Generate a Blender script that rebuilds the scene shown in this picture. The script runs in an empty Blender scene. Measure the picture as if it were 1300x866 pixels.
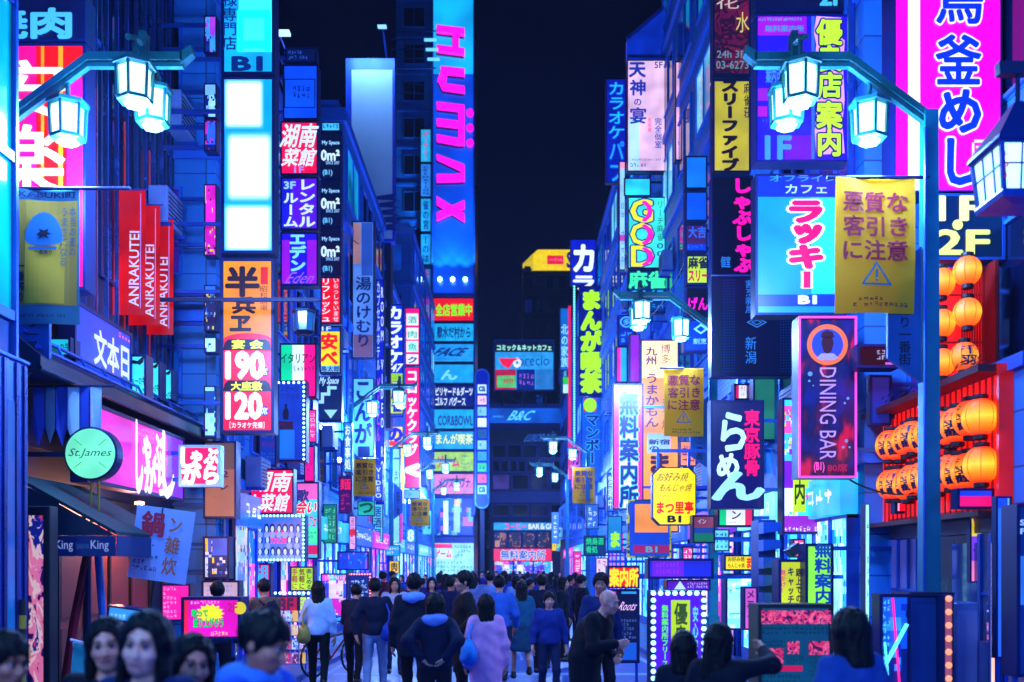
import bpy, math, random
import numpy as np
from mathutils import Vector
R = math.radians
S = bpy.context.scene
COL = S.collection
# ------------------------------------------------------------------ camera, world, exposure
HC, VX, VY, F = 1.9, 645.0, 722.0, 1300.0          # camera height, vanishing point and focal length in photo pixels
cd = bpy.data.cameras.new('camera'); cam = bpy.data.objects.new('camera', cd); COL.objects.link(cam)
cam.location = (0, 0, HC); cam.rotation_euler = (R(90), 0, 0)
cd.sensor_width = 36; cd.lens = 36; cd.shift_x = (650 - VX) / 1300; cd.shift_y = (VY - 433) / 1300
cd.clip_start = .1; cd.clip_end = 2000
cd.dof.use_dof = True; cd.dof.focus_distance = 17; cd.dof.aperture_fstop = 1.3
S.camera = cam
W = bpy.data.worlds.new('World'); S.world = W; W.use_nodes = True
bgn = W.node_tree.nodes['Background']; bgn.inputs[0].default_value = (.06, .04, 1, 1); bgn.inputs[1].default_value = .005
S.view_settings.view_transform = 'Standard'; S.view_settings.look = 'None'
S.view_settings.exposure = .1; S.view_settings.gamma = 1
S.cycles.use_denoising = True; S.cycles.max_bounces = 6; S.cycles.diffuse_bounces = 3; S.cycles.glossy_bounces = 3
S.cycles.transmission_bounces = 4; S.cycles.sample_clamp_indirect = 3; S.cycles.use_light_tree = True
S.cycles.caustics_reflective = False; S.cycles.caustics_refractive = False

def X(px, y): return (px - VX) / F * y
def Z(py, y): return HC + (VY - py) / F * y
# ------------------------------------------------------------------ colours and materials
def lin(h):
    h = h.lstrip('#'); o = []
    for i in (0, 2, 4):
        c = int(h[i:i+2], 16) / 255
        o.append(c / 12.92 if c <= .04045 else ((c + .055) / 1.055) ** 2.4)
    return (*o, 1)
MC = {}
def _new(key):
    m = bpy.data.materials.new(key); m.use_nodes = True
    return m, m.node_tree.nodes, m.node_tree.links, m.node_tree.nodes['Principled BSDF']
def mat(h, rough=.5, metal=0, bump=0, vary=.25, scale=3.0, name='paint', spec=.5):
    """a plain coloured surface with uneven tone, roughness and a little bump"""
    k = ('mat', h, rough, metal, bump, vary, scale)
    if k in MC: return MC[k]
    m, n, l, b = _new(name)
    tc = n.new('ShaderNodeTexCoord'); nz = n.new('ShaderNodeTexNoise'); nz.inputs['Scale'].default_value = scale; nz.inputs['Detail'].default_value = 6
    l.new(tc.outputs['Object'], nz.inputs['Vector'])
    mx = n.new('ShaderNodeMix'); mx.data_type = 'RGBA'
    c = lin(h)
    mx.inputs['A'].default_value = tuple(v * (1 - vary) for v in c[:3]) + (1,)
    mx.inputs['B'].default_value = tuple(min(1, v * (1 + vary)) for v in c[:3]) + (1,)
    l.new(nz.outputs['Fac'], mx.inputs['Factor']); l.new(mx.outputs['Result'], b.inputs['Base Color'])
    mr = n.new('ShaderNodeMapRange'); mr.inputs['To Min'].default_value = max(.03, rough - .12); mr.inputs['To Max'].default_value = min(1, rough + .12)
    l.new(nz.outputs['Fac'], mr.inputs['Value']); l.new(mr.outputs['Result'], b.inputs['Roughness'])
    b.inputs['Metallic'].default_value = metal; b.inputs['Specular IOR Level'].default_value = spec
    if bump:
        bp = n.new('ShaderNodeBump'); bp.inputs['Strength'].default_value = bump; bp.inputs['Distance'].default_value = .02
        l.new(nz.outputs['Fac'], bp.inputs['Height']); l.new(bp.outputs['Normal'], b.inputs['Normal'])
    MC[k] = m; return m
def glow(h, s=1.0, uneven=.3, light=True, scale=1.6):
    """a lit acrylic sheet: tubes behind it, so its output is a little uneven"""
    k = ('glow', h, s, uneven, light, scale)
    if k in MC: return MC[k]
    m, n, l, b = _new('lit_acrylic')
    c = lin(h)
    b.inputs['Base Color'].default_value = tuple(v * .35 for v in c[:3]) + (1,)
    b.inputs['Roughness'].default_value = .28
    b.inputs['Emission Color'].default_value = c
    if uneven:
        tc = n.new('ShaderNodeTexCoord'); nz = n.new('ShaderNodeTexNoise'); nz.inputs['Scale'].default_value = scale; nz.inputs['Detail'].default_value = 1.5
        l.new(tc.outputs['Object'], nz.inputs['Vector'])
        mr = n.new('ShaderNodeMapRange'); mr.inputs['From Min'].default_value = .3; mr.inputs['From Max'].default_value = .7
        mr.inputs['To Min'].default_value = s * (1 - uneven); mr.inputs['To Max'].default_value = s * (1 + uneven * .6)
        l.new(nz.outputs['Fac'], mr.inputs['Value']); l.new(mr.outputs['Result'], b.inputs['Emission Strength'])
    else: b.inputs['Emission Strength'].default_value = s
    if not light: m.cycles.emission_sampling = 'NONE'
    MC[k] = m; return m
def tubes(h_edge, h_mid, s0, s1):
    """a lightbox sheet that is brightest over the tubes in its middle"""
    k = ('tubes', h_edge, h_mid, s0, s1)
    if k in MC: return MC[k]
    m, n, l, b = _new('lit_acrylic'); tc = n.new('ShaderNodeTexCoord'); sp = n.new('ShaderNodeSeparateXYZ'); l.new(tc.outputs['Generated'], sp.inputs[0])
    nz = n.new('ShaderNodeTexNoise'); nz.inputs['Scale'].default_value = 2.5; l.new(tc.outputs['Object'], nz.inputs['Vector'])
    fs = []
    for ax in ('X', 'Z'):
        a = n.new('ShaderNodeMath'); a.operation = 'SUBTRACT'; a.inputs[1].default_value = .5; l.new(sp.outputs[ax], a.inputs[0])
        c = n.new('ShaderNodeMath'); c.operation = 'ABSOLUTE'; l.new(a.outputs[0], c.inputs[0])
        d = n.new('ShaderNodeMapRange'); d.interpolation_type = 'SMOOTHSTEP'; d.inputs['From Min'].default_value = .5; d.inputs['From Max'].default_value = .34; l.new(c.outputs[0], d.inputs['Value']); fs.append(d)
    mu = n.new('ShaderNodeMath'); mu.operation = 'MULTIPLY'; l.new(fs[0].outputs[0], mu.inputs[0]); l.new(fs[1].outputs[0], mu.inputs[1])
    mx = n.new('ShaderNodeMix'); mx.data_type = 'RGBA'; mx.inputs['A'].default_value = lin(h_edge); mx.inputs['B'].default_value = lin(h_mid); l.new(mu.outputs[0], mx.inputs['Factor']); l.new(mx.outputs['Result'], b.inputs['Emission Color'])
    mr = n.new('ShaderNodeMapRange'); mr.inputs['To Min'].default_value = s0; mr.inputs['To Max'].default_value = s1; l.new(mu.outputs[0], mr.inputs['Value']); l.new(mr.outputs[0], b.inputs['Emission Strength'])
    b.inputs['Base Color'].default_value = lin(h_edge); b.inputs['Roughness'].default_value = .3; MC[k] = m; return m
def ink(h, s=1.0): return glow(h, s, 0, False)
def poster(cols, s=.9, scale=9, seed=0, light=True, stretch=(1, 1, 1), organic=False):
    """a lit printed sheet: blocks of picture and rows of tiny print, or blotchy food pictures when organic"""
    k = ('poster', tuple(cols), s, scale, seed, organic)
    if k in MC: return MC[k]
    m, n, l, b = _new('lit_print')
    tc = n.new('ShaderNodeTexCoord'); mp = n.new('ShaderNodeMapping'); mp.inputs['Location'].default_value = (seed * 1.73 + .01, .013, seed * 2.31 + .02)
    mp.inputs['Scale'].default_value = stretch; l.new(tc.outputs['Object'], mp.inputs['Vector'])
    def ramp(fac, cs):
        cr = n.new('ShaderNodeValToRGB'); cr.color_ramp.interpolation = 'CONSTANT'; e = cr.color_ramp.elements
        while len(e) < len(cs): e.new(.5)
        for i, c in enumerate(cs): e[i].position = i / len(cs); e[i].color = lin(c)
        l.new(fac, cr.inputs['Fac']); return cr.outputs['Color']
    def cells(sx, sz):
        sn = n.new('ShaderNodeVectorMath'); sn.operation = 'SNAP'; sn.inputs[1].default_value = (sx, 10, sz); l.new(mp.outputs['Vector'], sn.inputs[0])
        wn = n.new('ShaderNodeTexWhiteNoise'); wn.noise_dimensions = '3D'; l.new(sn.outputs[0], wn.inputs['Vector']); return wn.outputs['Value']
    if organic:
        nz = n.new('ShaderNodeTexNoise'); nz.inputs['Scale'].default_value = scale; nz.inputs['Detail'].default_value = 5; nz.inputs['Distortion'].default_value = 1.2; l.new(mp.outputs['Vector'], nz.inputs['Vector'])
        mr = n.new('ShaderNodeMapRange'); mr.inputs['From Min'].default_value = .3; mr.inputs['From Max'].default_value = .7; l.new(nz.outputs['Fac'], mr.inputs['Value']); col = ramp(mr.outputs[0], cols)
    else:
        g = 1.6 / scale; col = ramp(cells(g, g*1.25), cols); fine = ramp(cells(g*.16, g*.13), cols[::-1]); row = cells(g*.7, g*.26); dot = cells(g*.05, g*.26)
        a = n.new('ShaderNodeMath'); a.operation = 'GREATER_THAN'; a.inputs[1].default_value = .55; l.new(row, a.inputs[0])
        c2 = n.new('ShaderNodeMath'); c2.operation = 'GREATER_THAN'; c2.inputs[1].default_value = .45; l.new(cells(g*.13, g*.26), c2.inputs[0])
        mu = n.new('ShaderNodeMath'); mu.operation = 'MULTIPLY'; l.new(a.outputs[0], mu.inputs[0]); l.new(c2.outputs[0], mu.inputs[1])
        mx = n.new('ShaderNodeMix'); mx.data_type = 'RGBA'; l.new(mu.outputs[0], mx.inputs['Factor']); l.new(col, mx.inputs['A']); l.new(fine, mx.inputs['B']); col = mx.outputs['Result']
        nz = n.new('ShaderNodeTexNoise'); nz.inputs['Scale'].default_value = scale*.5; l.new(mp.outputs['Vector'], nz.inputs['Vector'])
        mr = n.new('ShaderNodeMapRange'); mr.inputs['From Min'].default_value = .3; mr.inputs['From Max'].default_value = .7; mr.inputs['To Min'].default_value = s*.5; mr.inputs['To Max'].default_value = s*1.3
        l.new(nz.outputs['Fac'], mr.inputs['Value']); l.new(mr.outputs[0], b.inputs['Emission Strength'])
    l.new(col, b.inputs['Emission Color']); l.new(col, b.inputs['Base Color'])
    if organic: b.inputs['Emission Strength'].default_value = s
    b.inputs['Roughness'].default_value = .35
    if not light: m.cycles.emission_sampling = 'NONE'
    MC[k] = m; return m
def glass(h, rough=.08, em=0.0, emh=None):
    k = ('glass', h, rough, em, emh)
    if k in MC: return MC[k]
    m, n, l, b = _new('window_glass')
    tc = n.new('ShaderNodeTexCoord'); nz = n.new('ShaderNodeTexNoise'); nz.inputs['Scale'].default_value = .7; nz.inputs['Detail'].default_value = 3
    l.new(tc.outputs['Object'], nz.inputs['Vector'])
    b.inputs['Base Color'].default_value = lin(h); b.inputs['Roughness'].default_value = rough
    b.inputs['Specular IOR Level'].default_value = .9
    bp = n.new('ShaderNodeBump'); bp.inputs['Strength'].default_value = .12; bp.inputs['Distance'].default_value = .05
    l.new(nz.outputs['Fac'], bp.inputs['Height']); l.new(bp.outputs['Normal'], b.inputs['Normal'])
    if em:
        b.inputs['Emission Color'].default_value = lin(emh or h)
        mr = n.new('ShaderNodeMapRange'); mr.inputs['From Min'].default_value = .35; mr.inputs['From Max'].default_value = .65
        mr.inputs['To Min'].default_value = em * .3; mr.inputs['To Max'].default_value = em * 1.2
        l.new(nz.outputs['Fac'], mr.inputs['Value']); l.new(mr.outputs['Result'], b.inputs['Emission Strength'])
    MC[k] = m; return m
DARK = mat('#10204a', .45, .3, name='dark_metal'); STEEL = mat('#2a5cc0', .35, .7, name='blue_steel')
FRAME = mat('#0c1c58', .4, .4, name='sign_frame'); BLACK = mat('#05060c', .5, 0, name='black_paint')
# ------------------------------------------------------------------ mesh helpers
class MB:
    def __init__(s): s.v = []; s.f = []; s.sm = False
    def add(s, vs, fs):
        k = len(s.v); s.v += [tuple(p) for p in vs]; s.f += [tuple(k + i for i in f) for f in fs]; return s
    def box(s, x0, x1, y0, y1, z0, z1, b=0):
        if b <= 0:
            return s.add([(x, y, z) for x in (x0, x1) for y in (y0, y1) for z in (z0, z1)],
                         [(0, 1, 3, 2), (4, 6, 7, 5), (0, 4, 5, 1), (2, 3, 7, 6), (0, 2, 6, 4), (1, 5, 7, 3)])
        X_, Y_, Z_ = (x0, x1), (y0, y1), (z0, z1); vs = []; idx = {}
        for i in (0, 1):
            for j in (0, 1):
                for k in (0, 1):
                    sx, sy, sz = (1 - 2*i) * b, (1 - 2*j) * b, (1 - 2*k) * b
                    for a, p in enumerate(((X_[i], Y_[j]+sy, Z_[k]+sz), (X_[i]+sx, Y_[j], Z_[k]+sz), (X_[i]+sx, Y_[j]+sy, Z_[k]))):
                        idx[i, j, k, a] = len(vs); vs.append(p)
        fs = []
        for i in (0, 1):
            q = [idx[i,0,0,0], idx[i,1,0,0], idx[i,1,1,0], idx[i,0,1,0]]; fs.append(q if i else q[::-1])
            q = [idx[0,i,0,1], idx[1,i,0,1], idx[1,i,1,1], idx[0,i,1,1]]; fs.append(q[::-1] if i else q)
            q = [idx[0,0,i,2], idx[1,0,i,2], idx[1,1,i,2], idx[0,1,i,2]]; fs.append(q if i else q[::-1])
        for j in (0, 1):
            for k in (0, 1):
                fs.append([idx[0,j,k,1], idx[1,j,k,1], idx[1,j,k,2], idx[0,j,k,2]])
                fs.append([idx[j,0,k,0], idx[j,1,k,0], idx[j,1,k,2], idx[j,0,k,2]])
                fs.append([idx[j,k,0,0], idx[j,k,1,0], idx[j,k,1,1], idx[j,k,0,1]])
        for i in (0, 1):
            for j in (0, 1):
                for k in (0, 1): fs.append([idx[i,j,k,0], idx[i,j,k,1], idx[i,j,k,2]])
        return s.add(vs, fs)
    def tube(s, pts, r, n=8, r1=None, cap=True):
        pts = [Vector(p) for p in pts]; m = len(pts); rings = []
        for i, p in enumerate(pts):
            d = (pts[min(i+1, m-1)] - pts[max(i-1, 0)]).normalized()
            u = d.cross(Vector((0, 0, 1)) if abs(d.z) < .9 else Vector((1, 0, 0))).normalized(); w = d.cross(u)
            rr = r if r1 is None else r + (r1 - r) * i / max(1, m - 1)
            rings.append([p + (u * math.cos(2*math.pi*(k+.5)/n) + w * math.sin(2*math.pi*(k+.5)/n)) * rr for k in range(n)])
        fs = [(i*n+k, i*n+(k+1) % n, (i+1)*n+(k+1) % n, (i+1)*n+k) for i in range(m-1) for k in range(n)]
        if cap: fs += [tuple(range(n))[::-1], tuple((m-1)*n+k for k in range(n))]
        return s.add([p for q in rings for p in q], fs)
    def lathe(s, prof, n=16, cx=0, cy=0, cz=0, ph=0, sx=1, sy=1):
        m = len(prof)
        vs = [(cx + r*sx*math.cos(2*math.pi*(k+ph)/n), cy + r*sy*math.sin(2*math.pi*(k+ph)/n), cz + z) for r, z in prof for k in range(n)]
        fs = [(i*n+k, i*n+(k+1) % n, (i+1)*n+(k+1) % n, (i+1)*n+k) for i in range(m-1) for k in range(n)]
        return s.add(vs, fs + [tuple(range(n))[::-1], tuple((m-1)*n+k for k in range(n))])
    def prism(s, poly, y0, y1):       # poly in local x,z, thickness along y
        n = len(poly)
        vs = [(x, y0, z) for x, z in poly] + [(x, y1, z) for x, z in poly]
        return s.add(vs, [tuple(range(n)), tuple(range(2*n-1, n-1, -1))] + [(i, n+i, n+(i+1) % n, (i+1) % n) for i in range(n)])
    def quad(s, x0, x1, z0, z1, y): return s.add([(x0, y, z0), (x1, y, z0), (x1, y, z1), (x0, y, z1)], [(0, 1, 2, 3)])
    def build(s, name, m, parent=None, loc=None, smooth=False):
        me = bpy.data.meshes.new(name); me.from_pydata(s.v, [], s.f); me.update()
        if m is not None: me.materials.append(m)
        if smooth: me.polygons.foreach_set('use_smooth', [True] * len(me.polygons))
        o = bpy.data.objects.new(name, me); COL.objects.link(o)
        if parent is not None: o.parent = parent
        if loc is not None: o.location = loc
        return o
def fixn(o):
    import bmesh
    b = bmesh.new(); b.from_mesh(o.data); bmesh.ops.recalc_face_normals(b, faces=b.faces); b.to_mesh(o.data); b.free(); return o
def tag(o, label, cat=None, group=None, kind=None):
    o['label'] = label
    if cat: o['category'] = cat
    if group: o['group'] = group
    if kind: o['kind'] = kind
    return o
def empty(name, loc=(0, 0, 0), rz=0):
    o = bpy.data.objects.new(name, None); COL.objects.link(o); o.location = loc; o.rotation_euler = (0, 0, rz); o.empty_display_size = .2; return o
KIDS = None
def copy_tree(o, parent=None):
    c = o.copy(); COL.objects.link(c); c.parent = parent
    for ch in list(o.children): copy_tree(ch, c)
    return c
# ------------------------------------------------------------------ lettering
FONT = {}

def run(s, bold=0.0):
    """flat outline of a line of text as (verts Nx2, faces), from Blender's own font"""
    k = (s, round(bold, 3))
    if k in FONT: return FONT[k]
    c = bpy.data.curves.new('t', 'FONT'); c.body = s; c.offset = bold; c.resolution_u = 2
    o = bpy.data.objects.new('t', c); 
    me = bpy.data.meshes.new_from_object(o)
    v = np.array([(p.co.x, p.co.y) for p in me.vertices]).reshape(-1, 2); f = [tuple(p.vertices) for p in me.polygons]
    bpy.data.objects.remove(o); bpy.data.curves.remove(c); bpy.data.meshes.remove(me)
    FONT[k] = (v, f); return FONT[k]
def layout(s, bold, vert, adv=1.0):
    """all characters of s, laid out in em units; vert stacks them and lines ('|') run right to left; else lines run down"""
    vs, fs, k = [], [], 0
    for li, line in enumerate(s.split('|')):
        if vert:
            for ci, ch in enumerate(line):
                if ch in ' \u3000': continue
                v, f = run(ch, bold); v = v.copy()
                if ch in 'ー―—-()[]（）［］〜~':
                    v = np.stack([v[:, 1] - .38 + .5, .38 - (v[:, 0] - .5)], 1)
                elif ord(ch) < 128: v[:, 0] += .5 - (v[:, 0].min() + v[:, 0].max()) / 2
                v[:, 1] -= ci * adv; v[:, 0] -= li * 1.08
                vs.append(v); fs += [tuple(i + k for i in q) for q in f]; k += len(v)
        else:
            v, f = run(line, bold); v = v.copy(); v[:, 1] -= li * 1.12
            vs.append(v); fs += [tuple(i + k for i in q) for q in f]; k += len(v)
    return np.concatenate(vs), fs
def letters(parent, s, rect, col, y, bold=.02, vert=False, outline=None, shear=0, rot=0, s_em=1.0, name='lettering', mtl=None, depth=0, adv=1.0):
    """text fitted to rect = (x0,z0,x1,z1) in the parent's local metres, in the plane y; weight comes from overlapping shifted copies"""
    v0, f0 = layout(s, 0, vert, adv)
    lo, hi = v0.min(0), v0.max(0)
    w, h = rect[2] - rect[0], rect[3] - rect[1]
    def put(rings, yy, m, nm):
        mb = MB(); k = 0
        for rad, n in rings:
            for i in range(n):
                an = 2*math.pi*(i+.5)/n; q = v0 + np.array((math.cos(an), math.sin(an)))*rad
                q = (q - lo) / np.maximum(hi - lo, 1e-6) - .5
                q[:, 0] += shear * q[:, 1]
                x = (rect[0] + rect[2]) / 2 + q[:, 0] * w; z = (rect[1] + rect[3]) / 2 + q[:, 1] * h
                mb.add([(float(a), yy - k*.00012, float(b)) for a, b in zip(x, z)], f0); k += 1
        return mb.build(nm, m, parent)
    bold = max(bold, 0)*.8
    if outline:
        r = bold + outline[1]*.9; put([(r, 12), (r*.6, 8)], y + .004, ink(outline[0], s_em), 'letter_outline')
    return put([(0, 1)] + ([(bold, 8)] if bold > .012 else []) + ([(bold*.5, 6)] if bold > .06 else []), y, mtl or ink(col, s_em), name)
def scribble(parent, rect, rows, cols, col, y, seed=0, s_em=.9, vert=False, fill=.8, name='small_print', mtl=None):
    """print too small to read: little clusters of strokes in rows"""
    rn = random.Random(seed); mb = MB(); x0, z0, x1, z1 = rect; cw, ch = (x1-x0)/cols, (z1-z0)/rows
    for i in range(rows):
        n = cols if rn.random() < .6 else max(1, int(cols * rn.uniform(.5, 1)))
        for j in range(cols):
            if (j >= n and not vert) or rn.random() > fill + .15: continue
            a, b = x0 + j*cw + cw*.12, z1 - (i+1)*ch + ch*.14; w, h = cw*.76, ch*.72; t = min(w, h) * .17
            for k in range(rn.choice((2, 2, 3))):
                zz = b + h * rn.random(); xa = a + w * rn.uniform(0, .25); mb.quad(xa, a + w * rn.uniform(.7, 1), zz, zz + t, y)
            for k in range(rn.choice((1, 2, 2))):
                xx = a + w * rn.random() * .9; mb.quad(xx, xx + t, b + h * rn.uniform(0, .3), b + h * rn.uniform(.7, 1), y + .0006)
    if mb.v: return mb.build(name, mtl or ink(col, s_em), parent)
# ------------------------------------------------------------------ signs
class T:
    def __init__(s, text, r, col='#ffffff', **k): s.text, s.r, s.col, s.k = text, r, col, k
class G:
    def __init__(s, r, rows, cols, col, **k): s.r, s.rows, s.cols, s.col, s.k = r, rows, cols, col, k
def FL(y):                               # street face of the left and right building lines
    for a, b in ((10.4, -5.0), (18.4, -6.0), (27, -5.25), (44, -5.3), (75, -5.4)):
        if y < a: return b
    return -2.4
def FR(y):
    for a, b in ((14.8, 6.15), (22, 5.15), (34, 5.1), (56, 4.9)):
        if y < a: return b
    return 4.5
SEED = [1]
def sign(name, label, px, y, face, texts=(), panels=(), depth=.28, cat='sign', group=None, s=1.0, frame=FRAME, border=.035, uneven=.3,
         back=True, bracket=True, yaw=0, tilt=0, side=None, facemat=None, art=None):
    """a sign that stands across the street line; px = its face in photo pixels, y = metres down the street"""
    k = y / F
    cx, cz = X((px[0]+px[2])/2, y), Z((px[1]+px[3])/2, y); w, h = (px[2]-px[0])*k, (px[3]-px[1])*k
    root = empty(name, (cx, y, cz), yaw); root.rotation_euler[1] = tilt
    tag(root, label, cat, group)
    conv = lambda r: ((r[0]-(px[0]+px[2])/2)*k, ((px[1]+px[3])/2-r[3])*k, (r[2]-(px[0]+px[2])/2)*k, ((px[1]+px[3])/2-r[1])*k)
    fill_sign(root, w, h, depth, face, texts, panels, conv, s, frame, border, uneven, back, facemat)
    bot = cz - h/2; sd = side or ('l' if cx < 0 else 'r'); fx = FL(y) if sd == 'l' else FR(y)
    e = -w/2 if sd == 'l' else w/2; gap = (fx - cx) - e
    if not bracket and .06 < bot < 1.5 and y < 60:
        MB().box(-w/2+.02, -w/2+.06, depth*.3, depth*.3+.04, -h/2-bot, -h/2).box(w/2-.06, w/2-.02, depth*.3, depth*.3+.04, -h/2-bot, -h/2).build('leg', STEEL, root)
    elif abs(gap) > .06 and abs(gap) < 3.4 and (gap < 0) == (sd == 'l') and y < 60 and bot > 1.2:
        for zz in ((h*.32, -h*.32) if h > .5 else (0,)):
            a, b = sorted((e, e + gap)); MB().box(a, b, depth*.35, depth*.35+.05, zz-.03, zz+.03).build('bracket', STEEL, root)
    if art: art(root, conv, k)
    return root
def fill_sign(root, w, h, depth, face, texts, panels, conv, s, frame, border, uneven, back, facemat=None):
    b = min(border, w*.12, h*.12); SEED[0] += 1
    hb = MB()
    for a in ((-w/2, w/2, -h/2, -h/2+b), (-w/2, w/2, h/2-b, h/2), (-w/2, -w/2+b, -h/2+b, h/2-b), (w/2-b, w/2, -h/2+b, h/2-b)):
        hb.box(a[0], a[1], -.012, depth+.012, a[2], a[3])
    hb.box(-w/2+b, w/2-b, .012, depth-.012, -h/2+b, h/2-b)
    hb.build('housing', frame, root)
    fm = facemat or glow(face, s, uneven)
    MB().quad(-w/2+b, w/2-b, -h/2+b, h/2-b, .004).build('face', fm, root)
    if back: 
        MB().add([(w/2-b, depth-.004, -h/2+b), (-w/2+b, depth-.004, -h/2+b), (-w/2+b, depth-.004, h/2-b), (w/2-b, depth-.004, h/2-b)], [(0, 1, 2, 3)]).build('face', fm, root)
    for i, p in enumerate(panels):
        r = conv(p[0]); m = p[1] if not isinstance(p[1], str) else glow(p[1], p[2] if len(p) > 2 else 1, .25)
        MB().quad(r[0], r[2], r[1], r[3], .001 - .0012*i).build('panel', m, root)
    for i, t in enumerate(texts):
        r = conv(t.r)
        if isinstance(t, T): letters(root, t.text, r, t.col, -.017 - .0008*i, **t.k)
        else: scribble(root, r, t.rows, t.cols, t.col, -.017 - .0008*i, seed=SEED[0]*7+i, **t.k)
def wall_sign(name, label, side, y0, y1, z0, z1, face, texts=(), panels=(), depth=.2, cat='sign', group=None, s=1.0, x=None, frame=FRAME, border=.05, uneven=.3, facemat=None):
    """a sign flat on a side wall; text rectangles are fractions of it (x from the left as one faces it, y from the top)"""
    w, h = y1-y0, z1-z0; xx = (FL(y0+.1) if side == 'l' else FR(y0+.1)) if x is None else x
    sg = 1 if side == 'l' else -1
    root = empty(name, (xx + sg*depth, (y0+y1)/2, (z0+z1)/2), R(90)*sg); tag(root, label, cat, group)
    conv = lambda r: ((r[0]-.5)*w, (.5-r[3])*h, (r[2]-.5)*w, (.5-r[1])*h)
    fill_sign(root, w, h, depth, face, texts, panels, conv, s, frame, border, uneven, False, facemat)
    return root
def bulbs(root, pts, r=.03, col='#d8f4ff', s=3.0, name='bulb'):
    first = None
    for x, z in pts:
        if first is None: first = MB().lathe([(r*.5, -r*.9), (r, -r*.3), (r, r*.3), (r*.5, r*.9)], 6).build(name, glow(col, s, 0, False), root, (x, -.03, z), smooth=True)
        else:
            c = first.copy(); COL.objects.link(c); c.location = (x, -.03, z)
def edge(x0, z0, x1, z1, n): return [(x0+(x1-x0)*i/(n-1), z0+(z1-z0)*i/(n-1)) for i in range(n)]
# ------------------------------------------------------------------ the setting
def ground_mat(h, rough, name, sc=(1, 1, 1), brick=None):
    m, n, l, b = _new(name)
    tc = n.new('ShaderNodeTexCoord'); nz = n.new('ShaderNodeTexNoise'); nz.inputs['Scale'].default_value = .6; nz.inputs['Detail'].default_value = 8
    l.new(tc.outputs['Object'], nz.inputs['Vector'])
    n2 = n.new('ShaderNodeTexNoise'); n2.inputs['Scale'].default_value = 60; n2.inputs['Detail'].default_value = 3; l.new(tc.outputs['Object'], n2.inputs['Vector'])
    c = lin(h); mx = n.new('ShaderNodeMix'); mx.data_type = 'RGBA'
    mx.inputs['A'].default_value = tuple(v*.6 for v in c[:3]) + (1,); mx.inputs['B'].default_value = tuple(v*1.4 for v in c[:3]) + (1,)
    l.new(nz.outputs['Fac'], mx.inputs['Factor']); col = mx.outputs['Result']
    if brick:
        bt = n.new('ShaderNodeTexBrick'); bt.inputs['Scale'].default_value = brick; bt.inputs['Mortar Size'].default_value = .012
        bt.inputs['Color1'].default_value = (1, 1, 1, 1); bt.inputs['Color2'].default_value = (.75, .75, .75, 1); bt.inputs['Mortar'].default_value = (.3, .3, .3, 1)
        l.new(tc.outputs['Object'], bt.inputs['Vector'])
        m2 = n.new('ShaderNodeMix'); m2.data_type = 'RGBA'; m2.blend_type = 'MULTIPLY'; m2.inputs['Factor'].default_value = 1
        l.new(col, m2.inputs['A']); l.new(bt.outputs['Color'], m2.inputs['B']); col = m2.outputs['Result']
    l.new(col, b.inputs['Base Color'])
    mr = n.new('ShaderNodeMapRange'); mr.inputs['To Min'].default_value = rough - .18; mr.inputs['To Max'].default_value = rough + .18
    l.new(nz.outputs['Fac'], mr.inputs['Value']); l.new(mr.outputs['Result'], b.inputs['Roughness'])
    bp = n.new('ShaderNodeBump'); bp.inputs['Strength'].default_value = .25; bp.inputs['Distance'].default_value = .01
    l.new(n2.outputs['Fac'], bp.inputs['Height']); l.new(bp.outputs['Normal'], b.inputs['Normal'])
    return m
def ground(name, x0, x1, y0, y1, z, m):
    o = MB().add([(x0, y0, z), (x1, y0, z), (x1, y1, z), (x0, y1, z)], [(0, 1, 2, 3)]).build(name, m); o['kind'] = 'structure'; return o
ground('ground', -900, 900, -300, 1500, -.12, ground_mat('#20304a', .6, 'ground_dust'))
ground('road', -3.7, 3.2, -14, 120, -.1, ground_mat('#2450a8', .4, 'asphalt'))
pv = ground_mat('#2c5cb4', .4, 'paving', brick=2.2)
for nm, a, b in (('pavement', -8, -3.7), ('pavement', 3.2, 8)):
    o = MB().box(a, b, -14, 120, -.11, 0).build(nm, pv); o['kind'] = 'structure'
wl = mat('#80a8e0', .6, name='road_paint')
for x0, x1, y0, y1 in ((-3.5, -3.38, -14, 88), (2.9, 3.02, -14, 88), (-3.3, 2.8, 19.2, 19.55)):
    o = ground('road_marking', x0, x1, y0, y1, -.096, wl)

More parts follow.
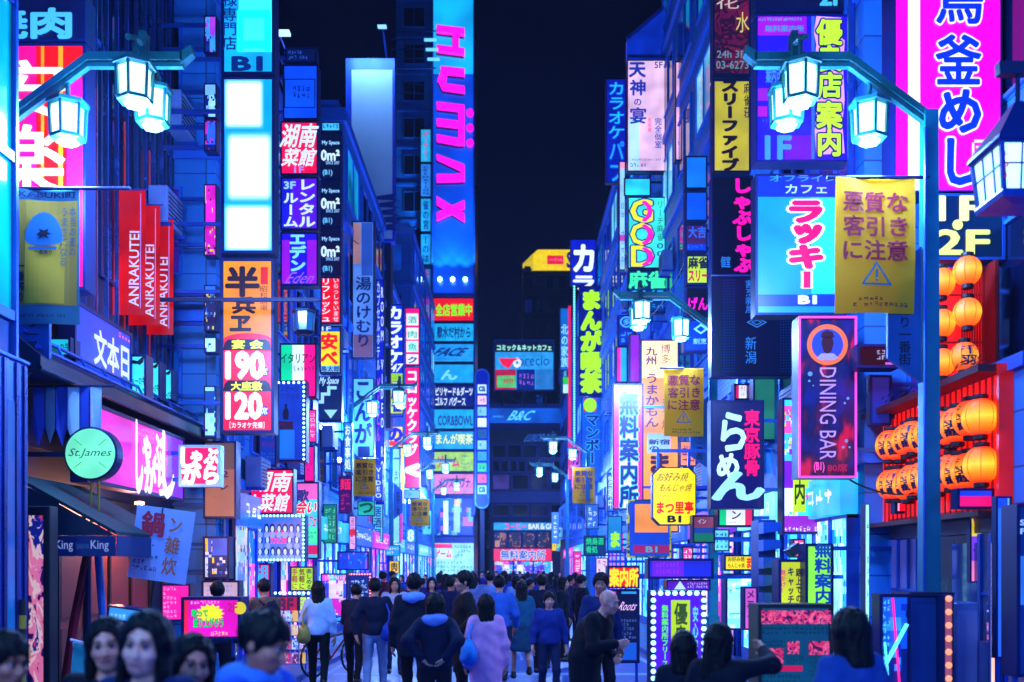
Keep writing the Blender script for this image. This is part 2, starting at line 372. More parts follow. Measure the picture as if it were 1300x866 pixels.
def wall_mat(h, tile=None, rough=.5):
    k = ('wall', h, tile, rough)
    if k in MC: return MC[k]
    m, n, l, b = _new('wall_cladding')
    tc = n.new('ShaderNodeTexCoord'); nz = n.new('ShaderNodeTexNoise'); nz.inputs['Scale'].default_value = .5; nz.inputs['Detail'].default_value = 8; nz.inputs['Roughness'].default_value = .7
    mp = n.new('ShaderNodeMapping'); mp.inputs['Scale'].default_value = (1, 1, .35)
    l.new(tc.outputs['Object'], mp.inputs['Vector']); l.new(mp.outputs['Vector'], nz.inputs['Vector'])
    c = lin(h); mx = n.new('ShaderNodeMix'); mx.data_type = 'RGBA'
    mx.inputs['A'].default_value = tuple(v*.45 for v in c[:3]) + (1,); mx.inputs['B'].default_value = tuple(min(1, v*1.5) for v in c[:3]) + (1,)
    l.new(nz.outputs['Fac'], mx.inputs['Factor']); col = mx.outputs['Result']
    if tile:
        rot = n.new('ShaderNodeMapping'); rot.inputs['Rotation'].default_value = (R(90), 0, 0)
        sx = n.new('ShaderNodeSeparateXYZ'); cb = n.new('ShaderNodeCombineXYZ'); ad = n.new('ShaderNodeMath')
        l.new(tc.outputs['Object'], sx.inputs[0]); l.new(sx.outputs['X'], ad.inputs[0]); l.new(sx.outputs['Y'], ad.inputs[1])
        l.new(ad.outputs[0], cb.inputs['X']); l.new(sx.outputs['Z'], cb.inputs['Y'])
        bt = n.new('ShaderNodeTexBrick'); bt.inputs['Scale'].default_value = 1; bt.inputs['Brick Width'].default_value = tile[0]; bt.inputs['Row Height'].default_value = tile[1]
        bt.inputs['Mortar Size'].default_value = .012; bt.offset = tile[2] if len(tile) > 2 else 0
        bt.inputs['Color1'].default_value = (1, 1, 1, 1); bt.inputs['Color2'].default_value = (.82, .82, .82, 1); bt.inputs['Mortar'].default_value = (.28, .28, .28, 1)
        l.new(cb.outputs[0], bt.inputs['Vector'])
        m2 = n.new('ShaderNodeMix'); m2.data_type = 'RGBA'; m2.blend_type = 'MULTIPLY'; m2.inputs['Factor'].default_value = 1
        l.new(col, m2.inputs['A']); l.new(bt.outputs['Color'], m2.inputs['B']); col = m2.outputs['Result']
    l.new(col, b.inputs['Base Color']); b.inputs['Roughness'].default_value = rough
    MC[k] = m; return m
LIT = [('#0a5cff', .35), ('#14b4ff', .6), ('#0a2cc0', .25), ('#7ae4ff', .8), ('#5a30ff', .4)]
def building(label, x0, x1, y0, y1, h, floors, bays, wall, side, seed=0, lit=.3, end=True, ends=2, z0=3.6, trim='#2074e4', front=True, cat='building', name='building', pane='#061030', far=False):
    """side = +1 when its street face looks towards +x; windows on that face and on the end wall that faces the camera"""
    rn = random.Random(seed)
    root = empty(name, ((x0+x1)/2, (y0+y1)/2, 0)); tag(root, label, cat, 'buildings along the street' if not far else 'buildings closing the street')
    ox, oy = (x0+x1)/2, (y0+y1)/2
    x0 -= ox; x1 -= ox; y0 -= oy; y1 -= oy
    MB().box(x0, x1, y0, y1, -.1, h).build('wall', wall, root)
    tm = mat(trim, .45, .2, name='trim'); sx = x1 if side > 0 else x0
    fh = (h - z0) / floors
    for i in range(floors + 1):
        z = z0 + i*fh - .18; cb = MB()
        a, b = sorted((sx + side*.002, sx + side*.10))
        if front: cb.box(a, b, y0-(.07 if end else 0), y1, z, z+.22)
        if end:
            a, b = (x0, sx-.001) if side > 0 else (sx+.001, x1); cb.box(a, b, y0-.07, y0-.002, z+.003, z+.2)
        if cb.v: cb.build('floor_band', tm, root)
    pb = MB(); pb.box(x0-.05, x1+.05, y0-.05, y1+.05, h, h+.25); pb.box(x0+.2, x1-.2, y0+.2, y1-.2, h+.25, h+.6)
    pb.build('parapet', tm, root)
    pm = [glass(pane)] + [glass(pane, .1, s, c) for c, s in LIT]
    def window(c, w, z, hh, facing):
        fr = MB(); pn = MB(); t = .05
        if facing == 's':
            def bx(mb, u0, u1, v0, v1, d0, d1):
                a, b = sorted((sx + side*d0, sx + side*d1)); mb.box(a, b, u0, u1, v0, v1)
        else:
            def bx(mb, u0, u1, v0, v1, d0, d1): mb.box(u0, u1, y0 - d1, y0 - d0, v0, v1)
        for u0, u1, v0, v1 in ((c-w/2, c+w/2, z, z+t), (c-w/2, c+w/2, z+hh-t, z+hh), (c-w/2, c-w/2+t, z+t, z+hh-t), (c+w/2-t, c+w/2, z+t, z+hh-t), (c-t/2, c+t/2, z+t, z+hh-t)):
            bx(fr, u0, u1, v0, v1, .003, .06)
        f = fr.build('window', tm, root)
        bx(pn, c-w/2+t, c+w/2-t, z+t, z+hh-t, .003, .02)
        pn.build('pane', rn.choice(pm[1:]) if rn.random() < lit else pm[0], f)
    for i in range(floors):
        z = z0 + i*fh + fh*.22; hh = fh*.55
        if front:
            for j in range(bays):
                w = (y1-y0)/bays; window(y0 + (j+.5)*w, w*.72, z, hh, 's')
        if end:
            for j in range(ends):
                w = min(x1-x0, 6)/ends; c = (x1 - (j+.5)*w) if side > 0 else (x0 + (j+.5)*w); window(c, w*.6, z, hh, 'e')
    return root
WB = wall_mat('#2480f0', (2.4, .6)); WB2 = wall_mat('#2488f4', (.9, .45)); WD = wall_mat('#0a1640'); WT = wall_mat('#2080f0', (.3, .1, .5)); WG = wall_mat('#1a7cf8', (1.2, 1.2))
# left row
building('dark cladded yakiniku building with tall metal fins over a low eave', -16, -6.0, 10.4, 18.4, 27, 2, 2, WD, 1, 3, lit=.0, trim='#0a1a50')
building('blue tiled building carrying the tall cyan and orange lightbox', -15.2, -5.25, 18.4, 22.6, 24, 7, 2, WB2, 1, 4, lit=.5)
building('low blue building under the crimson and violet lightbox column', -15.2, -5.25, 22.6, 27, 12.6, 3, 2, WT, 1, 5, lit=.5)
building('narrow blue building with the navy stacked lightboxes on its corner', -15.3, -5.3, 27, 33, 13, 3, 2, WB2, 1, 6, lit=.5)
building('blue building behind the painted vertical picture sign', -15.3, -5.3, 33, 43.8, 16.5, 4, 3, WB, 1, 7, lit=.5)
building('blue corner building holding the karaoke signs', -15.4, -5.4, 44.2, 58, 15, 4, 4, WG, 1, 8, lit=.5)
building('tall grid clad block beside the magenta lettered tower', -18, -5.4, 58, 75, 21, 6, 4, WG, 1, 9, lit=.5)
# right row
building('tall restaurant building with the magenta vertical sign and paper lanterns', 6.15, 15.5, -12, 14.8, 27, 7, 7, WB2, -1, 10, lit=.15)
rb = [o for o in COL.objects if o.get('label', '').startswith('tall restaurant building')][0]
MB().box(-5.325, -4.66, 9.5, 13.395, -.1, 4.05).build('lower_storey', WB, rb); MB().box(-5.4, -4.66, 9.4, 13.4, 4.052, 4.2).build('ledge', mat('#2a58b8', .45), rb)
building('blue building carrying the wide lightbox and the dining bar sign', 5.15, 15, 14.8, 22, 24, 6, 3, WB, -1, 11, lit=.5)
building('blue tiled building behind the dark column of stacked signs', 5.1, 15, 22, 34, 25, 7, 4, WT, -1, 12, lit=.5)
building('blue building with mahjong lightboxes and a slanted roof screen', 4.9, 15, 34, 56, 19.6, 5, 6, WB2, -1, 13, lit=.5)
building('far blue building with green lettered vertical sign', 4.5, 15, 56, 88, 19, 5, 6, WG, -1, 14, lit=.5)
# the near left glass building
def glass_building():
    root = empty('glass_building', (-9.5, -.8, 0)); tag(root, 'teal glass corner building lit from within beside the lamp', 'building', 'buildings along the street')
    x1, y0, y1 = 4.5, -11.2, 11.2
    MB().box(-4.5, x1-.1, y0, y1-.1, -.1, 26).build('wall', WB, root)
    mu = MB(); 
    for j in range(11):
        y = y0 + (y1-y0)*j/10; mu.box(x1-.06, x1+.03, y-.05 if j else y, y+.05 if j < 10 else y, 0, 26)
    for z in (0, 4.4, 6.0, 7.6, 9.2, 10.8, 14, 17, 20, 23, 25.9): mu.box(x1-.05, x1+.02, y0, y1, z, z+.1)
    mu.box(x1-.1, x1-.02, y1-.1, y1, 0, 26)
    mu.build('mullion', STEEL, root)
    for j in range(10):
        a = y0 + (y1-y0)*j/10 + .06; b = y0 + (y1-y0)*(j+1)/10 - .06
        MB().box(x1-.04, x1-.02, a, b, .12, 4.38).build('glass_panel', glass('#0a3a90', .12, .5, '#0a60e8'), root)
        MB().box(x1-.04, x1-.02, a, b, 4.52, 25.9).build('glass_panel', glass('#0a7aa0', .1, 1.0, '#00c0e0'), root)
    return root
glass_building()
# the lettered tower, the block beside it
def tower():
    y = 78.0; x0, x1 = X(549, y), X(602, y); h = 58
    root = empty('tower', ((x0+x1)/2, y, 0)); tag(root, 'tall blue tower with giant magenta letters reading downwards on its face', 'tower', 'buildings closing the street')
    w = x1 - x0
    MB().box(-w/2, w/2, 0, 9, -.1, h).build('wall', wall_mat('#1a4ad0', (1.6, 1.6), .4), root)
    tr = MB(); 
    for xx in (-w/2, w/2): tr.box(xx-.06, xx+.06, -.1, -.003, 6, h)
    tr.build('edge_trim', mat('#2a60e0', .3, .4), root)
    MB().box(-w/2+.08, w/2-.08, -.05, -.004, Z(372, y), Z(95, y)).build('lettered_panel', glow('#0850f0', .85, .45, scale=.3), root)  # tower face made to glow in place of light on it, brighter above
    MB().box(-w/2+.08, w/2-.08, -.05, -.004, Z(95, y)+.05, h-.2).build('glow_panel', glow('#10b0ff', 1.15, .4, scale=.3), root)
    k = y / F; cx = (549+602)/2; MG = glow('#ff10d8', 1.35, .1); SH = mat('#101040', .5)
    def L(pts_list, nm='letter'):
        for m_, dy, off in ((MG, (-.55, -.16), 0), ):
            mb = MB()
            for pts in pts_list: mb.prism([((a-cx)*k, Z(b, y)) for a, b in pts], dy[0], dy[1])
            fixn(mb.build(nm, m_, root))
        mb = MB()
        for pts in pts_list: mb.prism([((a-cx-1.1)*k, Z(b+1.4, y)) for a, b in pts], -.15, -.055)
        fixn(mb.build('letter_shadow', SH, root))  # dark offset copy painted as the shadow of the letter
    rect = lambda a, b, c, d, s=0: [(a, b), (c, b+s), (c, d+s), (a, d)]
    L([rect(555, 36, 590, 44.5, 4), rect(555, 61, 590, 69, 4.5), [(575, 47), (583, 48), (583, 66), (575, 65)]])
    L([[(560, 88), (590, 91), (590, 99.5), (560, 96.5)], [(559, 97), (568, 97.4), (566, 110), (556, 106)], [(557, 107), (566, 110), (590, 113), (590, 121), (562, 117)]])
    L([rect(555, 133, 582, 141, 3), rect(555, 154, 582, 162, 3), rect(555, 174, 582, 182, 5), [(582.2, 136), (590, 137), (590, 187), (582.2, 187)]])
    L([[(555, 199), (590, 212), (590, 221.5), (555, 205)], [(555, 224), (577, 224.5), (590, 222), (590, 232.5), (555, 233.5)]])
    L([[(555, 252), (590, 274), (590, 284), (555, 262)], [(555, 273), (590, 257), (590, 267), (555, 282.5)]])
    for c in (146, 165, 184):
        mb = MB(); mb.prism([((597-cx)*k+.27*math.cos(a*math.pi/8), Z(c, y)+.27*math.sin(a*math.pi/8)) for a in range(16)], -.5, -.2); fixn(mb.build('letter_dot', MG, root))
    mb = MB()
    for a in (559, 575, 591): mb.lathe([(.02, -.2), (.16, -.1), (.16, .1), (.02, .2)], 8, (a-cx)*k, -.5, Z(357, y))
    mb.build('floodlight', glow('#a8ffff', 9, 0), root)
    for a in (559, 575, 591):
        ld = bpy.data.lights.new('flood', 'SPOT'); ld.energy = 2600; ld.color = (.1, .6, 1); ld.spot_size = R(70); ld.shadow_soft_size = .15
        lo = bpy.data.objects.new('flood_lamp', ld); COL.objects.link(lo); lo.parent = root; lo.location = ((a-cx)*k, -.9, Z(357, y)+.2); lo.rotation_euler = (R(172), 0, 0)
    # canopy lights that stand out beside the letters
    mb = MB()
    for i, b in enumerate((66, 78, 90)): mb.box((541-cx)*k + i*.12, (556-cx)*k + i*.12, -1.9, -1.65, Z(b, y)-.06, Z(b, y)+.06)
    mb.build('floodlight', glow('#70d0ff', 1.2, 0), root)
    mb = MB()
    for b in (56, 66, 78, 90, 102): mb.tube([(-w/2-3, -1.2, Z(b, y)+.3), (-w/2+.4, -1.7, Z(b, y)+.1)], .05, 6)
    mb.build('lamp_arm', STEEL, root)
    return root
tower()
def tower_side():
    y = 78.6; x0, x1 = X(503, y), X(548.6, y)
    root = building('dark blue tiled stair wing joined beside the lettered tower', x0, x1, y, y+8, 57, 18, 1, WG, 1, 20, lit=.05, ends=1, far=True, z0=6)
tower_side()
# end of the street
def end_building():
    y = 96.0; x0, x1 = X(621, y), X(727, y); k = y/F; cx = (621+727)/2; w = x1-x0
    root = empty('end_building', ((x0+x1)/2, y, 0)); tag(root, 'dark low bar building that closes the street with stacked strip windows', 'building', 'buildings closing the street')
    zt = Z(513, y)
    MB().box(-w/2, w/2, 0, 9, -.1, zt).build('wall', wall_mat('#12246c', (.8, .8)), root)
    def band(nm, a, b, m, d=.1, x_a=-w/2, x_b=w/2): return MB().box(x_a, x_b, -d, -.003, Z(b, y), Z(a, y)).build(nm, m, root)
    band('parapet', 513, 519, mat('#2448b0', .4, .2), .2)
    fb = band('fascia_sign', 519, 537, glow('#0a5ce0', .85, .5, scale=.5), .25)
    letters(fb, 'B&C', ((648-cx)*k, Z(534, y), (676-cx)*k, Z(522, y)), '#60e0ff', -.262, .02, shear=.3)
    scribble(fb, ((626-cx)*k, Z(531, y), (644-cx)*k, Z(528, y)), 1, 8, '#70d8ff', -.262, 5)
    band('louvre_band', 538.5, 545, mat('#16308c', .5, .3), .12)
    lt = band('name_band', 546, 562, mat('#0c1a50', .5), .1)
    letters(lt, 'LUXOR BAR', ((668-cx)*k, Z(561, y), (704-cx)*k, Z(551, y)), '#2a6ae0', -.112, .0, shear=.2)
    rn = random.Random(4)
    for a, b, n, lit in ((564, 582, 5, 0), (584, 600, 9, 0), (602, 622, 4, .6), (640, 656, 4, .0)):
        for i in range(n):
            xa = -w/2 + .3 + (w-.6)*i/n; xb = -w/2 + .3 + (w-.6)*(i+.9)/n
            f = MB(); f.box(xa, xb, -.06, -.003, Z(b, y), Z(b, y)+.1); f.box(xa, xb, -.06, -.003, Z(a, y)-.1, Z(a, y)); f.box(xa, xa+.08, -.06, -.003, Z(b, y)+.1, Z(a, y)-.1); f.box(xb-.08, xb, -.06, -.003, Z(b, y)+.1, Z(a, y)-.1)
            f = f.build('window', mat('#1e3c9c', .4, .3), root)
            MB().box(xa+.08, xb-.08, -.03, -.004, Z(b, y)+.1, Z(a, y)-.1).build('pane', glass('#040a24', .08, .35, '#6a5ae0') if rn.random() < lit else glass('#040a24'), f)
    band('floor_band', 624, 638, mat('#2850c0', .4, .1), .16)
    cf = band('cafe_sign', 664, 673, glow('#18a0ff', .9, .4), .5, (627-cx)*k, (714-cx)*k)
    letters(cf, 'コーヒー', ((641-cx)*k, Z(672.5, y), (668-cx)*k, Z(664.5, y)), '#ff3070', -.512, .03); letters(cf, 'BAR＆GRILL', ((671-cx)*k, Z(672, y), (712-cx)*k, Z(665, y)), '#ffffff', -.512, .02)
    for i in range(4):
        xa = (627+i*18-cx)*k
        f = MB().box(xa, xa+17*k, -.1, -.003, Z(696, y), Z(675, y)).build('shop_window', mat('#182c80', .4, .3), root)
        MB().box(xa+.1, xa+17*k-.1, -.12, -.101, Z(694.5, y), Z(676.5, y)).build('pane', poster(['#101848', '#301848', '#c87860', '#18285c', '#e8a080'], .6, 2.2, i), f)
    rd = band('red_sign', 697, 712, glow('#ff1060', 1, .2), .4, (627-cx)*k, (700-cx)*k)
    letters(rd, '無料案内所', ((636-cx)*k, Z(710.5, y), (692-cx)*k, Z(698.5, y)), '#2040c8', -.415, .03, outline=('#e8ffff', .05))
    yb = band('yellow_sign', 677, 699, glow('#ffe020', 1, .2), .6, (701-cx)*k, (706-cx)*k); scribble(yb, ((702-cx)*k, Z(698, y), (705-cx)*k, Z(678, y)), 6, 1, '#302000', -.615, 2, vert=True)
    band('green_sign', 676, 700, poster(['#20d860', '#a0f040', '#20a0e0', '#e0ff60'], .9, 2.5, 3), .6, (707-cx)*k, (716-cx)*k)
    for i in range(3): band('shop_front', 713, 728, poster(['#ff40c0', '#2060ff', '#f0f8ff', '#20c0ff', '#6030e0'], 1, 2.6, 9+i), .3, (628+25*i-cx)*k, (651+25*i-cx)*k)
    return root
end_building()
building('dark tower block far behind with a yellow rooftop sign', X(664, 140), X(735, 140), 140, 152, Z(343, 140), 12, 1, wall_mat('#080c30'), -1, 31, lit=.1, far=True, ends=4, front=False, trim='#0a1444')
building('wide dark block standing behind the end of the street', X(575, 118), X(640, 118), 118, 128, 21, 6, 1, wall_mat('#0a1450'), 1, 33, lit=.1, far=True, ends=5, front=False, trim='#10206c')
building('wide dark block closing the cross street on the far right', X(706, 108), X(800, 108), 108, 120, 18, 5, 1, wall_mat('#0c1858'), -1, 34, lit=.3, far=True, ends=6, front=False, trim='#10206c')

# facade details on the dark yakiniku building
def fins():
    root = empty('metal_fins', (-5.9, 14.9, 0)); tag(root, 'row of tall thin vertical metal fins on the dark facade', 'facade screen')
    mb = MB()
    for i in range(16): mb.box(-.06, .0, -3.0 + i*.4, -2.97 + i*.4, 5.2, 22)
    mb.build('fin_row', mat('#4a78d0', .25, .9), root)
    mb = MB()
    for z in (5.15, 9.5, 13.5, 18): mb.box(-.098, -.04, -3.1, 3.2, z, z+.08)
    mb.build('rail', STEEL, root)
    gl = MB()
    for i in range(5): gl.box(-.03, -.01, -2.4+i*1.1, -2.38+i*1.1, 4.9, 8.8)
    gl.build('red_tube', glow('#c0281c', .5, .5), root)
fins()
def eave():
    root = empty('eave', (-5.4, 14.9, 0)); tag(root, 'long dark shop eave with a clutter of rails above the magenta fascia', 'eave')
    MB().box(-.6, .15, -3.4, 3.3, 4.14, 4.3).add([(-.6, -3.4, 4.9), (.15, -3.4, 4.3), (-.6, -3.4, 4.3), (-.6, 3.3, 4.9), (.15, 3.3, 4.3), (-.6, 3.3, 4.3)], [(0, 2, 1), (3, 4, 5), (0, 1, 4, 3)]).build('roof', mat('#0a1230', .35, .3, bump=.3), root)
    mb = MB()
    for z, x in ((4.42, .06), (4.6, -.1)): mb.tube([(x, -3.3, z), (x, 3.2, z)], .025, 6)
    for i in range(10): mb.tube([(.06, -3.1+i*.68, 4.3), (-.1, -3.1+i*.68, 4.62)], .018, 6)
    mb.build('rail', STEEL, root)
    mb = MB(); mb.tube([(.14, -3.4, 4.16), (.14, 3.3, 4.16)], .03, 6); mb.build('gutter', DARK, root)
eave()
# ------------------------------------------------------------------ street lamps
TEAL = mat('#0e5e60', .4, .3, name='teal_paint', vary=.4, scale=9); LG = glow('#9cf8fc', 3.4, .3, scale=5)
def lamp_post(x, y, d, label, plate=True, lit=True, text='劇場通り一番街', energy=560):
    root = empty('street_lamp', (x, y, 0)); tag(root, label, 'street lamp', 'green street lamps with hexagonal lanterns')
    mb = MB(); mb.box(-.13, .13, -.12, .12, 0, .9, .02); mb.add([(a*w, b*w2, z) for z, w, w2 in ((.9, .1, .1), (7.12, .075, .08)) for a, b in ((-1, -1), (1, -1), (1, 1), (-1, 1))],
        [(0, 1, 5, 4), (1, 2, 6, 5), (2, 3, 7, 6), (3, 0, 4, 7), (4, 5, 6, 7)])
    mb.build('post', mat('#147c90', .35, .4, name='teal_paint', vary=.4, scale=5), root)
    mb = MB(); mb.tube([(-.1, -.11, 1), (-.085, -.1, 4), (-.08, -.09, 6.9)], .018, 6); mb.build('conduit', STEEL, root)
    a = MB()
    P = [(0, 7.1), (d*.92, 7.78), (d*2.0, 7.78)]
    for o, t, w in ((0, .09, .06), (-.11, .05, .04)):
        for (xa, za), (xb, zb) in zip(P, P[1:]):
            q = [(xa, za-t+o), (xb, zb-t+o), (xb, zb+o), (xa, za+o)]
            a.prism(q if d > 0 else q[::-1], -w, w)
    a.prism([(d*1.98, 7.78), (d*2.1, 7.86), (d*2.12, 7.76), (d*1.98, 7.64)], -.06, .06)
    fixn(a.build('arm', TEAL, root))
    c = MB(); c.tube([(d*1.55, -.5, 7.72), (d*1.55, -.25, 7.84), (d*1.55, 0, 7.87), (d*1.55, .25, 7.84), (d*1.55, .5, 7.72)], .035, 8); c.box(d*1.55-.04, d*1.55+.04, -.08, .08, 7.6, 8.02, .01)
    c.build('cross_bar', TEAL, root)
    for lx, ly, top in ((d*.68, 0, 7.22), (d*1.55, -.29, 7.52), (d*1.55, .29, 7.52)):
        f = MB(); f.tube([(lx, ly, top-.02), (lx, ly, top+.3)], .025, 8)
        f.lathe([(.02, .06), (.14, .045), (.235, .01), (.235, -.03), (.17, -.05)], 6, lx, ly, top, ph=.5)
        f.lathe([(.17, -.38), (.195, -.38), (.195, -.42), (.13, -.435), (.13, -.38)], 6, lx, ly, top, ph=.5)
        for i in range(6):
            an = 2*math.pi*(i+.5)/6; f.tube([(lx+.185*math.cos(an), ly+.185*math.sin(an), top-.4), (lx+.2*math.cos(an), ly+.2*math.sin(an), top-.03)], .02, 4)
        lan = f.build('lantern', TEAL, root)
        MB().lathe([(.16, -.39), (.172, -.05)], 6, lx, ly, top, ph=.5).build('glass', LG if lit else glass('#0a4a6a'), lan)
        MB().lathe([(.11, -.47), (.13, -.44)], 6, lx, ly, top, ph=.5).build('diffuser', glow('#a0f4ff', 3 if lit else .2, 0), lan)
        if lit:
            ld = bpy.data.lights.new('bulb', 'POINT'); ld.energy = energy; ld.color = (.2, .4, 1); ld.shadow_soft_size = .3
            lo = bpy.data.objects.new('bulb', ld); COL.objects.link(lo); lo.parent = lan; lo.location = (lx, ly, top-.75)
    if plate:
        p = MB(); q = [(-d*0, 5.58), (d*.38, 5.25), (d*.38, 4.3), (d*0, 4.02)]
        fixn(p.prism([(d*.1+a_, b_) for a_, b_ in q], -.03, .03).build('name_plate', mat('#1c5a9c', .4, .3), root))
        pl = [o for o in COL.objects if o.parent == root and o.name.startswith('name_plate')][-1]
        letters(pl, text, (d*.1+(d*.19)-.07, 4.22, d*.1+d*.19+.07, 5.2), '#06143c', -.034, .02, vert=True, mtl=mat('#050c24', .5))
    return root
lamp_post(4.81, 11.7, -1, 'tall green street lamp with three lit hexagonal lanterns beside the magenta sign')
lamp_post(-5.71, 11.7, 1, 'green street lamp with three lit lanterns in front of the red restaurant sign')
lamp_post(4.36, 21.8, -1, 'green street lamp with lit lanterns over the yellow octagonal sign', energy=640)
lamp_post(-5.0, 32.6, 1, 'green street lamp with lit lanterns beside the navy arrow sign', energy=640)
lamp_post(3.55, 45.5, -1, 'green street lamp in front of the lime lettered comic cafe sign', energy=640)
lamp_post(3.3, 57, -1, 'green street lamp in front of the dark bar building', energy=640)
lamp_post(-5.0, 43.9, 1, 'green street lamp with lit lanterns beside the yellow and red strip sign', energy=640)
lamp_post(-4.9, 55, 1, 'green street lamp before the tall magenta katakana sign', energy=640)
lamp_post(-4.9, 67, 1, 'farthest green street lamp on the side of the lettered tower', energy=640)
for yb in (-1, -12):       # unseen lamps added behind the viewer to brighten the street
    lamp_post(4.88, yb, -1, 'added green street lamp, unseen behind the viewer on the restaurant side', energy=300); lamp_post(-4.6, yb, 1, 'added green street lamp, unseen behind the viewer on the glass building side', energy=640)

# ------------------------------------------------------------------ hanging banners
def wave(root, amp=.03, fx=3.0, fz=1.6, ph=0, only=None):
    for ch in only or [o for o in root.children if o.name.split('.')[0] not in ('rod', 'bracket')]:
        for v in ch.data.vertices:
            v.co.y += amp*(math.sin(v.co.x*fx*2 + v.co.z*fz + ph) + .6*math.sin(v.co.z*fz*2.2 + ph*2 - v.co.x*2))
def banner(label, px, y, col, texts, rodx=None, slant=(0, 0), group='hanging street banners', panels=(), amp=.03, em=.12, ph=0, name='banner', facemat=None, cut=0):
    k = y/F; cx, cz = X((px[0]+px[2])/2, y), Z((px[1]+px[3])/2, y); w, h = (px[2]-px[0])*k, (px[3]-px[1])*k
    root = empty(name, (cx, y, cz)); tag(root, label, 'banner', group)
    conv = lambda r: ((r[0]-(px[0]+px[2])/2)*k, ((px[1]+px[3])/2-r[3])*k, (r[2]-(px[0]+px[2])/2)*k, ((px[1]+px[3])/2-r[1])*k)
    n = 14; vs = [(-w/2+w*i/n, 0, -h/2+h*j/n) for j in range(n+1) for i in range(n+1)]
    fs = [(j*(n+1)+i, j*(n+1)+i+1, (j+1)*(n+1)+i+1, (j+1)*(n+1)+i) for j in range(n) for i in range(n)]
    m = facemat or glow(col, em, .5, scale=1.2)
    if not facemat: m = cloth(col, em)
    MB().add(vs, fs).add([(x_, .006, z_) for x_, _, z_ in vs], [f[::-1] for f in fs]).build('cloth', m, root, smooth=True)
    for i, p in enumerate(panels):
        r = conv(p[0]); nn = 8; a = MB()
        a.add([(r[0]+(r[2]-r[0])*i_/nn, -.003-.001*i, r[1]+(r[3]-r[1])*j/nn) for j in range(nn+1) for i_ in range(nn+1)], [(j*(nn+1)+i_, j*(nn+1)+i_+1, (j+1)*(nn+1)+i_+1, (j+1)*(nn+1)+i_) for j in range(nn) for i_ in range(nn)])
        a.build('printed_panel', p[1], root)
    for i, t in enumerate(texts):
        r = conv(t.r)
        if isinstance(t, T): letters(root, t.text, r, t.col, -.012-.001*i, **t.k)
        else: scribble(root, r, t.rows, t.cols, t.col, -.012-.001*i, seed=i+len(label), **t.k)
    wave(root, amp, ph=ph)
    if rodx is not None:
        ra, rb = (rodx[0]-(px[0]+px[2])/2)*k, (rodx[1]-(px[0]+px[2])/2)*k
        mb = MB(); mb.tube([(ra, .01, h/2+.01), (rb, .01, h/2+.01)], .02, 8)
        if slant[1]: mb.tube([(ra, .01, -h/2-.01), (rb, .01, -h/2-.01)], .015, 8)
        mb.build('rod', DARK, root)
    return root
def cloth(h, em=.1):
    k = ('cloth', h, em)
    if k in MC: return MC[k]
    m, n, l, b = _new('banner_cloth'); b.inputs['Base Color'].default_value = lin(h); b.inputs['Roughness'].default_value = .75
    tr = n.new('ShaderNodeBsdfTranslucent'); tr.inputs['Color'].default_value = lin(h); mx = n.new('ShaderNodeMixShader'); mx.inputs['Fac'].default_value = .45
    l.new(b.outputs[0], mx.inputs[1]); l.new(tr.outputs[0], mx.inputs[2]); l.new(mx.outputs[0], n['Material Output'].inputs['Surface'])
    MC[k] = m; return m
def dye(h): return mat(h, .7, vary=.1, name='dye')
def warn(label, px, y, rodx, red='#a00028', ph=0, flip=1):
    x0, y0, x1, y1 = px; w, h = x1-x0, y1-y0; t = []
    for i, row in enumerate(('悪質な', '客引き', 'に注意')):
        t.append(T(row, (x0+w*.1, y0+h*(.1+.18*i), x0+w*.9, y0+h*(.25+.18*i)), bold=.03, mtl=dye(red)))
    t.append(G((x0+w*.2, y0+h*.88, x0+w*.92, y0+h*.96), 2, 11, '#101830', mtl=dye('#101830')))
    r = banner(label, px, y, '#ffbe10', t, rodx, ph=ph)
    k = y/F; sx = w*k; zc = -h*k*.24; s = sx*.2
    tri = lambda q: [(q*math.sin(a)*1.15, zc+q*math.cos(a)) for a in (0, 2*math.pi/3, 4*math.pi/3)]
    mb = MB(); a, b = tri(s), tri(s*.78); lp = lambda p, q, t: (p[0]+(q[0]-p[0])*t, -.026, p[1]+(q[1]-p[1])*t)
    for i in range(3):
        j = (i+1) % 3
        for t in range(8): mb.add([lp(a[i], a[j], t/8), lp(a[i], a[j], (t+1)/8), lp(b[i], b[j], (t+1)/8), lp(b[i], b[j], t/8)], [(0, 1, 2, 3)])
    mb.quad(-s*.07, s*.07, zc-s*.05, zc+s*.5, -.026); mb.quad(-s*.07, s*.07, zc-s*.25, zc-s*.13, -.026)
    wave(r, .03, ph=ph, only=[mb.build('warning_triangle', dye('#10708c'), r)])
    return r
warn('large yellow warning banner hanging from the near lamp post', (1060, 226, 1162, 398), 11.62, (1050, 1180))
warn('yellow warning banner above the octagonal yellow sign', (843, 468, 893, 554), 21.7, (838, 868), ph=2)
warn('dim yellow warning banner before the dark bar building', (727, 593, 755, 639), 45.4, (723, 746), '#402060', ph=1)
warn('brown shaded warning banner under the pale picture sign', (449, 583, 477, 630), 32.4, (445, 480), '#301018', ph=3)
warn('small brownish warning banner below the tall magenta sign', (521, 634, 545, 668), 54.8, (518, 548), '#301018', ph=4)
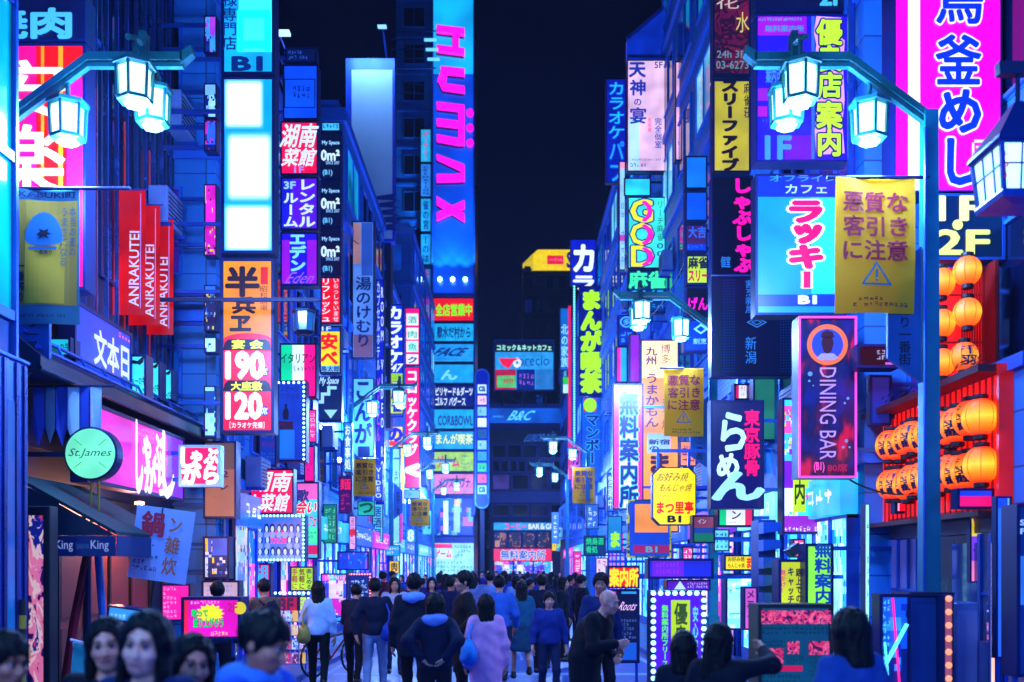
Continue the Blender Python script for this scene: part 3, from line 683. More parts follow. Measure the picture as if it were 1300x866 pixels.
# beer banner
def beer():
    px = (24, 240, 100, 412); y = 11.6
    r = banner('faded banner with a golden glass of beer beside the red sign', px, y, '#4a8a9c', [
        T('KABUKI町', (26, 243, 96, 251), bold=.03, mtl=dye('#0a1a4c')), T('一番搾り', (25, 338, 33, 384), bold=.05, vert=True, mtl=dye('#08101c')),
        T('本当の麦の|うまさになる', (76, 262, 96, 338), bold=0, vert=True, mtl=dye('#14506c')), G((26, 399, 84, 405), 1, 18, '#0a1a4c', mtl=dye('#0a1a4c')), T('一番搾り', (45, 318, 66, 323), bold=.03, mtl=dye('#101808'))],
        (22, 165), panels=[((25, 254, 97, 388), dye('#b08410')), ((33, 306, 82, 386), dye('#e0a800'))])
    k = y/F; cx, cy = 62, 326; mb = MB()
    pts = [((56.5-cx)*k + 24*k*math.cos(a)*(1 if math.sin(a) >= 0 else 1.0), (cy-306)*k + (36*k*math.sin(a) if math.sin(a) > 0 else 6*k*math.sin(a))) for a in [2*math.pi*i/28 for i in range(28)]]
    mb.add([(a, -.016, b) for a, b in pts], [tuple(range(28))]); mb.build('foam', dye('#3c90b8'), r)
    mb = MB()
    em = [(-9, 0), (-4, 5), (-6, 9), (1, 6), (7, 9), (5, 4), (11, 1), (4, 0), (7, -5), (0, -2), (-6, -5), (-4, -1)]
    mb.add([((56-cx+a)*k, -.022, (cy-299)*k + b*k*.9) for a, b in em], [tuple(range(len(em)))]); mb.build('printed_emblem', dye('#101c18'), r)
    mb = MB(); mb.prism([((36-cx)*k, (cy-314)*k), ((74-cx)*k, (cy-314)*k), ((72-cx)*k, (cy-317.5)*k), ((38-cx)*k, (cy-317.5)*k)], -.02, -.019); fixn(mb.build('ribbon', dye('#4080b0'), r))
beer()
def red_flag(y, label):
    k = y/F; root = empty('banner', (-5.76, y, 6.7)); tag(root, label, 'banner', 'red banners on the dark facade')
    w, h = .5, 1.9; n = 8
    vs = [(-w/2+w*i/n, 0, -h/2+h*j/n) for j in range(n+1) for i in range(n+1)]; fs = [(j*(n+1)+i, j*(n+1)+i+1, (j+1)*(n+1)+i+1, (j+1)*(n+1)+i) for j in range(n) for i in range(n)]
    MB().add(vs, fs).add([(a, .006, b) for a, _, b in vs], [f[::-1] for f in fs]).build('cloth', glow('#f00c08', .5, .9, scale=1.1), root, smooth=True)  # cloth glows unevenly by itself in place of light falling on it
    letters(root, 'ANRAKUTEI', (-.0, -.78, .17, .35), '#c8d0ff', -.006, .01, s_em=.8); COL.objects[-1]
    lt = [o for o in COL.objects if o.parent == root and o.name.startswith('lettering')][0]
    bpy.data.objects.remove(lt)
    v, f = run('ANRAKUTEI', .01); lo, hi = v.min(0), v.max(0); q = (v-lo)/(hi-lo)
    mb = MB(); mb.v = [(float(.16-b*.15), -.008, float(-.82+a*1.15)) for a, b in q]; mb.f = list(f); mb.build('lettering', ink('#d0d4ff', .75), root)
    MB().quad(.175, .185, -.85, .9, -.008).build('line', ink('#a8a0ff', .6), root)
    wave(root, .015)
    MB().tube([(-.28, .01, .96), (.3, .01, .96)], .015, 6).build('rod', STEEL, root)
red_flag(15.55, 'bright red banner nearest the lamp on the dark facade'); red_flag(16.2, 'red banner in the middle of the three, half hidden by the first'); red_flag(16.85, 'farthest and lowest looking of the three red banners')
# ------------------------------------------------------------------ signs, left side
GL = 'lightbox signs on the side of the glass building'
sign('sign', 'dark sign with two pale blue characters above the red sign', (-40, -6, 109, 53), 12.4, '#081450', [T('焼肉', (-22, 12, 90, 49), '#48b8ff', bold=.05)], s=.6, group=GL)
sign('sign', 'huge red and magenta sign with white characters behind the beer banner', (-40, 55, 109, 368), 12.4, '#ff0a78',
     [T('安', (-12, 78, 82, 152), '#f0ffff', bold=.02), T('楽', (-12, 160, 82, 250), '#f0ffff', bold=.02), T('亭', (-12, 265, 82, 350), '#f0ffff', bold=.02)],
     panels=[((46, 57, 106, 238), '#ff1008', 1.0), ((52, 57, 56, 366), '#ff9a10', .9), ((74, 57, 80, 366), '#ff9a10', .9), ((85, 100, 106, 240), '#ff1a98', 1.0)], s=1.1, group=GL)
for i, (px, y, lb) in enumerate((((55, 428, 90, 453), 13.0, 'small cyan beef sign half hidden by the plate of the lamp'), ((162, 450, 186, 508), 15.2, 'cyan lightbox with a black bull, nearest of the three'), ((187, 459, 203, 507), 16.1, 'middle cyan bull lightbox under the red banners'), ((204, 468, 219, 508), 16.9, 'farthest of the three cyan bull lightboxes'))):
    def bull(r, c, k, px=px):
        w = px[2]-px[0]; bx = px[0]; by = px[1]
        pts = [(.1, .42), (.12, .2), (.25, .25), (.55, .3), (.8, .12), (.92, .06), (.95, .12), (.88, .2), (.85, .36), (.7, .45), (.66, .5), (.62, .44), (.3, .42), (.2, .5), (.16, .42)]
        cx, cy = (px[0]+px[2])/2, (px[1]+px[3])/2
        MB().add([((bx+a*w-cx)*k, -.02, (cy-by-b*w*1.2)*k) for a, b in pts], [tuple(range(len(pts)))]).build('printed_bull', ink('#04101c', .3), r)
    y0 = px[1]
    if i: sign('sign', lb, px, y, '#40ecff', [T('ジョーの牛', (px[0]+1, px[1]+29, px[2]-1, px[1]+39), '#041430', bold=.02), G((px[0]+2, px[1]+42, px[2]-2, px[1]+55), 2, 5, '#083a80')], group='cyan bull lightboxes', art=bull, s=.9)
    else: sign('sign', lb, px, y, '#20d0f0', [T('ジョーの牛', (56, 436, 89, 446), '#041430', bold=.02)], group='cyan bull lightboxes', s=.9)
wall_sign('sign', 'wide blue sign along the facade with small white characters', 'l', 13.1, 15.1, 4.42, 5.36, '#0a48e8', [T('文本日', (.3, .25, .92, .75), '#d0d8ff', bold=.04), G((.72, .1, .95, .2), 1, 4, '#ff60c0')], s=.75, x=-5.75)
def fascia():
    r = wall_sign('sign', 'long magenta fascia sign with white brushed characters under the eave', 'l', 13.0, 16.9, 3.0, 4.05, '#f414c8', [T('し', (.43, .06, .5, .97), '#f4f0ff', bold=.07), T('ゃぶ', (.5, .12, .72, .62), '#f4f0ff', bold=.06), T('がら', (.52, .5, .76, .96), '#f4f0ff', bold=.07), T('し', (.72, .05, .86, .97), '#f4f0ff', bold=.05), G((.45, .08, .62, .22), 2, 8, '#ff90e8')], panels=[((.78, .05, .99, .95), '#8a30f0', .9)], s=.9, x=-5.55, uneven=.35)
fascia()
def round_sign():
    y = 12.3; k = y/F
    r = empty('round_sign', (X(119, y), y, Z(577, y))); tag(r, 'round pale green lit sign with blackletter writing by the fascia', 'sign')
    rad = 34*k; n = 40
    MB().lathe([(rad-.02, -.1), (rad, -.09), (rad, .09), (rad-.02, .1)], n).build('housing', FRAME, r)
    for o in [r]: pass
    h = [o for o in COL.objects if o.parent == r][0]; h.rotation_euler = (R(90), 0, 0)
    MB().add([((rad-.025)*math.cos(2*math.pi*i/n), -.103, (rad-.025)*math.sin(2*math.pi*i/n)) for i in range(n)], [tuple(range(n))]).build('face', glow('#78f8c0', .95, .3, scale=3), r)
    letters(r, 'St.James', (-.25, -.06, .25, .06), '#0a2a50', -.108, .012, shear=.1)
    mb = MB()
    for s1 in (-1, 1):
        for s2 in (-1, 1): mb.tube([(s1*.1, -.106, s2*.1+.0), (s1*.19, -.106, s2*.17)], .005, 4)
    mb.build('printed_ornament', ink('#30b080', .6), r)
    mb = MB(); mb.box(-.9, -rad-.001, -.02, .02, -.03, .03); mb.tube([(-.05, 0, rad), (-.05, 0, rad+.45)], .012, 6); mb.build('bracket', DARK, r)
    mb = MB(); mb.tube([(-.03, 0, -rad), (-.03, 0, -rad-.6)], .015, 6); mb.tube([(.06, 0, -rad), (.06, 0, -rad-.6)], .015, 6); mb.build('hanging_rod', mat('#c8a020', .5), r)
round_sign()
def awning():
    r = empty('awning', (-4.9, 12.6, 2.2)); tag(r, 'dark green sloped awning with lettered valance over a shop entrance', 'awning')
    y0, y1 = -1.1, .9; xa, xb, za, zb = -.7, .5, .78, .12
    fixn(MB().add([(xa, y0, za), (xb, y0, zb), (xb, y1, zb), (xa, y1, za), (xa, y0, za-.04), (xb, y0, zb-.04), (xb, y1, zb-.04), (xa, y1, za-.04)], [(0, 1, 2, 3), (7, 6, 5, 4), (0, 4, 5, 1), (1, 5, 6, 2), (2, 6, 7, 3), (3, 7, 4, 0)]).build('canvas', mat('#0f3338', .7, vary=.5, scale=6), r))
    MB().add([(xa, y0-.002, za-.05), (xb, y0-.002, zb-.05), (xa, y0-.002, zb-.05)], [(0, 2, 1)]).build('gable', mat('#0c2a3c', .7, vary=.4), r)
    v = MB().box(xa, xb, y0-.012, y0-.004, zb-.28, zb-.052).box(xb+.002, xb+.012, y0, y1, zb-.28, zb-.045).build('valance', mat('#103a74', .7), r)
    for i, s in enumerate(('King', 'King', 'King')): letters(v, s, (xa+.12+i*.4, zb-.23, xa+.32+i*.4, zb-.1), '#b0c4ff', y0-.016, .01, mtl=glow('#a8c0ff', .5, 0, False))
    for i in range(2): letters(v, 'ISAKAYA', (xa+.36+i*.4, zb-.2, xa+.5+i*.4, zb-.14), '#5080d0', y0-.016, 0, mtl=ink('#4070c0', .4))
awning()
def noren():
    r = empty('scalloped_curtain', (-5.45, 12.4, 3.9)); tag(r, 'blue and white scalloped curtain hanging under the dark eave', 'curtain')
    for i in range(6):
        x = -.3 + i*.14; pts = [(x, .2), (x+.13, .2), (x+.13, -.3), (x+.065, -.52 + .03*(i % 2)), (x, -.3)]
        MB().add([(a, .02*math.sin(a*30), b) for a, b in pts], [tuple(range(5))[::-1]]).build('flap', mat(['#2a50c8', '#a8c8e8'][i % 2], .7, vary=.4), r)
    MB().tube([(-.5, 0, .21), (.7, 0, .21)], .015, 6).build('rod', DARK, r)
noren()
sign('framed_sign', 'square magenta sign in a pale rounded frame with white brushed kana', (227, 565, 280, 618), 16.2, '#ff1060', [T('し', (231, 569, 250, 594), '#f4ffff', bold=.07), T('ゃぶ', (243, 570, 277, 590), '#f4ffff', bold=.07), T('がら', (232, 590, 277, 614), '#f4ffff', bold=.08)], frame=mat('#78b8ff', .3, .2), border=.045, depth=.18)
GB = 'lightboxes of the tall corner column'
sign('lightbox', 'tall cyan lightbox with ghosted green characters and B1 in navy', (281, -40, 349, 95), 17.2, '#10a4ff', [T('様専門店', (283, -8, 301, 64), '#0a2a70', bold=.02, vert=True), T('ドロ', (303, -60, 343, 64), '#10ece0', bold=.05, vert=True, s_em=1.2), T('B1', (296, 73, 332, 90), '#06246c', bold=.06)], panels=[((303, -38, 345, 66), '#38e8ff', 1.2)], s=1.1, group=GB, border=.05)
sign('lightbox', 'tall lightbox with blank blown out white panels', (281, 97, 349, 322), 17.2, '#0a98ff', panels=[((283, 99, 336, 165), tubes('#0a98ff', '#d0fcff', 1, 1.9)), ((286, 166, 347, 258), tubes('#0a98ff', '#d0fcff', 1, 2.0)), ((283, 258, 347, 321), tubes('#10a4ff', '#d8ffff', 1, 2.1))], s=1.2, group=GB, border=.05, uneven=.25)
def numbers():
    k = 17.2/F
    def art(r, conv, k):
        cx, cy = 313.5, 439
        for yy in (431, 483):
            mb = MB(); pts = [(283, yy+14), (285, yy+4), (290, yy), (337, yy), (342, yy+4), (344, yy+14)]
            mb.add([((a-cx)*k, -.0145, (cy-b)*k) for a, b in pts], [tuple(range(6))]); fixn(mb.build('printed_tab', ink('#0a0c38', .6), r))
        for yy in (472, 522):
            n = 16; MB().add([((335.5-cx)*k+5.6*k*math.cos(2*math.pi*i/n), -.021, (cy-yy)*k+6.4*k*math.sin(2*math.pi*i/n)) for i in range(n)], [tuple(range(n))]).build('printed_disc', ink('#0a3ac0', .9), r)
            c = conv((331, yy-4.5, 340, yy+4.5)); letters(r, '席', c, '#f0ffff', -.022, .02)
        pts = [((283-cx)*k, (cy-432)*k)] + [((314-cx+31*math.sin(a))*k, (cy-432+9*math.cos(a))*k) for a in [(-1+2*i/12)*math.pi/2 for i in range(13)]] + [((345-cx)*k, (cy-432)*k)]
        fixn(MB().add([(a, -.0055, b) for a, b in pts], [tuple(range(len(pts)))]).build('printed_arch', ink('#ff1040', 1), r))
    sign('lightbox', 'orange over red lightbox with white numbers 190 and 120 on it', (280, 328, 348, 550), 17.2, '#ff8c08', [
        T('半', (288, 340, 328, 376), '#180c20', bold=.06), T('兵', (296, 378, 324, 398), '#180c20', bold=.06), T('ヱ', (293, 402, 318, 420), '#180c20', bold=.06), T('昭和酒場', (330, 364, 340, 395), '#402008', bold=0, vert=True),
        T('宴 会', (295, 432, 334, 443), '#f0ff30', bold=.05), T('190', (288, 448, 335, 480), '#f4ffff', bold=.07), T('大座敷', (294, 485, 333, 496), '#f0ff30', bold=.05), T('120', (288, 500, 332, 531), '#f4ffff', bold=.07), T('［カラオケ完備］', (292, 536, 336, 544), '#f4ffff', bold=.02)],
        panels=[((282.5, 432, 345.5, 547), '#ff1040', 1.05), ((331, 339, 340, 361), '#e01810', 1)], group=GB, border=.05, s=1.1, art=art)
numbers()
# narrow strip of small signs left of the column
for i, (a, b, cols) in enumerate(((20, 68, ['#0a2a80', '#40a0ff', '#c040e0', '#0a1a60']), (106, 150, ['#0a1a70', '#80c8ff', '#0a2a80', '#a0e0ff']), (152, 192, ['#0a1a60', '#3060ff', '#d02090', '#0a1a60']), (234, 325, ['#f0e020', '#ff20c0', '#f0e020', '#e010a0', '#201030']), (362, 420, ['#0a3080', '#1a70d0', '#e0d020', '#0a1a50']), (428, 448, ['#80e0ff', '#0a3080', '#b0f0ff']), (490, 556, ['#70d0ff', '#0a2a70', '#a0e8ff', '#104090']))):
    sign('strip_sign', 'narrow upright sign by the tall column, %s' % ['topmost and blue', 'second from the top in pale script', 'third with a pink edge', 'yellow and magenta', 'dim one under the yellow one', 'short cyan one', 'lowest one in cyan print'][i], (259, a, 275, b), 17.6, '#0a50ff', facemat=poster(cols, .75, 7.5, i, stretch=(1, 1, .7)), depth=.2, group='narrow strip of small upright signs', border=.02, side='l')
G22 = 'lightboxes stacked on the low blue building'
Y2 = 22.2
def dots(r, conv, k): scribble(r, conv((371, 109, 394, 126)), 2, 4, '#040c30', -.017, 3)
sign('lightbox', 'dark top lightbox with faint small print over the blue one', (362, 60, 402, 80), Y2, '#081c60', [G((366, 64, 398, 77), 2, 9, '#2a60d8')], s=.5, group=G22)
sign('lightbox', 'blue lightbox with a thin black square round tiny characters', (359, 82, 404, 152), Y2, '#0a50ff', panels=[((361, 100, 400, 137), '#040c30', .2), ((362, 101.2, 399, 135.8), '#0c54ff', .9)], s=.85, group=G22, art=dots)
sign('lightbox', 'crimson lightbox with four pale brushed characters, the upper of two alike', (356, 154, 404, 222), Y2, '#ff0a50', [T('湖南', (358, 158, 402, 187), '#d8f4ff', bold=.03, shear=.15), T('菜館', (360, 189, 400, 211), '#d8f4ff', bold=.03, shear=.15), T('1F', (374, 212, 386, 220), '#60a0ff')], s=1, group=G22)
sign('lightbox', 'violet lightbox with pale katakana and a boxed 3F', (356, 225, 404, 292), Y2, '#5a10f0', [T('3F', (361, 231, 375, 240), '#90c8ff', bold=.05), T('レンタル', (380, 229, 400, 288), '#d0ecff', bold=.05, vert=True), T('ルーム', (361, 246, 378, 288), '#d0ecff', bold=.05, vert=True)], panels=[((358, 227, 370, 290), '#1a18d8', .9)], s=.9, group=G22)
sign('lightbox', 'indigo and purple lightbox with stretched katakana and a script line', (356, 295, 404, 363), Y2, '#2a10e8', [T('エデン', (369, 299, 388, 344), '#80e0ff', bold=.07, vert=True), T('Eden', (366, 346, 399, 360), '#a060ff', bold=.0, shear=.3)], panels=[((357.5, 305, 368, 360), '#a010f0', .9), ((390, 305, 402, 360), '#a010f0', .9)], s=.85, group=G22)
Y3 = 26.4
G3 = 'navy stacked lightboxes on the corner'
sign('lightbox', 'small pale cyan lightbox topping the navy stack', (408, 155, 432, 167), Y3, '#40c8ff', [G((410, 157, 430, 165), 1, 5, '#0a2a80')], group=G3)
for i, yy in enumerate((168, 229, 290)):
    sign('lightbox', 'navy floor sign with pale lettering, %s of three alike' % ('uppermost', 'middle', 'lowest')[i], (407, yy, 433, yy+60), Y3, '#04103c', [T('My Space', (409, yy+11, 431, yy+17), '#90d0ff', bold=.04), T('0m²', (408, yy+23, 431, yy+36), '#d0f0ff', bold=.05), T('SINCE 2007', (414, yy+37, 431, yy+41), '#90c8ff', bold=.02), T('(B1)', (410, yy+48, 422, yy+56), '#60c0ff', bold=.04)], s=.6, group=G3)
sign('lightbox', 'red upright lightbox with two columns of white kana', (407, 352, 433, 411), Y3, '#ff1020', [T('リフレッシュ', (409, 354, 419, 408), '#f0f4ff', bold=.03, vert=True), T('いらっしゃいませ', (423, 354, 430, 408), '#ffd8e0', vert=True)], group=G3)
sign('lightbox', 'yellow lightbox with red swirling kana under the red one', (406, 414, 433, 474), Y3, '#ffe020', [T('安べ', (408, 424, 428, 462), '#f01818', bold=.06, vert=True), T('1F', (409, 415, 420, 420), '#d0e8ff'), T('島太郎', (408, 465, 431, 472), '#102080', bold=.03)], panels=[((407, 415, 432, 421), '#1a50d0', .8), ((407, 464, 432, 473), '#80d0ff', .9)], group=G3)
def arrow(r, conv, k):
    mb = MB(); cx, cy = 419.5, 506
    for pts in ([(405, 512), (412, 512), (412, 502), (420, 502), (420, 494), (428, 494), (428, 490), (416, 490), (416, 498), (408, 498), (408, 508), (405, 508)], [(412, 520), (429, 520), (420.5, 531)]):
        mb.add([((a-cx)*k, -.02, (cy-b)*k) for a, b in pts], [tuple(range(len(pts)))[::-1]])
    mb.build('printed_arrow', ink('#a0e4ff', .9), r)
sign('lightbox', 'navy lightbox with a white stair line and a down arrow', (404, 478, 434, 535), Y3, '#082468', [T('My Space', (406, 479, 430, 490), '#b0e0ff', bold=.03, shear=.1), T('B1', (416, 521, 425, 525), '#082060', bold=.03)], s=.8, group=G3, art=arrow)
sign('lightbox', 'green, white and pink striped lightbox with black katakana', (355, 436, 402, 505), 22.6, '#e8ffff', [T('イタリアン', (357, 449, 400, 461), '#101440', bold=.02), G((372, 465, 400, 472), 1, 6, '#2a2a60')], panels=[((356.5, 437.5, 371, 503), '#10e0a0', 1), ((386, 437.5, 400.5, 503), '#ff1090', 1)], group='tricolour lightboxes')
def bulb_panel(r, conv, k):
    c = conv((354, 486, 386, 583)); bulbs(r, edge(c[0], c[3], c[2], c[3], 6) + edge(c[2], c[3], c[2], c[1], 18), .028, '#b0f0ff', 3)
    f = conv((358, 512, 368, 533)); mb = MB(); pts = [(.2, 0), (.8, 0), (.9, .4), (.75, .65), (.65, .7), (.68, .9), (.5, 1), (.35, .9), (.4, .7), (.25, .6), (.1, .35)]
    mb.add([(f[0]+(f[2]-f[0])*a, -.02, f[1]+(f[3]-f[1])*b) for a, b in pts], [tuple(range(len(pts)))]); mb.build('printed_figure', ink('#1a1040', .4), r)
sign('lightbox', 'blue panel edged with a row of white bulbs and a dark figure', (352, 483, 389, 586), 22.0, '#0a44d8', [T('ステージ', (356, 489, 380, 498), '#2a1a80', bold=.02), T('マジック', (356, 500, 380, 507), '#2a1a80', bold=.02)], panels=[((354, 535, 372, 545), '#401850', .5), ((354, 546, 374, 582), '#1a78f0', .8)], s=.75, art=bulb_panel, group='bulb edged lightboxes')
sign('lightbox', 'dim blue lightbox below the bulb edged panel', (328, 536, 351, 592), 21.4, '#0a3ac0', [T('ステージ', (332, 548, 349, 556), '#3060e0'), T('マジック', (332, 560, 349, 568), '#601890', bold=.02), G((331, 574, 349, 588), 3, 5, '#2a60d0')], s=.6)
sign('lightbox', 'magenta end lightbox beside the bulb edged panel', (386, 566, 400, 612), 22.8, '#ff1898', [G((388, 570, 398, 608), 5, 2, '#8010a0')], s=.9)
sign('lightbox', 'crimson lightbox with brushed characters, lower of two alike', (317, 595, 373, 653), 20.6, '#ff0a58', [T('湖南', (321, 599, 369, 624), '#d8f4ff', bold=.03, shear=.15), T('菜館', (331, 627, 366, 649), '#d8f4ff', bold=.03, shear=.15), T('1F', (320, 628, 328, 648), '#d8f4ff', vert=True)], s=1, group=G22)
def idol(r, conv, k):
    c = conv((320.5, 655, 385.5, 711)); bulbs(r, edge(c[0], c[3], c[2], c[3], 15) + edge(c[0], c[1], c[2], c[1], 15) + edge(c[0], c[1], c[0], c[3], 12)[1:-1] + edge(c[2], c[1], c[2], c[3], 12)[1:-1], .026, '#a0f4ff', 3)
    hb, fb, db = MB(), MB(), MB(); rn = random.Random(8)
    for row, (yy, n) in enumerate(((666, 7), (680, 6), (695, 7))):
        for i in range(n):
            if row == 1 and i in (2, 3): continue
            q = conv((326+i*56/n+rn.uniform(0, 1.5), yy, 326+i*56/n+8, yy+13)); w = q[2]-q[0]; h = q[3]-q[1]; x = (q[0]+q[2])/2; z = q[3]-h*.4
            el = lambda rx, rz, cx, cz, yy_, mb: mb.add([(cx+rx*math.cos(a*math.pi/6), yy_, cz+rz*math.sin(a*math.pi/6)) for a in range(12)], [tuple(range(12))])
            el(w*.48, h*.5, x, z, -.018, hb); el(w*.27, h*.3, x, z-h*.04, -.020, fb); el(w*.5, h*.32, x, z-h*.62, -.019, db)
    hb.build('hair_print', ink('#10185c', .6), r); fb.build('face_print', ink('#b8d8ff', .95), r); db.build('dress_print', ink('#88a0ff', .9), r)
sign('lightbox', 'bulb framed picture sign of many dancers over the blue doorway', (318, 654, 388, 713), 20.8, '#3a70ff', [T('HAPPY|STAGE', (341, 673, 366, 690), '#ff2a70', bold=.05, shear=.2)], s=.9, art=idol, group='bulb edged lightboxes')
sign('lightbox', 'slanted red lettering on a cyan and green cafe sign', (376, 612, 405, 710), 22.4, '#40d8ff', [T('歌', (378, 622, 392, 637), '#203080', bold=.05), T('会い', (377, 636, 402, 652), '#ff2040', bold=.05, shear=.2, outline=('#f0ffff', .05)), T('カフェ', (386, 655, 402, 668), '#ff2040', bold=.04, shear=.2), G((390, 674, 402, 684), 2, 3, '#106090')], panels=[((377, 613, 404, 634), '#ff70d0', .9), ((389, 670, 404, 690), '#50ffb0', .9), ((389, 692, 404, 704), '#f02060', .9)])
# ground level on the left, between the brown doors and the bicycle
wall_sign('menu_case', 'pale lit poster case beside the brown doors', 'l', 18.9, 19.9, .6, 3.4, '#f0c0a0', facemat=poster(['#f0d8d0', '#a0c8ff', '#e8e0ff', '#6080e0', '#ffd040', '#304080'], .8, 3, 2))
sign('poster_case', 'brown and pale lit poster with dark writing under the square frame', (258, 560, 300, 658), 18.2, '#c07860', [T('2', (282, 598, 290, 606), '#102040'), T('レ', (281, 612, 290, 622), '#102040'), G((270, 630, 290, 633), 1, 8, '#c02020')], panels=[((259, 562, 299, 596), '#806058', .5)], s=.55, bracket=False)
sign('poster_case', 'pale lit poster with blue and yellow print behind the magenta stand', (258, 681, 291, 735), 18.3, '#c8d0ff', facemat=poster(['#c8d8ff', '#f0e8ff', '#3a60d0', '#e0c0d0', '#ffd020', '#20306c'], .85, 4.2, 21), texts=[G((261, 715, 288, 732), 3, 6, '#1a2a60')], bracket=False)
sign('poster_case', 'pale pinkish lit notice below the blue and yellow poster', (256, 737, 304, 762), 18.25, '#e0c0d8', [G((262, 741, 296, 760), 3, 7, '#8090d0')], s=.7, bracket=False)
sign('sign', 'crimson sign with blue brushed strokes at the left of the doorway', (314, 715, 344, 766), 21.0, '#e00a50', [T('湖南', (317, 718, 340, 762), '#50a0ff', bold=.04, vert=True)], s=.8, bracket=False)
sign('sign', 'lime green sign with three columns of dark characters', (368, 719, 399, 751), 21.2, '#b8f020', [T('手軽に', (371, 722, 378, 748), '#a02040', bold=.03, vert=True), T('気軽に', (380, 722, 387, 748), '#601828', bold=.03, vert=True), T('楽しめる', (389, 722, 396, 748), '#104040', bold=.03, vert=True)], s=.85, bracket=False)
def brow(r, conv, k):
    c = conv((350, 753, 392, 753)); bulbs(r, edge(c[0], c[1], c[2], c[1], 8) + edge(c[2], c[1], c[2], c[1]-.35, 4), .028, '#b0f0ff', 4)
sign('sign', 'crimson sign with dark blurred characters under a bulb row', (350, 756, 379, 780), 21.1, '#d00a50', [T('3F', (356, 760, 372, 777), '#401040', bold=.06)], s=.75, bracket=False, art=brow)
sign('sign', 'small yellow and cyan notice beside the crimson sign', (380, 757, 390, 779), 21.1, '#d0f060', [G((381, 760, 389, 777), 4, 2, '#2080a0')], bracket=False)
sign('poster_case', 'pink and cyan girls poster case behind the walking woman', (407, 728, 441, 790), 25.6, '#ff40c0', facemat=poster(['#ff50d0', '#40c0ff', '#e0d0ff', '#3040e0', '#ff90e0', '#d020a0'], .9, 4.5, 5), texts=[G((412, 731, 438, 742), 2, 8, '#ffe0ff')], bracket=False)
def starry(r, conv, k):
    c = conv((443, 729, 470, 790)); bulbs(r, edge(c[0], c[3], c[2], c[3], 9) + edge(c[2], c[3], c[2], c[1], 16), .025, '#ff90a0', 2)
sign('poster_case', 'dark blue board with white script and a dotted pink edge', (442, 727, 471, 792), 26.5, '#0a2088', [G((445, 735, 467, 785), 8, 5, '#a0d8ff'), ], s=.8, bracket=False, art=starry)
sign('sign', 'blue header panel above the dark script board', (428, 700, 468, 724), 26.6, '#1a68f0', facemat=poster(['#1050e0', '#2080ff', '#a060f0', '#0a3cb8'], .8, 3.5, 8), bracket=False)
sign('poster_case', 'magenta notice standing at the edge of the doorway on the left', (204, 741, 242, 789), 17.0, '#ff20b0', [G((207, 745, 225, 785), 7, 4, '#ffa0e8')], s=.85, bracket=False)
def mag_stand():
    def art(r, conv, k):
        n = 28; cx, cy = 259, 784; pts = []
        for i in range(n):
            q = (15, 11)[i % 2]*k*1.0; pts.append(((258-cx)*k + q*1.25*math.cos(2*math.pi*i/n), -.013, (cy-778)*k + q*.85*math.sin(2*math.pi*i/n)))
        MB().add(pts, [tuple(range(n))]).build('printed_burst', ink('#f0f020', 1), r)
        n = 18; MB().add([((296-cx)*k+8*k*math.cos(2*math.pi*i/n), -.013, (cy-771)*k+8*k*math.sin(2*math.pi*i/n)) for i in range(n)], [tuple(range(n))]).build('printed_disc', ink('#e8d020', .9), r)
        letters(r, '2F', conv((290, 766, 302, 776)), '#c01070', -.03, .04)
    sign('stand_sign', 'magenta standing sign with a yellow burst behind the selfie group', (230, 758, 306, 812), 11.5, '#f010c0', [T('歌って', (244, 774, 264, 783), '#10e060', bold=.04, outline=('#203060', .05)), T('盛り上がろう', (246, 785, 284, 796), '#10e060', bold=.04, outline=('#203060', .05)), G((242, 762, 280, 768), 1, 9, '#ffb0f0'), G((268, 800, 290, 808), 1, 5, '#f0f020')], panels=[((231.5, 760, 239, 810), '#ff2050', 1)], bracket=False, art=art, depth=.35, uneven=.35)
mag_stand()
# farther left
def bill():
    y = 44.0; k = y/F; cx, cy = 470, 190
    r = empty('billboard', (X(cx, y), y, Z(cy, y))); tag(r, 'tall blank billboard washed white by lamps above the blue corner building', 'billboard')
    w, h = 62*k, 232*k
    MB().box(-w/2, w/2, .0, .6, -h/2, h/2).build('housing', mat('#1a48d8', .4, .2), r)
    MB().quad(-w/2+.25, w/2-.1, -h/2+.1, h/2-.5, -.01).build('face', mat('#c4d4f4', .5, vary=.06), r)
    mb = MB(); pts = []
    for i in range(5): 
        x0 = -w/2+.5; z = (cy-252)*k - i*.32
        mb.add([(x0+.9, -.03, z+.1), (x0+1.7, -.03, z+.22), (x0+1.5, -.03, z), (x0+1.9, -.03, z-.12), (x0+.5, -.03, z-.04)], [(0, 1, 2, 3, 4)])
    fixn(mb.build('printed_branch', ink('#0a1a70', .5), r))
    for i in range(3):
        ld = bpy.data.lights.new('flood', 'SPOT'); ld.energy = 260; ld.color = (.2, .5, 1); ld.spot_size = R(95); ld.shadow_soft_size = .1
        lo = bpy.data.objects.new('flood_lamp', ld); COL.objects.link(lo); lo.parent = r; lo.location = (-w/3+i*w/3, -1.5, h/2+.5); lo.rotation_euler = (R(38), 0, 0)
    MB().tube([(w/3, .1, h/2), (w/3, -1.4, h/2+.62)], .04, 6).build('lamp_arm', STEEL, r)
    MB().box(w/3-.18, w/3+.18, -1.65, -1.4, h/2+.52, h/2+.57).build('floodlight', glow('#90d8ff', 1.2, 0), r)
    MB().box(-w/2+.2, w/2-.2, .3, 1.2, -h/2-8, -h/2-.002).build('support_frame', DARK, r)
bill()
sign('sign', 'tall painted picture sign with brushed kana and a misty scene', (447, 281, 475, 455), 34.5, '#5a90f0', [T('湯のけむり', (452, 352, 471, 440), '#081c60', bold=.03, vert=True)], panels=[((448.5, 283, 458, 335), '#c09098', .6), ((459, 283, 473, 350), '#3060d0', .6), ((449, 425, 473, 453), '#806080', .6)], s=.75)
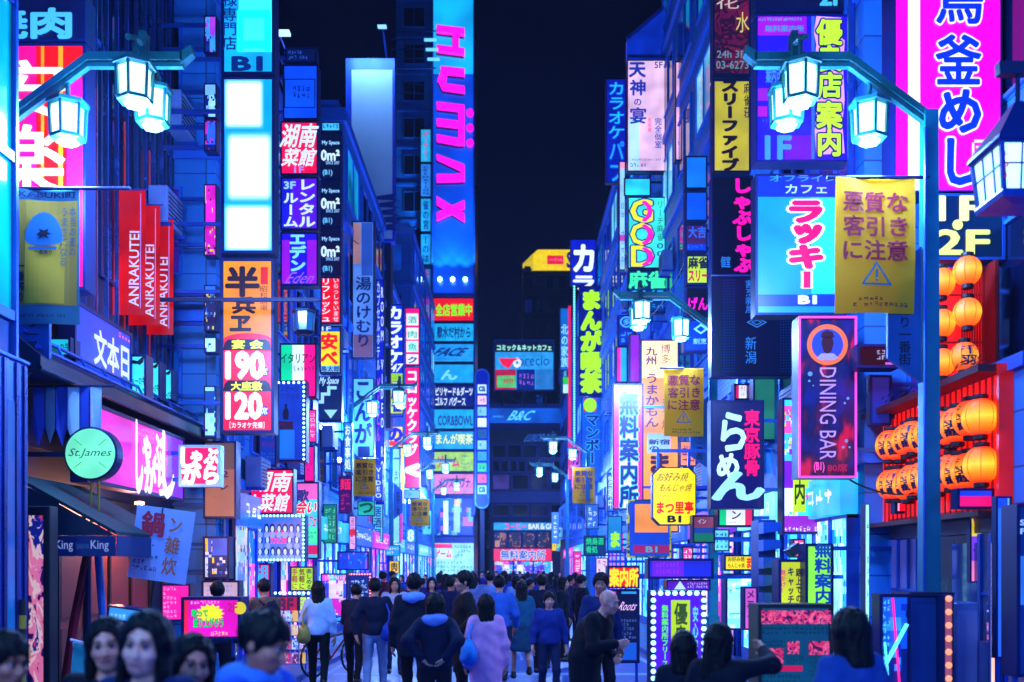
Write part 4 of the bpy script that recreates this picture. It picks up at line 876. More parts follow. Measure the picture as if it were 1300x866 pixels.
sign('sign', 'pale blue sign with bold navy kana behind the lamp lanterns', (448, 480, 475, 580), 34.0, '#58a8f0', [T('こんが', (451, 486, 472, 562), '#0a1c58', bold=.05, vert=True), T('一', (455, 570, 469, 577), '#0a1c58', bold=.05)], s=.85)
sign('strip_sign', 'thin navy strip sign with a column of tiny white print', (477, 355, 488, 640), 38, '#0c1cc8', [T('カプセルホテル', (478.5, 358, 482.5, 470), '#a0d0ff', vert=True), T('ROOM VIDEO ROOM', (483.5, 365, 487, 635), '#d0e8ff', vert=True), T('どんどん', (478.5, 480, 482.5, 560), '#d050f0', vert=True)], s=.8)
sign('sign', 'tall blue karaoke sign with bold white katakana and numerals', (489, 386, 512, 530), 44.5, '#0a30e0', [T('カラオケ', (492, 390, 510, 460), '#f0ffff', bold=.06, vert=True), T('747', (491, 462, 510, 472), '#f0ffff', bold=.03, shear=.2)], panels=[((490, 474, 511, 484), '#a0e020', .9), ((490, 485, 511, 527), '#c8e060', .9), ((490, 486, 499, 526), '#f06090', .8)], s=.85)
sign('lightbox', 'blue mahjong characters on yellow below the karaoke numerals', (495, 488, 512, 526), 44.3, '#c8e040', [T('麻雀', (497, 491, 510, 523), '#0a1ca0', bold=.05, vert=True)], s=.9)
sign('sign', 'yellow and red sign with a dark swirl on the side street wall', (489, 541, 512, 568), 46, '#ffd818', [T('の', (493, 544, 510, 560), '#2018a0', bold=.09)], panels=[((491, 560, 511, 566), '#f02030', 1)])
sign('sign', 'pale board with rows of blue print under the yellow swirl', (487, 569, 508, 690), 46.2, '#90d8ff', [G((489, 573, 506, 686), 14, 3, '#1040b0')], panels=[((508.5, 570, 511, 688), '#ff20a0', 1)], s=.85)
sign('strip_sign', 'thin yellow strip beside the pale printed board', (508.5, 569, 513, 640), 45.8, '#ffe020', s=1)
sign('sign', 'magenta sign with four white squares in a column', (514, 391, 533, 464), 50, '#ff0a80', [T('酒', (518, 402, 529, 411), '#20b090', bold=.02), T('肉', (518, 420, 529, 429), '#20b090'), T('魚', (518, 436, 529, 445), '#10b0a0'), T('ク', (518, 453, 529, 461), '#202080', bold=.05)], panels=[((516, 398, 531, 413), '#f0ffff', 1), ((516, 416, 531, 431), '#f0ffff', 1), ((516, 433, 531, 447), '#c0fff0', 1), ((516, 450, 531, 462), '#f0ffff', 1)])
sign('sign', 'tall magenta sign with a long column of white katakana', (514, 466, 533, 620), 50, '#ff0a70', [T('コロッケクラブ', (517, 472, 530, 578), '#f8ffff', bold=.05, vert=True), T('<', (516, 590, 531, 604), '#f8ffff', bold=.1)], s=1.05)
for i, (a, b, c, t, tc) in enumerate(((164, 206, '#20c0ff', 'パーティー', '#e02080'), (208, 250, '#3090ff', 'CREMATION', '#0a2890'), (252, 294, '#20b8ff', '雀の宮', '#0a2a90'), (297, 336, '#20a8ff', 'ーのは', '#0a2a90'), (341, 383, '#2078e0', 'GOURMET', '#e02070'), (386, 430, '#30a8f0', '居酒屋', '#0a50a0'), (432, 473, '#40a8ff', '酒居酒屋', '#c02080'), (476, 516, '#40a8ff', '和食処', '#c02080'), (518, 566, '#50b8ff', '焼鳥', '#a0f0ff'))):
    sign('strip_sign', 'narrow cyan floor sign on the stair wing, showing %s' % ['pink dots at the very top', 'a navy box of print', 'two dark characters', 'a dark loop', 'a crimson framed column', 'faint teal print', 'a crimson blot above print', 'a crimson blot near the bottom', 'pale rubbed print'][i], (534, a, 547, b), 78.3, c, [T(t, (537, a+3, 544, b-3), tc, bold=.03, vert=True)], s=.8, depth=.25, bracket=False, group='floor signs on the stair wing')
for i, (a, b, c, t, tc, r) in enumerate(((378, 408, '#ff1020', '全店営業中', '#70ff20', (553, 386, 599, 401)), (410, 434, '#18b0f0', '歌水だ村から', '#0a2070', (555, 415, 597, 429)), (436, 460, '#20a0f8', 'FACE', '#0a2a80', (554, 442, 590, 452)), (462, 487, '#18a8f4', 'ん', '#80e0ff', (560, 470, 580, 482)), (489, 517, '#081c80', 'ビリヤード＆ダーツ|ゴルフ バグース', '#e0f4ff', (553, 492, 600, 515)), (519, 545, '#20b4f0', 'COR&BOWL', '#203890', (556, 528, 600, 540)), (547, 571, '#28b0f4', 'まんが喫茶', '#e8ffd0', (554, 551, 600, 564)), (573, 599, '#a8e060', 'ゲーム', '#e02060', (554, 579, 583, 593)), (601, 628, '#f088c8', 'メンズサウナ', '#1038b0', (556, 607, 597, 619)))):
    ex = []
    if i == 2: ex = [G((555, 453, 597, 458), 1, 16, '#1040a0')]
    if i == 4: pass
    if i == 7: ex = [G((585, 577, 598, 596), 4, 5, '#1060a0')]
    if i == 8: ex = [G((557, 621, 600, 625), 1, 14, '#50a0f0')]
    sign('lightbox', ['red lightbox with lime characters at the top of the tower stack', 'cyan lightbox with heavy dark kana below the red one', 'cyan lightbox with slanted latin letters', 'nearly blank cyan lightbox of the tower stack', 'navy lightbox with two rows of white katakana', 'cyan lightbox with latin bowling letters', 'cyan lightbox with pale green kana', 'lime lightbox with crimson game katakana', 'pink lightbox with blue sauna katakana, lowest of the stack'][i], (550, a, 602, b), 77.6, c, [T(t, r, tc, bold=.04 if i != 2 else .06, shear=.3 if i == 2 else 0, **({'outline': ('#1a7a50', .05)} if i == 6 else {}))] + ex, s=.95, depth=.35, bracket=False, group='stacked lightboxes on the lettered tower', border=.06)
sign('shop_window', 'tall window with a hot lit display under the sauna lightbox', (548, 632, 601, 680), 77.5, '#1a58e8', facemat=poster(['#0a3cc8', '#1a70f0', '#60c0ff', '#e060c0', '#0a2ca0'], .8, .6, 3), bracket=False, panels=[((563, 636, 569, 678), '#c0f0ff', 1.4), ((576, 640, 584, 676), '#90c8ff', 1.1), ((577, 634, 584, 642), '#ffc060', 1.2)], depth=.3)
sign('shop_front', 'bright arcade shop front with red katakana at the foot of the tower', (546, 689, 602, 730), 77.4, '#a0f0ff', [T('ゲーム', (552, 698, 573, 708), '#f02060', bold=.05), G((577, 692, 598, 708), 3, 6, '#2060c0'), G((550, 712, 600, 727), 3, 12, '#30a060')], panels=[((548, 690.5, 574, 696), '#ff3080', 1), ((548, 697, 575, 710), '#d0f8ff', 1.1)], bracket=False, depth=.4, s=1)
sign('shop_front', 'shop front with crimson and blue panels next to the arcade', (519, 690, 545, 728), 78.2, '#3080ff', facemat=poster(['#2050d0', '#ff2080', '#30a0ff', '#ff70b0', '#0a30a0'], .9, .9, 6), bracket=False, depth=.4)
for px, y, c, ts, ps, lb in (
    ((454, 636, 476, 655), 33, '#20b8a0', [T('つ', (457, 639, 473, 651), '#0a4030', bold=.05)], (), 'teal sign with a dark curl under the brown banner'),
    ((430, 604, 447, 652), 30, '#400a60', [T('麺', (432, 608, 445, 622), '#f02060', bold=.02), G((432, 626, 445, 648), 4, 2, '#c02080')], (), 'dark purple sign with red characters by the lamp lanterns'),
    ((464, 654, 471, 724), 39, '#ff60d0', [G((465, 657, 470, 720), 12, 1, '#6010a0')], (), 'very slim pink sign with a dotted column'),
    ((473, 640, 486, 688), 40, '#60d8ff', [T('居酒屋', (475, 644, 484, 684), '#0a2a80', bold=.03, vert=True)], (), 'pale cyan sign with three navy characters'),
    ((489, 692, 508, 706), 43, '#20a0e0', [G((491, 694, 506, 704), 2, 5, '#e0f8ff')], (), 'small cyan sign under the pale printed board'),
    ((494, 712, 507, 728), 41, '#ffd010', [T('肉', (497, 714, 504, 725), '#302000', bold=.04)], (), 'small yellow sign above the heads of the crowd'),
    ((513, 622, 533, 633), 49, '#60b0ff', [G((514, 624, 532, 631), 1, 6, '#0a30a0')], (), 'pale blue small sign at the foot of the long katakana column'),
    ((515, 671, 528, 689), 52, '#3090d0', [T('8', (518, 673, 525, 687), '#d0ffff', bold=.05)], (), 'blue sign with a pale numeral below the brownish banner'),
    ((536, 648, 548, 679), 56, '#50c8e8', [T('円', (538, 655, 546, 671), '#0a3070', bold=.04)], (), 'pale cyan sign with a single character by the tower window'),
    ((443, 655, 452, 698), 31, '#f0b0ff', [G((444, 658, 451, 694), 7, 1, '#a01060')], [((444, 672, 451, 680), '#f02030', 1)], 'pinkish white slim sign with a red blot'),
    ((410, 640, 428, 690), 28.5, '#10806c', [G((412, 644, 426, 686), 5, 3, '#70e0b0')], (), 'deep green sign with mint print by the cyan shop'),
    ((475, 590, 486, 636), 36.5, '#1840e0', [T('VIDEO', (477, 594, 484, 632), '#d0e0ff', bold=.02, vert=True)], (), 'short blue sign with white letters below the brown banner'),
    ((392, 520, 402, 562), 23.4, '#ff3aa0', [G((393, 524, 401, 558), 5, 1, '#ffd0f0')], (), 'short pink sign under the striped lightbox'),
    ((436, 536, 447, 600), 28.8, '#2a90e8', [T('お食事処', (438, 540, 445, 596), '#e8f8ff', bold=.03, vert=True)], (), 'blue vertical sign with white characters by the arrow sign'),
):
    sign('sign', lb, px, y, c, ts, panels=ps, s=.85, side='l', depth=.18, border=.025, group='small signs in the busy left row')
def icon_column():
    y = 70; k = y/F; cx, cy = 612, 557
    r = empty('icon_sign', (X(cx, y), y, Z(cy, y))); tag(r, 'tall round ended sign with a column of small square icons', 'sign')
    n = 12; w = 8.5*k; h = 88*k
    pts = [(w*math.cos(a*math.pi/n), h-w+w*math.sin(a*math.pi/n)) for a in range(n+1)] + [(w*math.cos(math.pi+a*math.pi/n), -h+w+w*math.sin(math.pi+a*math.pi/n)) for a in range(n+1)]
    fixn(MB().prism(pts, 0, .4).build('housing', mat('#1038c8', .35, .2), r))
    rim = MB()
    for (a, b), (c, d) in zip(pts, pts[1:]+pts[:1]): rim.tube([(a, -.02, b), (c, -.02, d)], .06, 5)
    rim.build('rim', mat('#4a90ff', .3, .3), r)
    cols = ['#d0f8ff', '#ffd0e0', '#80d0ff', '#f0ffff', '#206090', '#90d8ff', '#40a8e0', '#40d080', '#f06080', '#a0e8ff']
    for i, c in enumerate(cols):
        yy = 494 + i*14.2; MB().box(-5.6*k, 5.6*k, -.09, -.002, (cy-yy-5.5)*k, (cy-yy+5.5)*k).build('icon_panel', glow(c, .95, .2), r)
        q = ((-4)*k, (cy-yy-3)*k, 4*k, (cy-yy+3)*k)
        if i != 3: (letters(r, 'ca', q, '#104a90', -.1, .05) if i in (0, 9) else scribble(r, q, 1, 2, '#14409a', -.1, i))
    MB().box(-.15, .15, .42, .7, -h-8, h*.6).build('post', DARK, r)
icon_column()
# ------------------------------------------------------------------ signs, right side
def rim(root, w, h, y, m, t=.03, name='neon_rim'):
    mb = MB()
    mb.box(-w/2, w/2, y-.02, y, -h/2, -h/2+t); mb.box(-w/2, w/2, y-.02, y, h/2-t, h/2); mb.box(-w/2, -w/2+t, y-.02, y, -h/2+t, h/2-t); mb.box(w/2-t, w/2, y-.02, y, -h/2+t, h/2-t)
    return mb.build(name, m, root)
YR = 12.6
GK = 'signs on the tall restaurant building'
def kama():
    def art(r, conv, k):
        mb = MB(); cx, cy = 1203.5, 102
        for a, b, c, d in ((1236, 178, 1250, 182), (1233, 182, 1236, 200), (1238, 186, 1250, 189), (1240, 193, 1248, 196)):
            mb.quad((a-cx)*k, (c-cx)*k, (cy-d)*k, (cy-b)*k, -.02)
        mb.build('printed_crest', ink('#f0e0ff', .9), r)
    sign('sign', 'enormous magenta sign with blue white edged brushed characters', (1135, -40, 1272, 244), YR, '#ff00d0', [
        T('鳥', (1189, -34, 1246, 30), '#0a30e0', bold=.03, outline=('#f8f0ff', .04)), T('釜', (1188, 46, 1244, 107), '#0a30e0', bold=.03, outline=('#f8f0ff', .04)),
        T('め', (1193, 116, 1243, 168), '#0a30e0', bold=.045, outline=('#f8f0ff', .045)), T('し', (1203, 178, 1243, 234), '#0a30e0', bold=.045, outline=('#f8f0ff', .045))],
        panels=[((1153, -38, 1168, 242), '#f4e8ff', 1.3)], s=1.05, group=GK, art=art, uneven=.08, border=.02, depth=.4)
kama()
sign('sign', 'dark teal floor sign with large pale yellow numerals under the magenta sign', (1181, 246, 1276, 330), YR, '#06244c', [
    T('1F', (1190, 250, 1248, 280), '#e8f088', bold=.04, s_em=1), T('・', (1210, 281, 1220, 291), '#e8f070', bold=.05), T('2F', (1188, 293, 1254, 323), '#e0f070', bold=.04)], s=.6, group=GK, frame=mat('#1a4a9c', .4, .2))
# paper lanterns
PAPER = {}
def paper(h, s):
    if (h, s) in PAPER: return PAPER[h, s]
    m, n, l, b = _new('lantern_paper')
    tc = n.new('ShaderNodeTexCoord'); sx = n.new('ShaderNodeSeparateXYZ'); l.new(tc.outputs['Object'], sx.inputs[0])
    nz = n.new('ShaderNodeTexNoise'); nz.inputs['Scale'].default_value = 6; l.new(tc.outputs['Object'], nz.inputs['Vector'])
    lw = n.new('ShaderNodeLayerWeight'); lw.inputs['Blend'].default_value = .35
    sp = n.new('ShaderNodeVectorMath'); sp.operation = 'MULTIPLY'; sp.inputs[1].default_value = (0, 0, 1); l.new(tc.outputs['Object'], sp.inputs[0])
    ln = n.new('ShaderNodeVectorMath'); ln.operation = 'LENGTH'; l.new(sp.outputs[0], ln.inputs[0])
    cr = n.new('ShaderNodeValToRGB'); e = cr.color_ramp.elements; e[0].position = .0; e[0].color = lin('#ffb428'); e[1].position = .19; e[1].color = lin('#e02804'); x_ = e.new(.09); x_.color = lin('#ff7a08')
    l.new(ln.outputs['Value'], cr.inputs[0]); l.new(cr.outputs[0], b.inputs['Emission Color']); b.inputs['Base Color'].default_value = lin('#e05008')
    wv = n.new('ShaderNodeTexWave'); wv.bands_direction = 'Z'; wv.inputs['Scale'].default_value = 14; l.new(tc.outputs['Object'], wv.inputs['Vector'])
    mr = n.new('ShaderNodeMapRange'); mr.inputs['To Min'].default_value = s*.7; mr.inputs['To Max'].default_value = s*1.15
    ad = n.new('ShaderNodeMath'); ad.operation = 'MULTIPLY_ADD'; ad.inputs[1].default_value = .4; l.new(wv.outputs['Fac'], ad.inputs[0]); l.new(nz.outputs['Fac'], ad.inputs[2])
    l.new(ad.outputs[0], mr.inputs['Value']); l.new(mr.outputs['Result'], b.inputs['Emission Strength']); b.inputs['Roughness'].default_value = .6
    PAPER[h, s] = m; return m
LIM = {}
def lantern(x, y, z, r, label, group, text='千羽', strength=1.0, turn=0, h='#ff8a08'):
    root = empty('paper_lantern', (x, y, z)); root.rotation_euler = (0, 0, turn); tag(root, label, 'lantern', group)
    key = (round(r, 3), text, strength, h)
    if key not in LIM:
        prof = []; n = 22
        for i in range(n+1):
            t = -1 + 2*i/n; rr = r*math.sqrt(max(.12, 1 - (t*.93)**2)); prof.append((rr*(1 if i % 2 else .985), t*r*1.02))
        a = MB().lathe(prof, 20).build('paper', paper(h, strength), root, smooth=True)
        cp = MB().lathe([(r*.42, .0), (r*.45, .02), (r*.45, .05), (r*.3, .06)], 12, 0, 0, r*.98).build('cap', mat('#180a0c', .5), root); c2 = MB().lathe([(r*.3, -.06), (r*.42, -.05), (r*.42, 0)], 12, 0, 0, -r*.98).build('cap', mat('#180a0c', .5), root)
        rb = MB()
        for i in range(8):
            an = math.pi/4*i + .2; rb.tube([(r*1.005*math.sqrt(max(.1, 1-(t*.93)**2))*math.cos(an), r*1.005*math.sqrt(max(.1, 1-(t*.93)**2))*math.sin(an), t*r) for t in [-.95+1.9*j/8 for j in range(9)]], .0035, 4, cap=False)
        rb.build('rib', mat('#8a3008', .6), root)
        kids = [a, cp, rb]
        if text:
            lt = letters(root, text, (-r*.55, -r*.7, r*.55, r*.7), '#301060', 0, .05, vert=True, mtl=mat('#28104c', .6))
            me = lt.data
            for v in me.vertices:
                x_, z_ = v.co.x, v.co.z; rr = r*math.sqrt(max(.1, 1-(z_/r*.92)**2))*1.012; v.co.y = -math.sqrt(max(1e-4, rr*rr - x_*x_))
        LIM[key] = [o for o in COL.objects if o.parent == root]
    else:
        for o in LIM[key]:
            c = o.copy(); COL.objects.link(c); c.parent = root
    return root
def lantern_house():
    # red niche with hanging lanterns
    r = empty('lantern_niche', (X(1222, 12.5), 12.5, Z(411, 12.5))); tag(r, 'red lit lattice niche behind the hanging paper lanterns', 'lattice niche')
    k = 12.5/F
    w, h = 78*k, 160*k
    MB().box(-w/2, w/2, .3, .36, -h/2, h/2).build('back_panel', glow('#ff1a08', 1.2, .4, scale=2), r)  # board glows by itself, standing in for lantern light on red
    MB().box(-w/2-.02, -w/2, -.05, .36, -h/2, h/2).box(w/2, w/2+.04, -.05, .36, -h/2, h/2).build('side_board', mat('#7a0c08', .5), r)
    mb = MB()
    for i in range(11): mb.box(w*.12+i*.032, w*.12+.012+i*.032, .22, .25, -h/2, h/2)
    for i in range(6): mb.box(-w/2, w/2, .27, .295, -h/2+i*h/5.2, -h/2+i*h/5.2+.02)
    mb.build('lattice', mat('#a01008', .5), r)
    i = 0
    for px, py, t, col in ((1195, 359, '', 0), (1195, 411, '', 0), (1195, 461, '', 0), (1228, 344, '', 0), (1228, 397, '', 0), (1224, 453, '千羽', 0)):
        lb = ['glowing orange lantern at the top behind the lamp post', 'glowing orange lantern halfway down behind the lamp post', 'glowing orange lantern lowest behind the lamp post', 'orange lantern just under the floor sign', 'brightest orange lantern at mid height in the red niche', 'orange lantern with dark characters at the foot of the red niche'][i]; i += 1
        y = 12.45 if px < 1210 else 12.3
        lantern(X(px, y), y, Z(py, y), .165, lb, 'paper lanterns in the red niche', t, 1.4 if not t else 1.0)
lantern_house()
def rows():
    for row, (z0, nm) in enumerate(((3.6, 'upper'), (3.04, 'lower'))):
        n = 11
        for i in range(n):
            y = 11.5 + i*.265; x = 5.3 + .02*math.sin(i*2.4+row)
            lab = ('bright plain orange lantern at the near end of the %s row' % nm) if i == 0 else ('%s orange lantern with dark characters in the %s lantern row' % (['', 'first', 'second', 'third', 'fourth', 'fifth', 'sixth', 'seventh', 'eighth', 'ninth', 'last'][i], nm))
            z = z0 + .025*math.sin(i*1.9+row*2)
            lantern(x, y, z, .2, lab, 'paper lanterns in two rows over the entrance', '' if i == 0 else '千羽鶴', 1.7 if i == 0 else 1.15, R(-38))
    r = empty('lantern_rack', (5.44, 13.0, 3.3)); tag(r, 'red lattice rack behind the two rows of paper lanterns', 'lantern rack')
    MB().box(-.02, .06, -1.8, 1.9, -.75, .75).build('back_board', glow('#ff1a06', 1.1, .4, scale=2), r)  # lantern light on the red boards is put in as their own glow
    mb = MB()
    for i in range(24): mb.box(-.05, -.03, -1.75+i*.155, -1.73+i*.155, -.75, .75)
    mb.build('lattice', mat('#b01808', .5), r)
    MB().box(-.3, .06, -1.8, 1.9, .76, .84).box(-.3, .06, -1.8, 1.9, -.82, -.76).build('shelf', mat('#5a0c0a', .5), r)
    MB().box(-.1, .06, -1.86, -1.801, -.82, .84).build('end_board', glow('#e81808', .5, .4, scale=3), r)
    mb = MB(); rn = random.Random(3)
    for i in range(120):
        y, z, x = rn.uniform(-1.7, 1.8), .86+rn.random()*.12, rn.uniform(-.28, 0); mb.add([(x, y, z), (x+.06, y+.05, z+.03), (x+.01, y+.08, z-.03)], [(0, 1, 2)])
    mb.build('dry_garland', mat('#5a1a3c', .7), r)
rows()
def wall_lantern():
    y = 8.0; k = y/F
    r = empty('wall_lantern', (X(1292, y), y, Z(197, y))); tag(r, 'dark roofed wall lantern with papered panes at the right edge', 'wall lantern')
    w = .245
    fr = MB(); 
    fr.lathe([(.02, .42), (.06, .4), (w*1.55, .06), (w*1.6, .03), (w*1.45, .0)], 4, ph=.5)
    fr.build('roof', mat('#0c2a7a', .35, .4), r)
    f2 = MB()
    for a, b in ((-1, -1), (1, -1), (1, 1), (-1, 1)): f2.tube([(a*w, b*w, .02), (a*w*.86, b*w*.86, -.34)], .022, 4)
    f2.lathe([(w*1.3, -.34), (w*1.34, -.36), (w*1.3, -.4), (.1, -.41)], 4, ph=.5)
    for q in (-.33, .33):
        f2.tube([(q*w, -w*.97, .0), (q*w, -w*.86, -.34)], .008, 4); f2.tube([(-w*.97, q*w, .0), (-w*.86, q*w, -.34)], .008, 4)
    f2.tube([(-w*.95, -w*.94, -.15), (w*.95, -w*.94, -.15)], .008, 4); f2.tube([(-w*.94, -w*.95, -.15), (-w*.94, w*.95, -.15)], .008, 4)
    f2.build('frame', mat('#0a3a9c', .35, .4), r)
    MB().lathe([(w*1.18, -.335), (w*1.34, .0)], 4, ph=.5).build('paper_pane', glow('#b8fcff', 1.6, .2), r)
    scribble(r, (-w*.95, -.28, -w*.75, -.06), 3, 1, '#c01030', -w*.99, 3, mtl=ink('#e02040', .6))
    mb = MB(); mb.tube([(0, 0, .4), (0, 0, .62)], .02, 6); mb.box(-.16, 2.0, -.04, .04, .62, .72); mb.tube([(.1, 0, .72), (.6, 0, 1.1), (2, 0, 1.1)], .02, 6)
    mb.build('bracket', mat('#10204c', .4, .4), r)
wall_lantern()
# the wide lightboxes
def free(r, conv, k):
    cx, cy = 1021.5, 115
    pts = [(1036, 24), (1068, 26), (1066, 50), (1072, 55), (1070, 90), (1072, 130), (1069, 160), (1072, 198), (1036, 200), (1034, 170), (1037, 130), (1033, 96), (1036, 60), (1033, 45)]
    fixn(MB().add([((a-cx)*k, -.0125, (cy-b)*k) for a, b in pts], [tuple(range(len(pts)))]).build('printed_outline', ink('#e8a0ff', 1), r))
sign('lightbox', 'wide blue violet lightbox with lime outlined characters behind the lamp', (959, 18, 1084, 206), 15.4, '#2a18f8', [
    T('優良店', (1037, 26, 1068, 124), '#c0f828', bold=.05, vert=True, outline=('#101060', .07)), T('案内', (1037, 130, 1068, 198), '#c0f828', bold=.05, vert=True, outline=('#101060', .07)),
    T('無料案内所', (971, 33, 1020, 41), '#3090f0', bold=.03), G((962, 23, 1018, 28), 1, 16, '#40b0b0'), T('ホテル|案内可', (972, 66, 992, 106), '#4090ff', bold=.03), G((967, 152, 1022, 157), 1, 14, '#3070f0'), T('1F', (972, 174, 1003, 202), '#3a90ff', bold=.05)],
    panels=[((961, 21, 1024, 45), '#a818f0', .85), ((962, 112, 976, 128), '#a020f0', .8), ((962, 135, 974, 148), '#c018e0', .7), ((996, 172, 1030, 202), '#6a10f8', .9), ((1030, 20, 1034, 202), '#3068ff', 1)], s=.8, group='wide lightboxes on the blue building', art=free, frame=mat('#0a1c70', .4, .3))
sign('lightbox', 'navy top lightbox with pale blue 2F cut by the picture edge', (959, -50, 1084, 14), 15.4, '#081048', [T('2F', (1041, -14, 1070, 7), '#40b8ff', bold=.05)], s=.6, group='wide lightboxes on the blue building', bracket=False)
def lucky(r, conv, k): pass
sign('lightbox', 'wide blue lightbox with red white edged katakana stacked down it', (959, 221, 1066, 400), 15.0, '#10a0f8', [
    T('オフライン', (977, 223, 1062, 231), '#3090e0', bold=.03), T('カフェ', (997, 235, 1049, 246), '#a0d0ff', bold=.03),
    T('ラ', (1004, 257, 1041, 282), '#f00a60', bold=.09, outline=('#f0f8ff', .07)), T('ッ', (1010, 287, 1040, 308), '#f00a60', bold=.11, outline=('#f0f8ff', .09)), T('キ', (1004, 313, 1042, 340), '#f00a60', bold=.09, outline=('#f0f8ff', .07)), T('ー', (1019, 345, 1029, 366), '#f00a60', bold=.0, vert=True, outline=('#f0f8ff', .035)),
    T('B1', (1014, 376, 1035, 386), '#d8e8ff', bold=.08)], panels=[((961, 223, 1064, 250), '#0a30f0', .9), ((961, 374, 1064, 389), '#0a38f0', .9), ((1030, 251, 1064, 373), '#10d0f8', 1.1)], s=.75, group='wide lightboxes on the blue building', uneven=.4)
def dining():
    def art(r, conv, k):
        cx, cy = 1050, 504.5; w, h = 74*k, 205*k
        rim(r, w, h, -.02, glow('#ff50d8', .9, .2), .03)
        n = 36; q = lambda rad, a: ((1050-cx)*k + rad*k*math.cos(a), (cy-438)*k + rad*k*math.sin(a))
        mb = MB()
        for i in range(n):
            a, b = 2*math.pi*i/n, 2*math.pi*(i+1)/n
            mb.add([(q(20, a)[0], -.018, q(20, a)[1]), (q(20, b)[0], -.018, q(20, b)[1]), (q(26, b)[0], -.018, q(26, b)[1]), (q(26, a)[0], -.018, q(26, a)[1])], [(0, 1, 2, 3)])
        fixn(mb.build('printed_ring', ink('#f07040', .85), r))
        MB().add([(q(20, 2*math.pi*i/n)[0], -.0165, q(20, 2*math.pi*i/n)[1]) for i in range(n)], [tuple(range(n))]).build('printed_disc', ink('#2848f0', .8), r)
        b = MB(); s = lambda pts: [((x_-cx)*k, -.019, (cy-y_)*k) for x_, y_ in pts]
        b.add(s([(1036, 455), (1042, 449), (1058, 449), (1064, 455), (1057, 457.5), (1043, 457.5)]), [(0, 1, 2, 3, 4, 5)]); fixn(b.build('printed_shoulders', ink('#a8a0f0', .7), r))
        b = MB(); b.add(s([(1044, 428), (1056, 428), (1058, 436), (1055, 447), (1050, 450), (1045, 447), (1042, 436)]), [tuple(range(7))]); b.add(s([(1041, 429), (1059, 429), (1057, 422), (1050, 419), (1043, 422)]), [tuple(range(5))]); fixn(b.build('printed_face', ink('#401828', .5), r))
        mb = MB(); rn = random.Random(2)
        for a, b_, rr in ((1028, 475, 3), (1027, 484, 1.6), (1076, 506, 2), (1072, 512, 1.5), (1074, 560, 2.2), (1070, 568, 1.6), (1078, 568, 1.4), (1032, 490, 1)):
            mb.add([((a-cx)*k+rr*k*math.cos(i*math.pi/5), -.018, (cy-b_)*k+rr*k*math.sin(i*math.pi/5)) for i in range(10)], [tuple(range(10))])
        mb.build('bubble_print', ink('#60a0ff', .7), r)
    m, n, l, b = _new('lit_print'); tc = n.new('ShaderNodeTexCoord'); nz = n.new('ShaderNodeTexNoise'); nz.inputs['Scale'].default_value = 2.6; nz.inputs['Detail'].default_value = 2
    mp = n.new('ShaderNodeMapping'); mp.inputs['Scale'].default_value = (1.4, 1, .7); mp.inputs['Location'].default_value = (.3, 0, .55); l.new(tc.outputs['Object'], mp.inputs[0]); l.new(mp.outputs[0], nz.inputs['Vector'])
    cr = n.new('ShaderNodeValToRGB'); e = cr.color_ramp.elements; e[0].position = .3; e[0].color = lin('#0a20b0'); e[1].position = .5; e[1].color = lin('#100848'); x_ = e.new(.58); x_.color = lin('#500830'); x_ = e.new(.66); x_.color = lin('#f01030')
    l.new(nz.outputs['Fac'], cr.inputs[0]); l.new(cr.outputs[0], b.inputs['Emission Color']); b.inputs['Emission Strength'].default_value = .7; b.inputs['Base Color'].default_value = (.01, .01, .04, 1); b.inputs['Roughness'].default_value = .2
    r = sign('lightbox', 'dark upright bar lightbox with a pink neon rim and vertical latin letters', (1013, 402, 1087, 607), 14.4, '#100a50', [T('(B1)', (1033, 587, 1046, 600), '#ff50b0', bold=.04), T('80席', (1050, 589, 1075, 599), '#a01850', bold=.03)], s=.5, facemat=m, art=art, depth=.3)
    k = 14.4/F; cx, cy = 1050, 504.5
    v, f = run('DINING BAR', -.0); lo, hi = v.min(0), v.max(0); q = (v-lo)/(hi-lo); mb = MB()
    mb.v = [(float((1040-cx + b_*21)*k), -.022, float((cy-467-a*117)*k)) for a, b_ in q]; mb.f = [tuple(reversed(t)) for t in f]
    mb.v = [(float((1061-cx - (1-b_)*21)*k), -.022, float((cy-467-a*117)*k)) for a, b_ in q]; fixn(mb.build('lettering', ink('#b890f0', .9), r))
dining()
# dark column of stacked signs
YC = 19.4; GC = 'dark upright column of stacked signs'
def petals(r, conv, k): pass
sign('lightbox', 'dark red flowery lightbox with thin pale characters, top of the column', (905, -30, 953, 96), YC, '#400830', [T('花', (909, -6, 938, 12), '#c0b0a0', bold=0), T('水', (934, 16, 951, 42), '#d0c060', bold=0), T('24h 3F', (910, 65, 945, 74), '#608090', bold=.02), T('03-6273', (909, 78, 950, 88), '#608090', bold=.02)], s=.6, group=GC, facemat=poster(['#480828', '#700a38', '#300828', '#8a1430', '#500a50'], .55, 2.2, 4, organic=True))
sign('lightbox', 'yellow lightbox with thick dark katakana in the column', (905, 101, 953, 219), YC, '#d8c830', [T('スリーファイブ', (917, 104, 937, 217), '#140818', bold=.09, vert=True), T('麻雀荘', (944, 106, 953, 150), '#181020', bold=.02, vert=True)], s=.75, group=GC)
sign('lightbox', 'black lightbox with magenta brushed kana in the column', (904, 223, 956, 349), YC, '#04081c', [T('しゃぶしゃぶ', (931, 228, 955, 345), '#ff10b0', bold=.08, vert=True, shear=-.15), T('個室', (915, 326, 927, 340), '#2a80e0', bold=.02)], s=.7, group=GC)
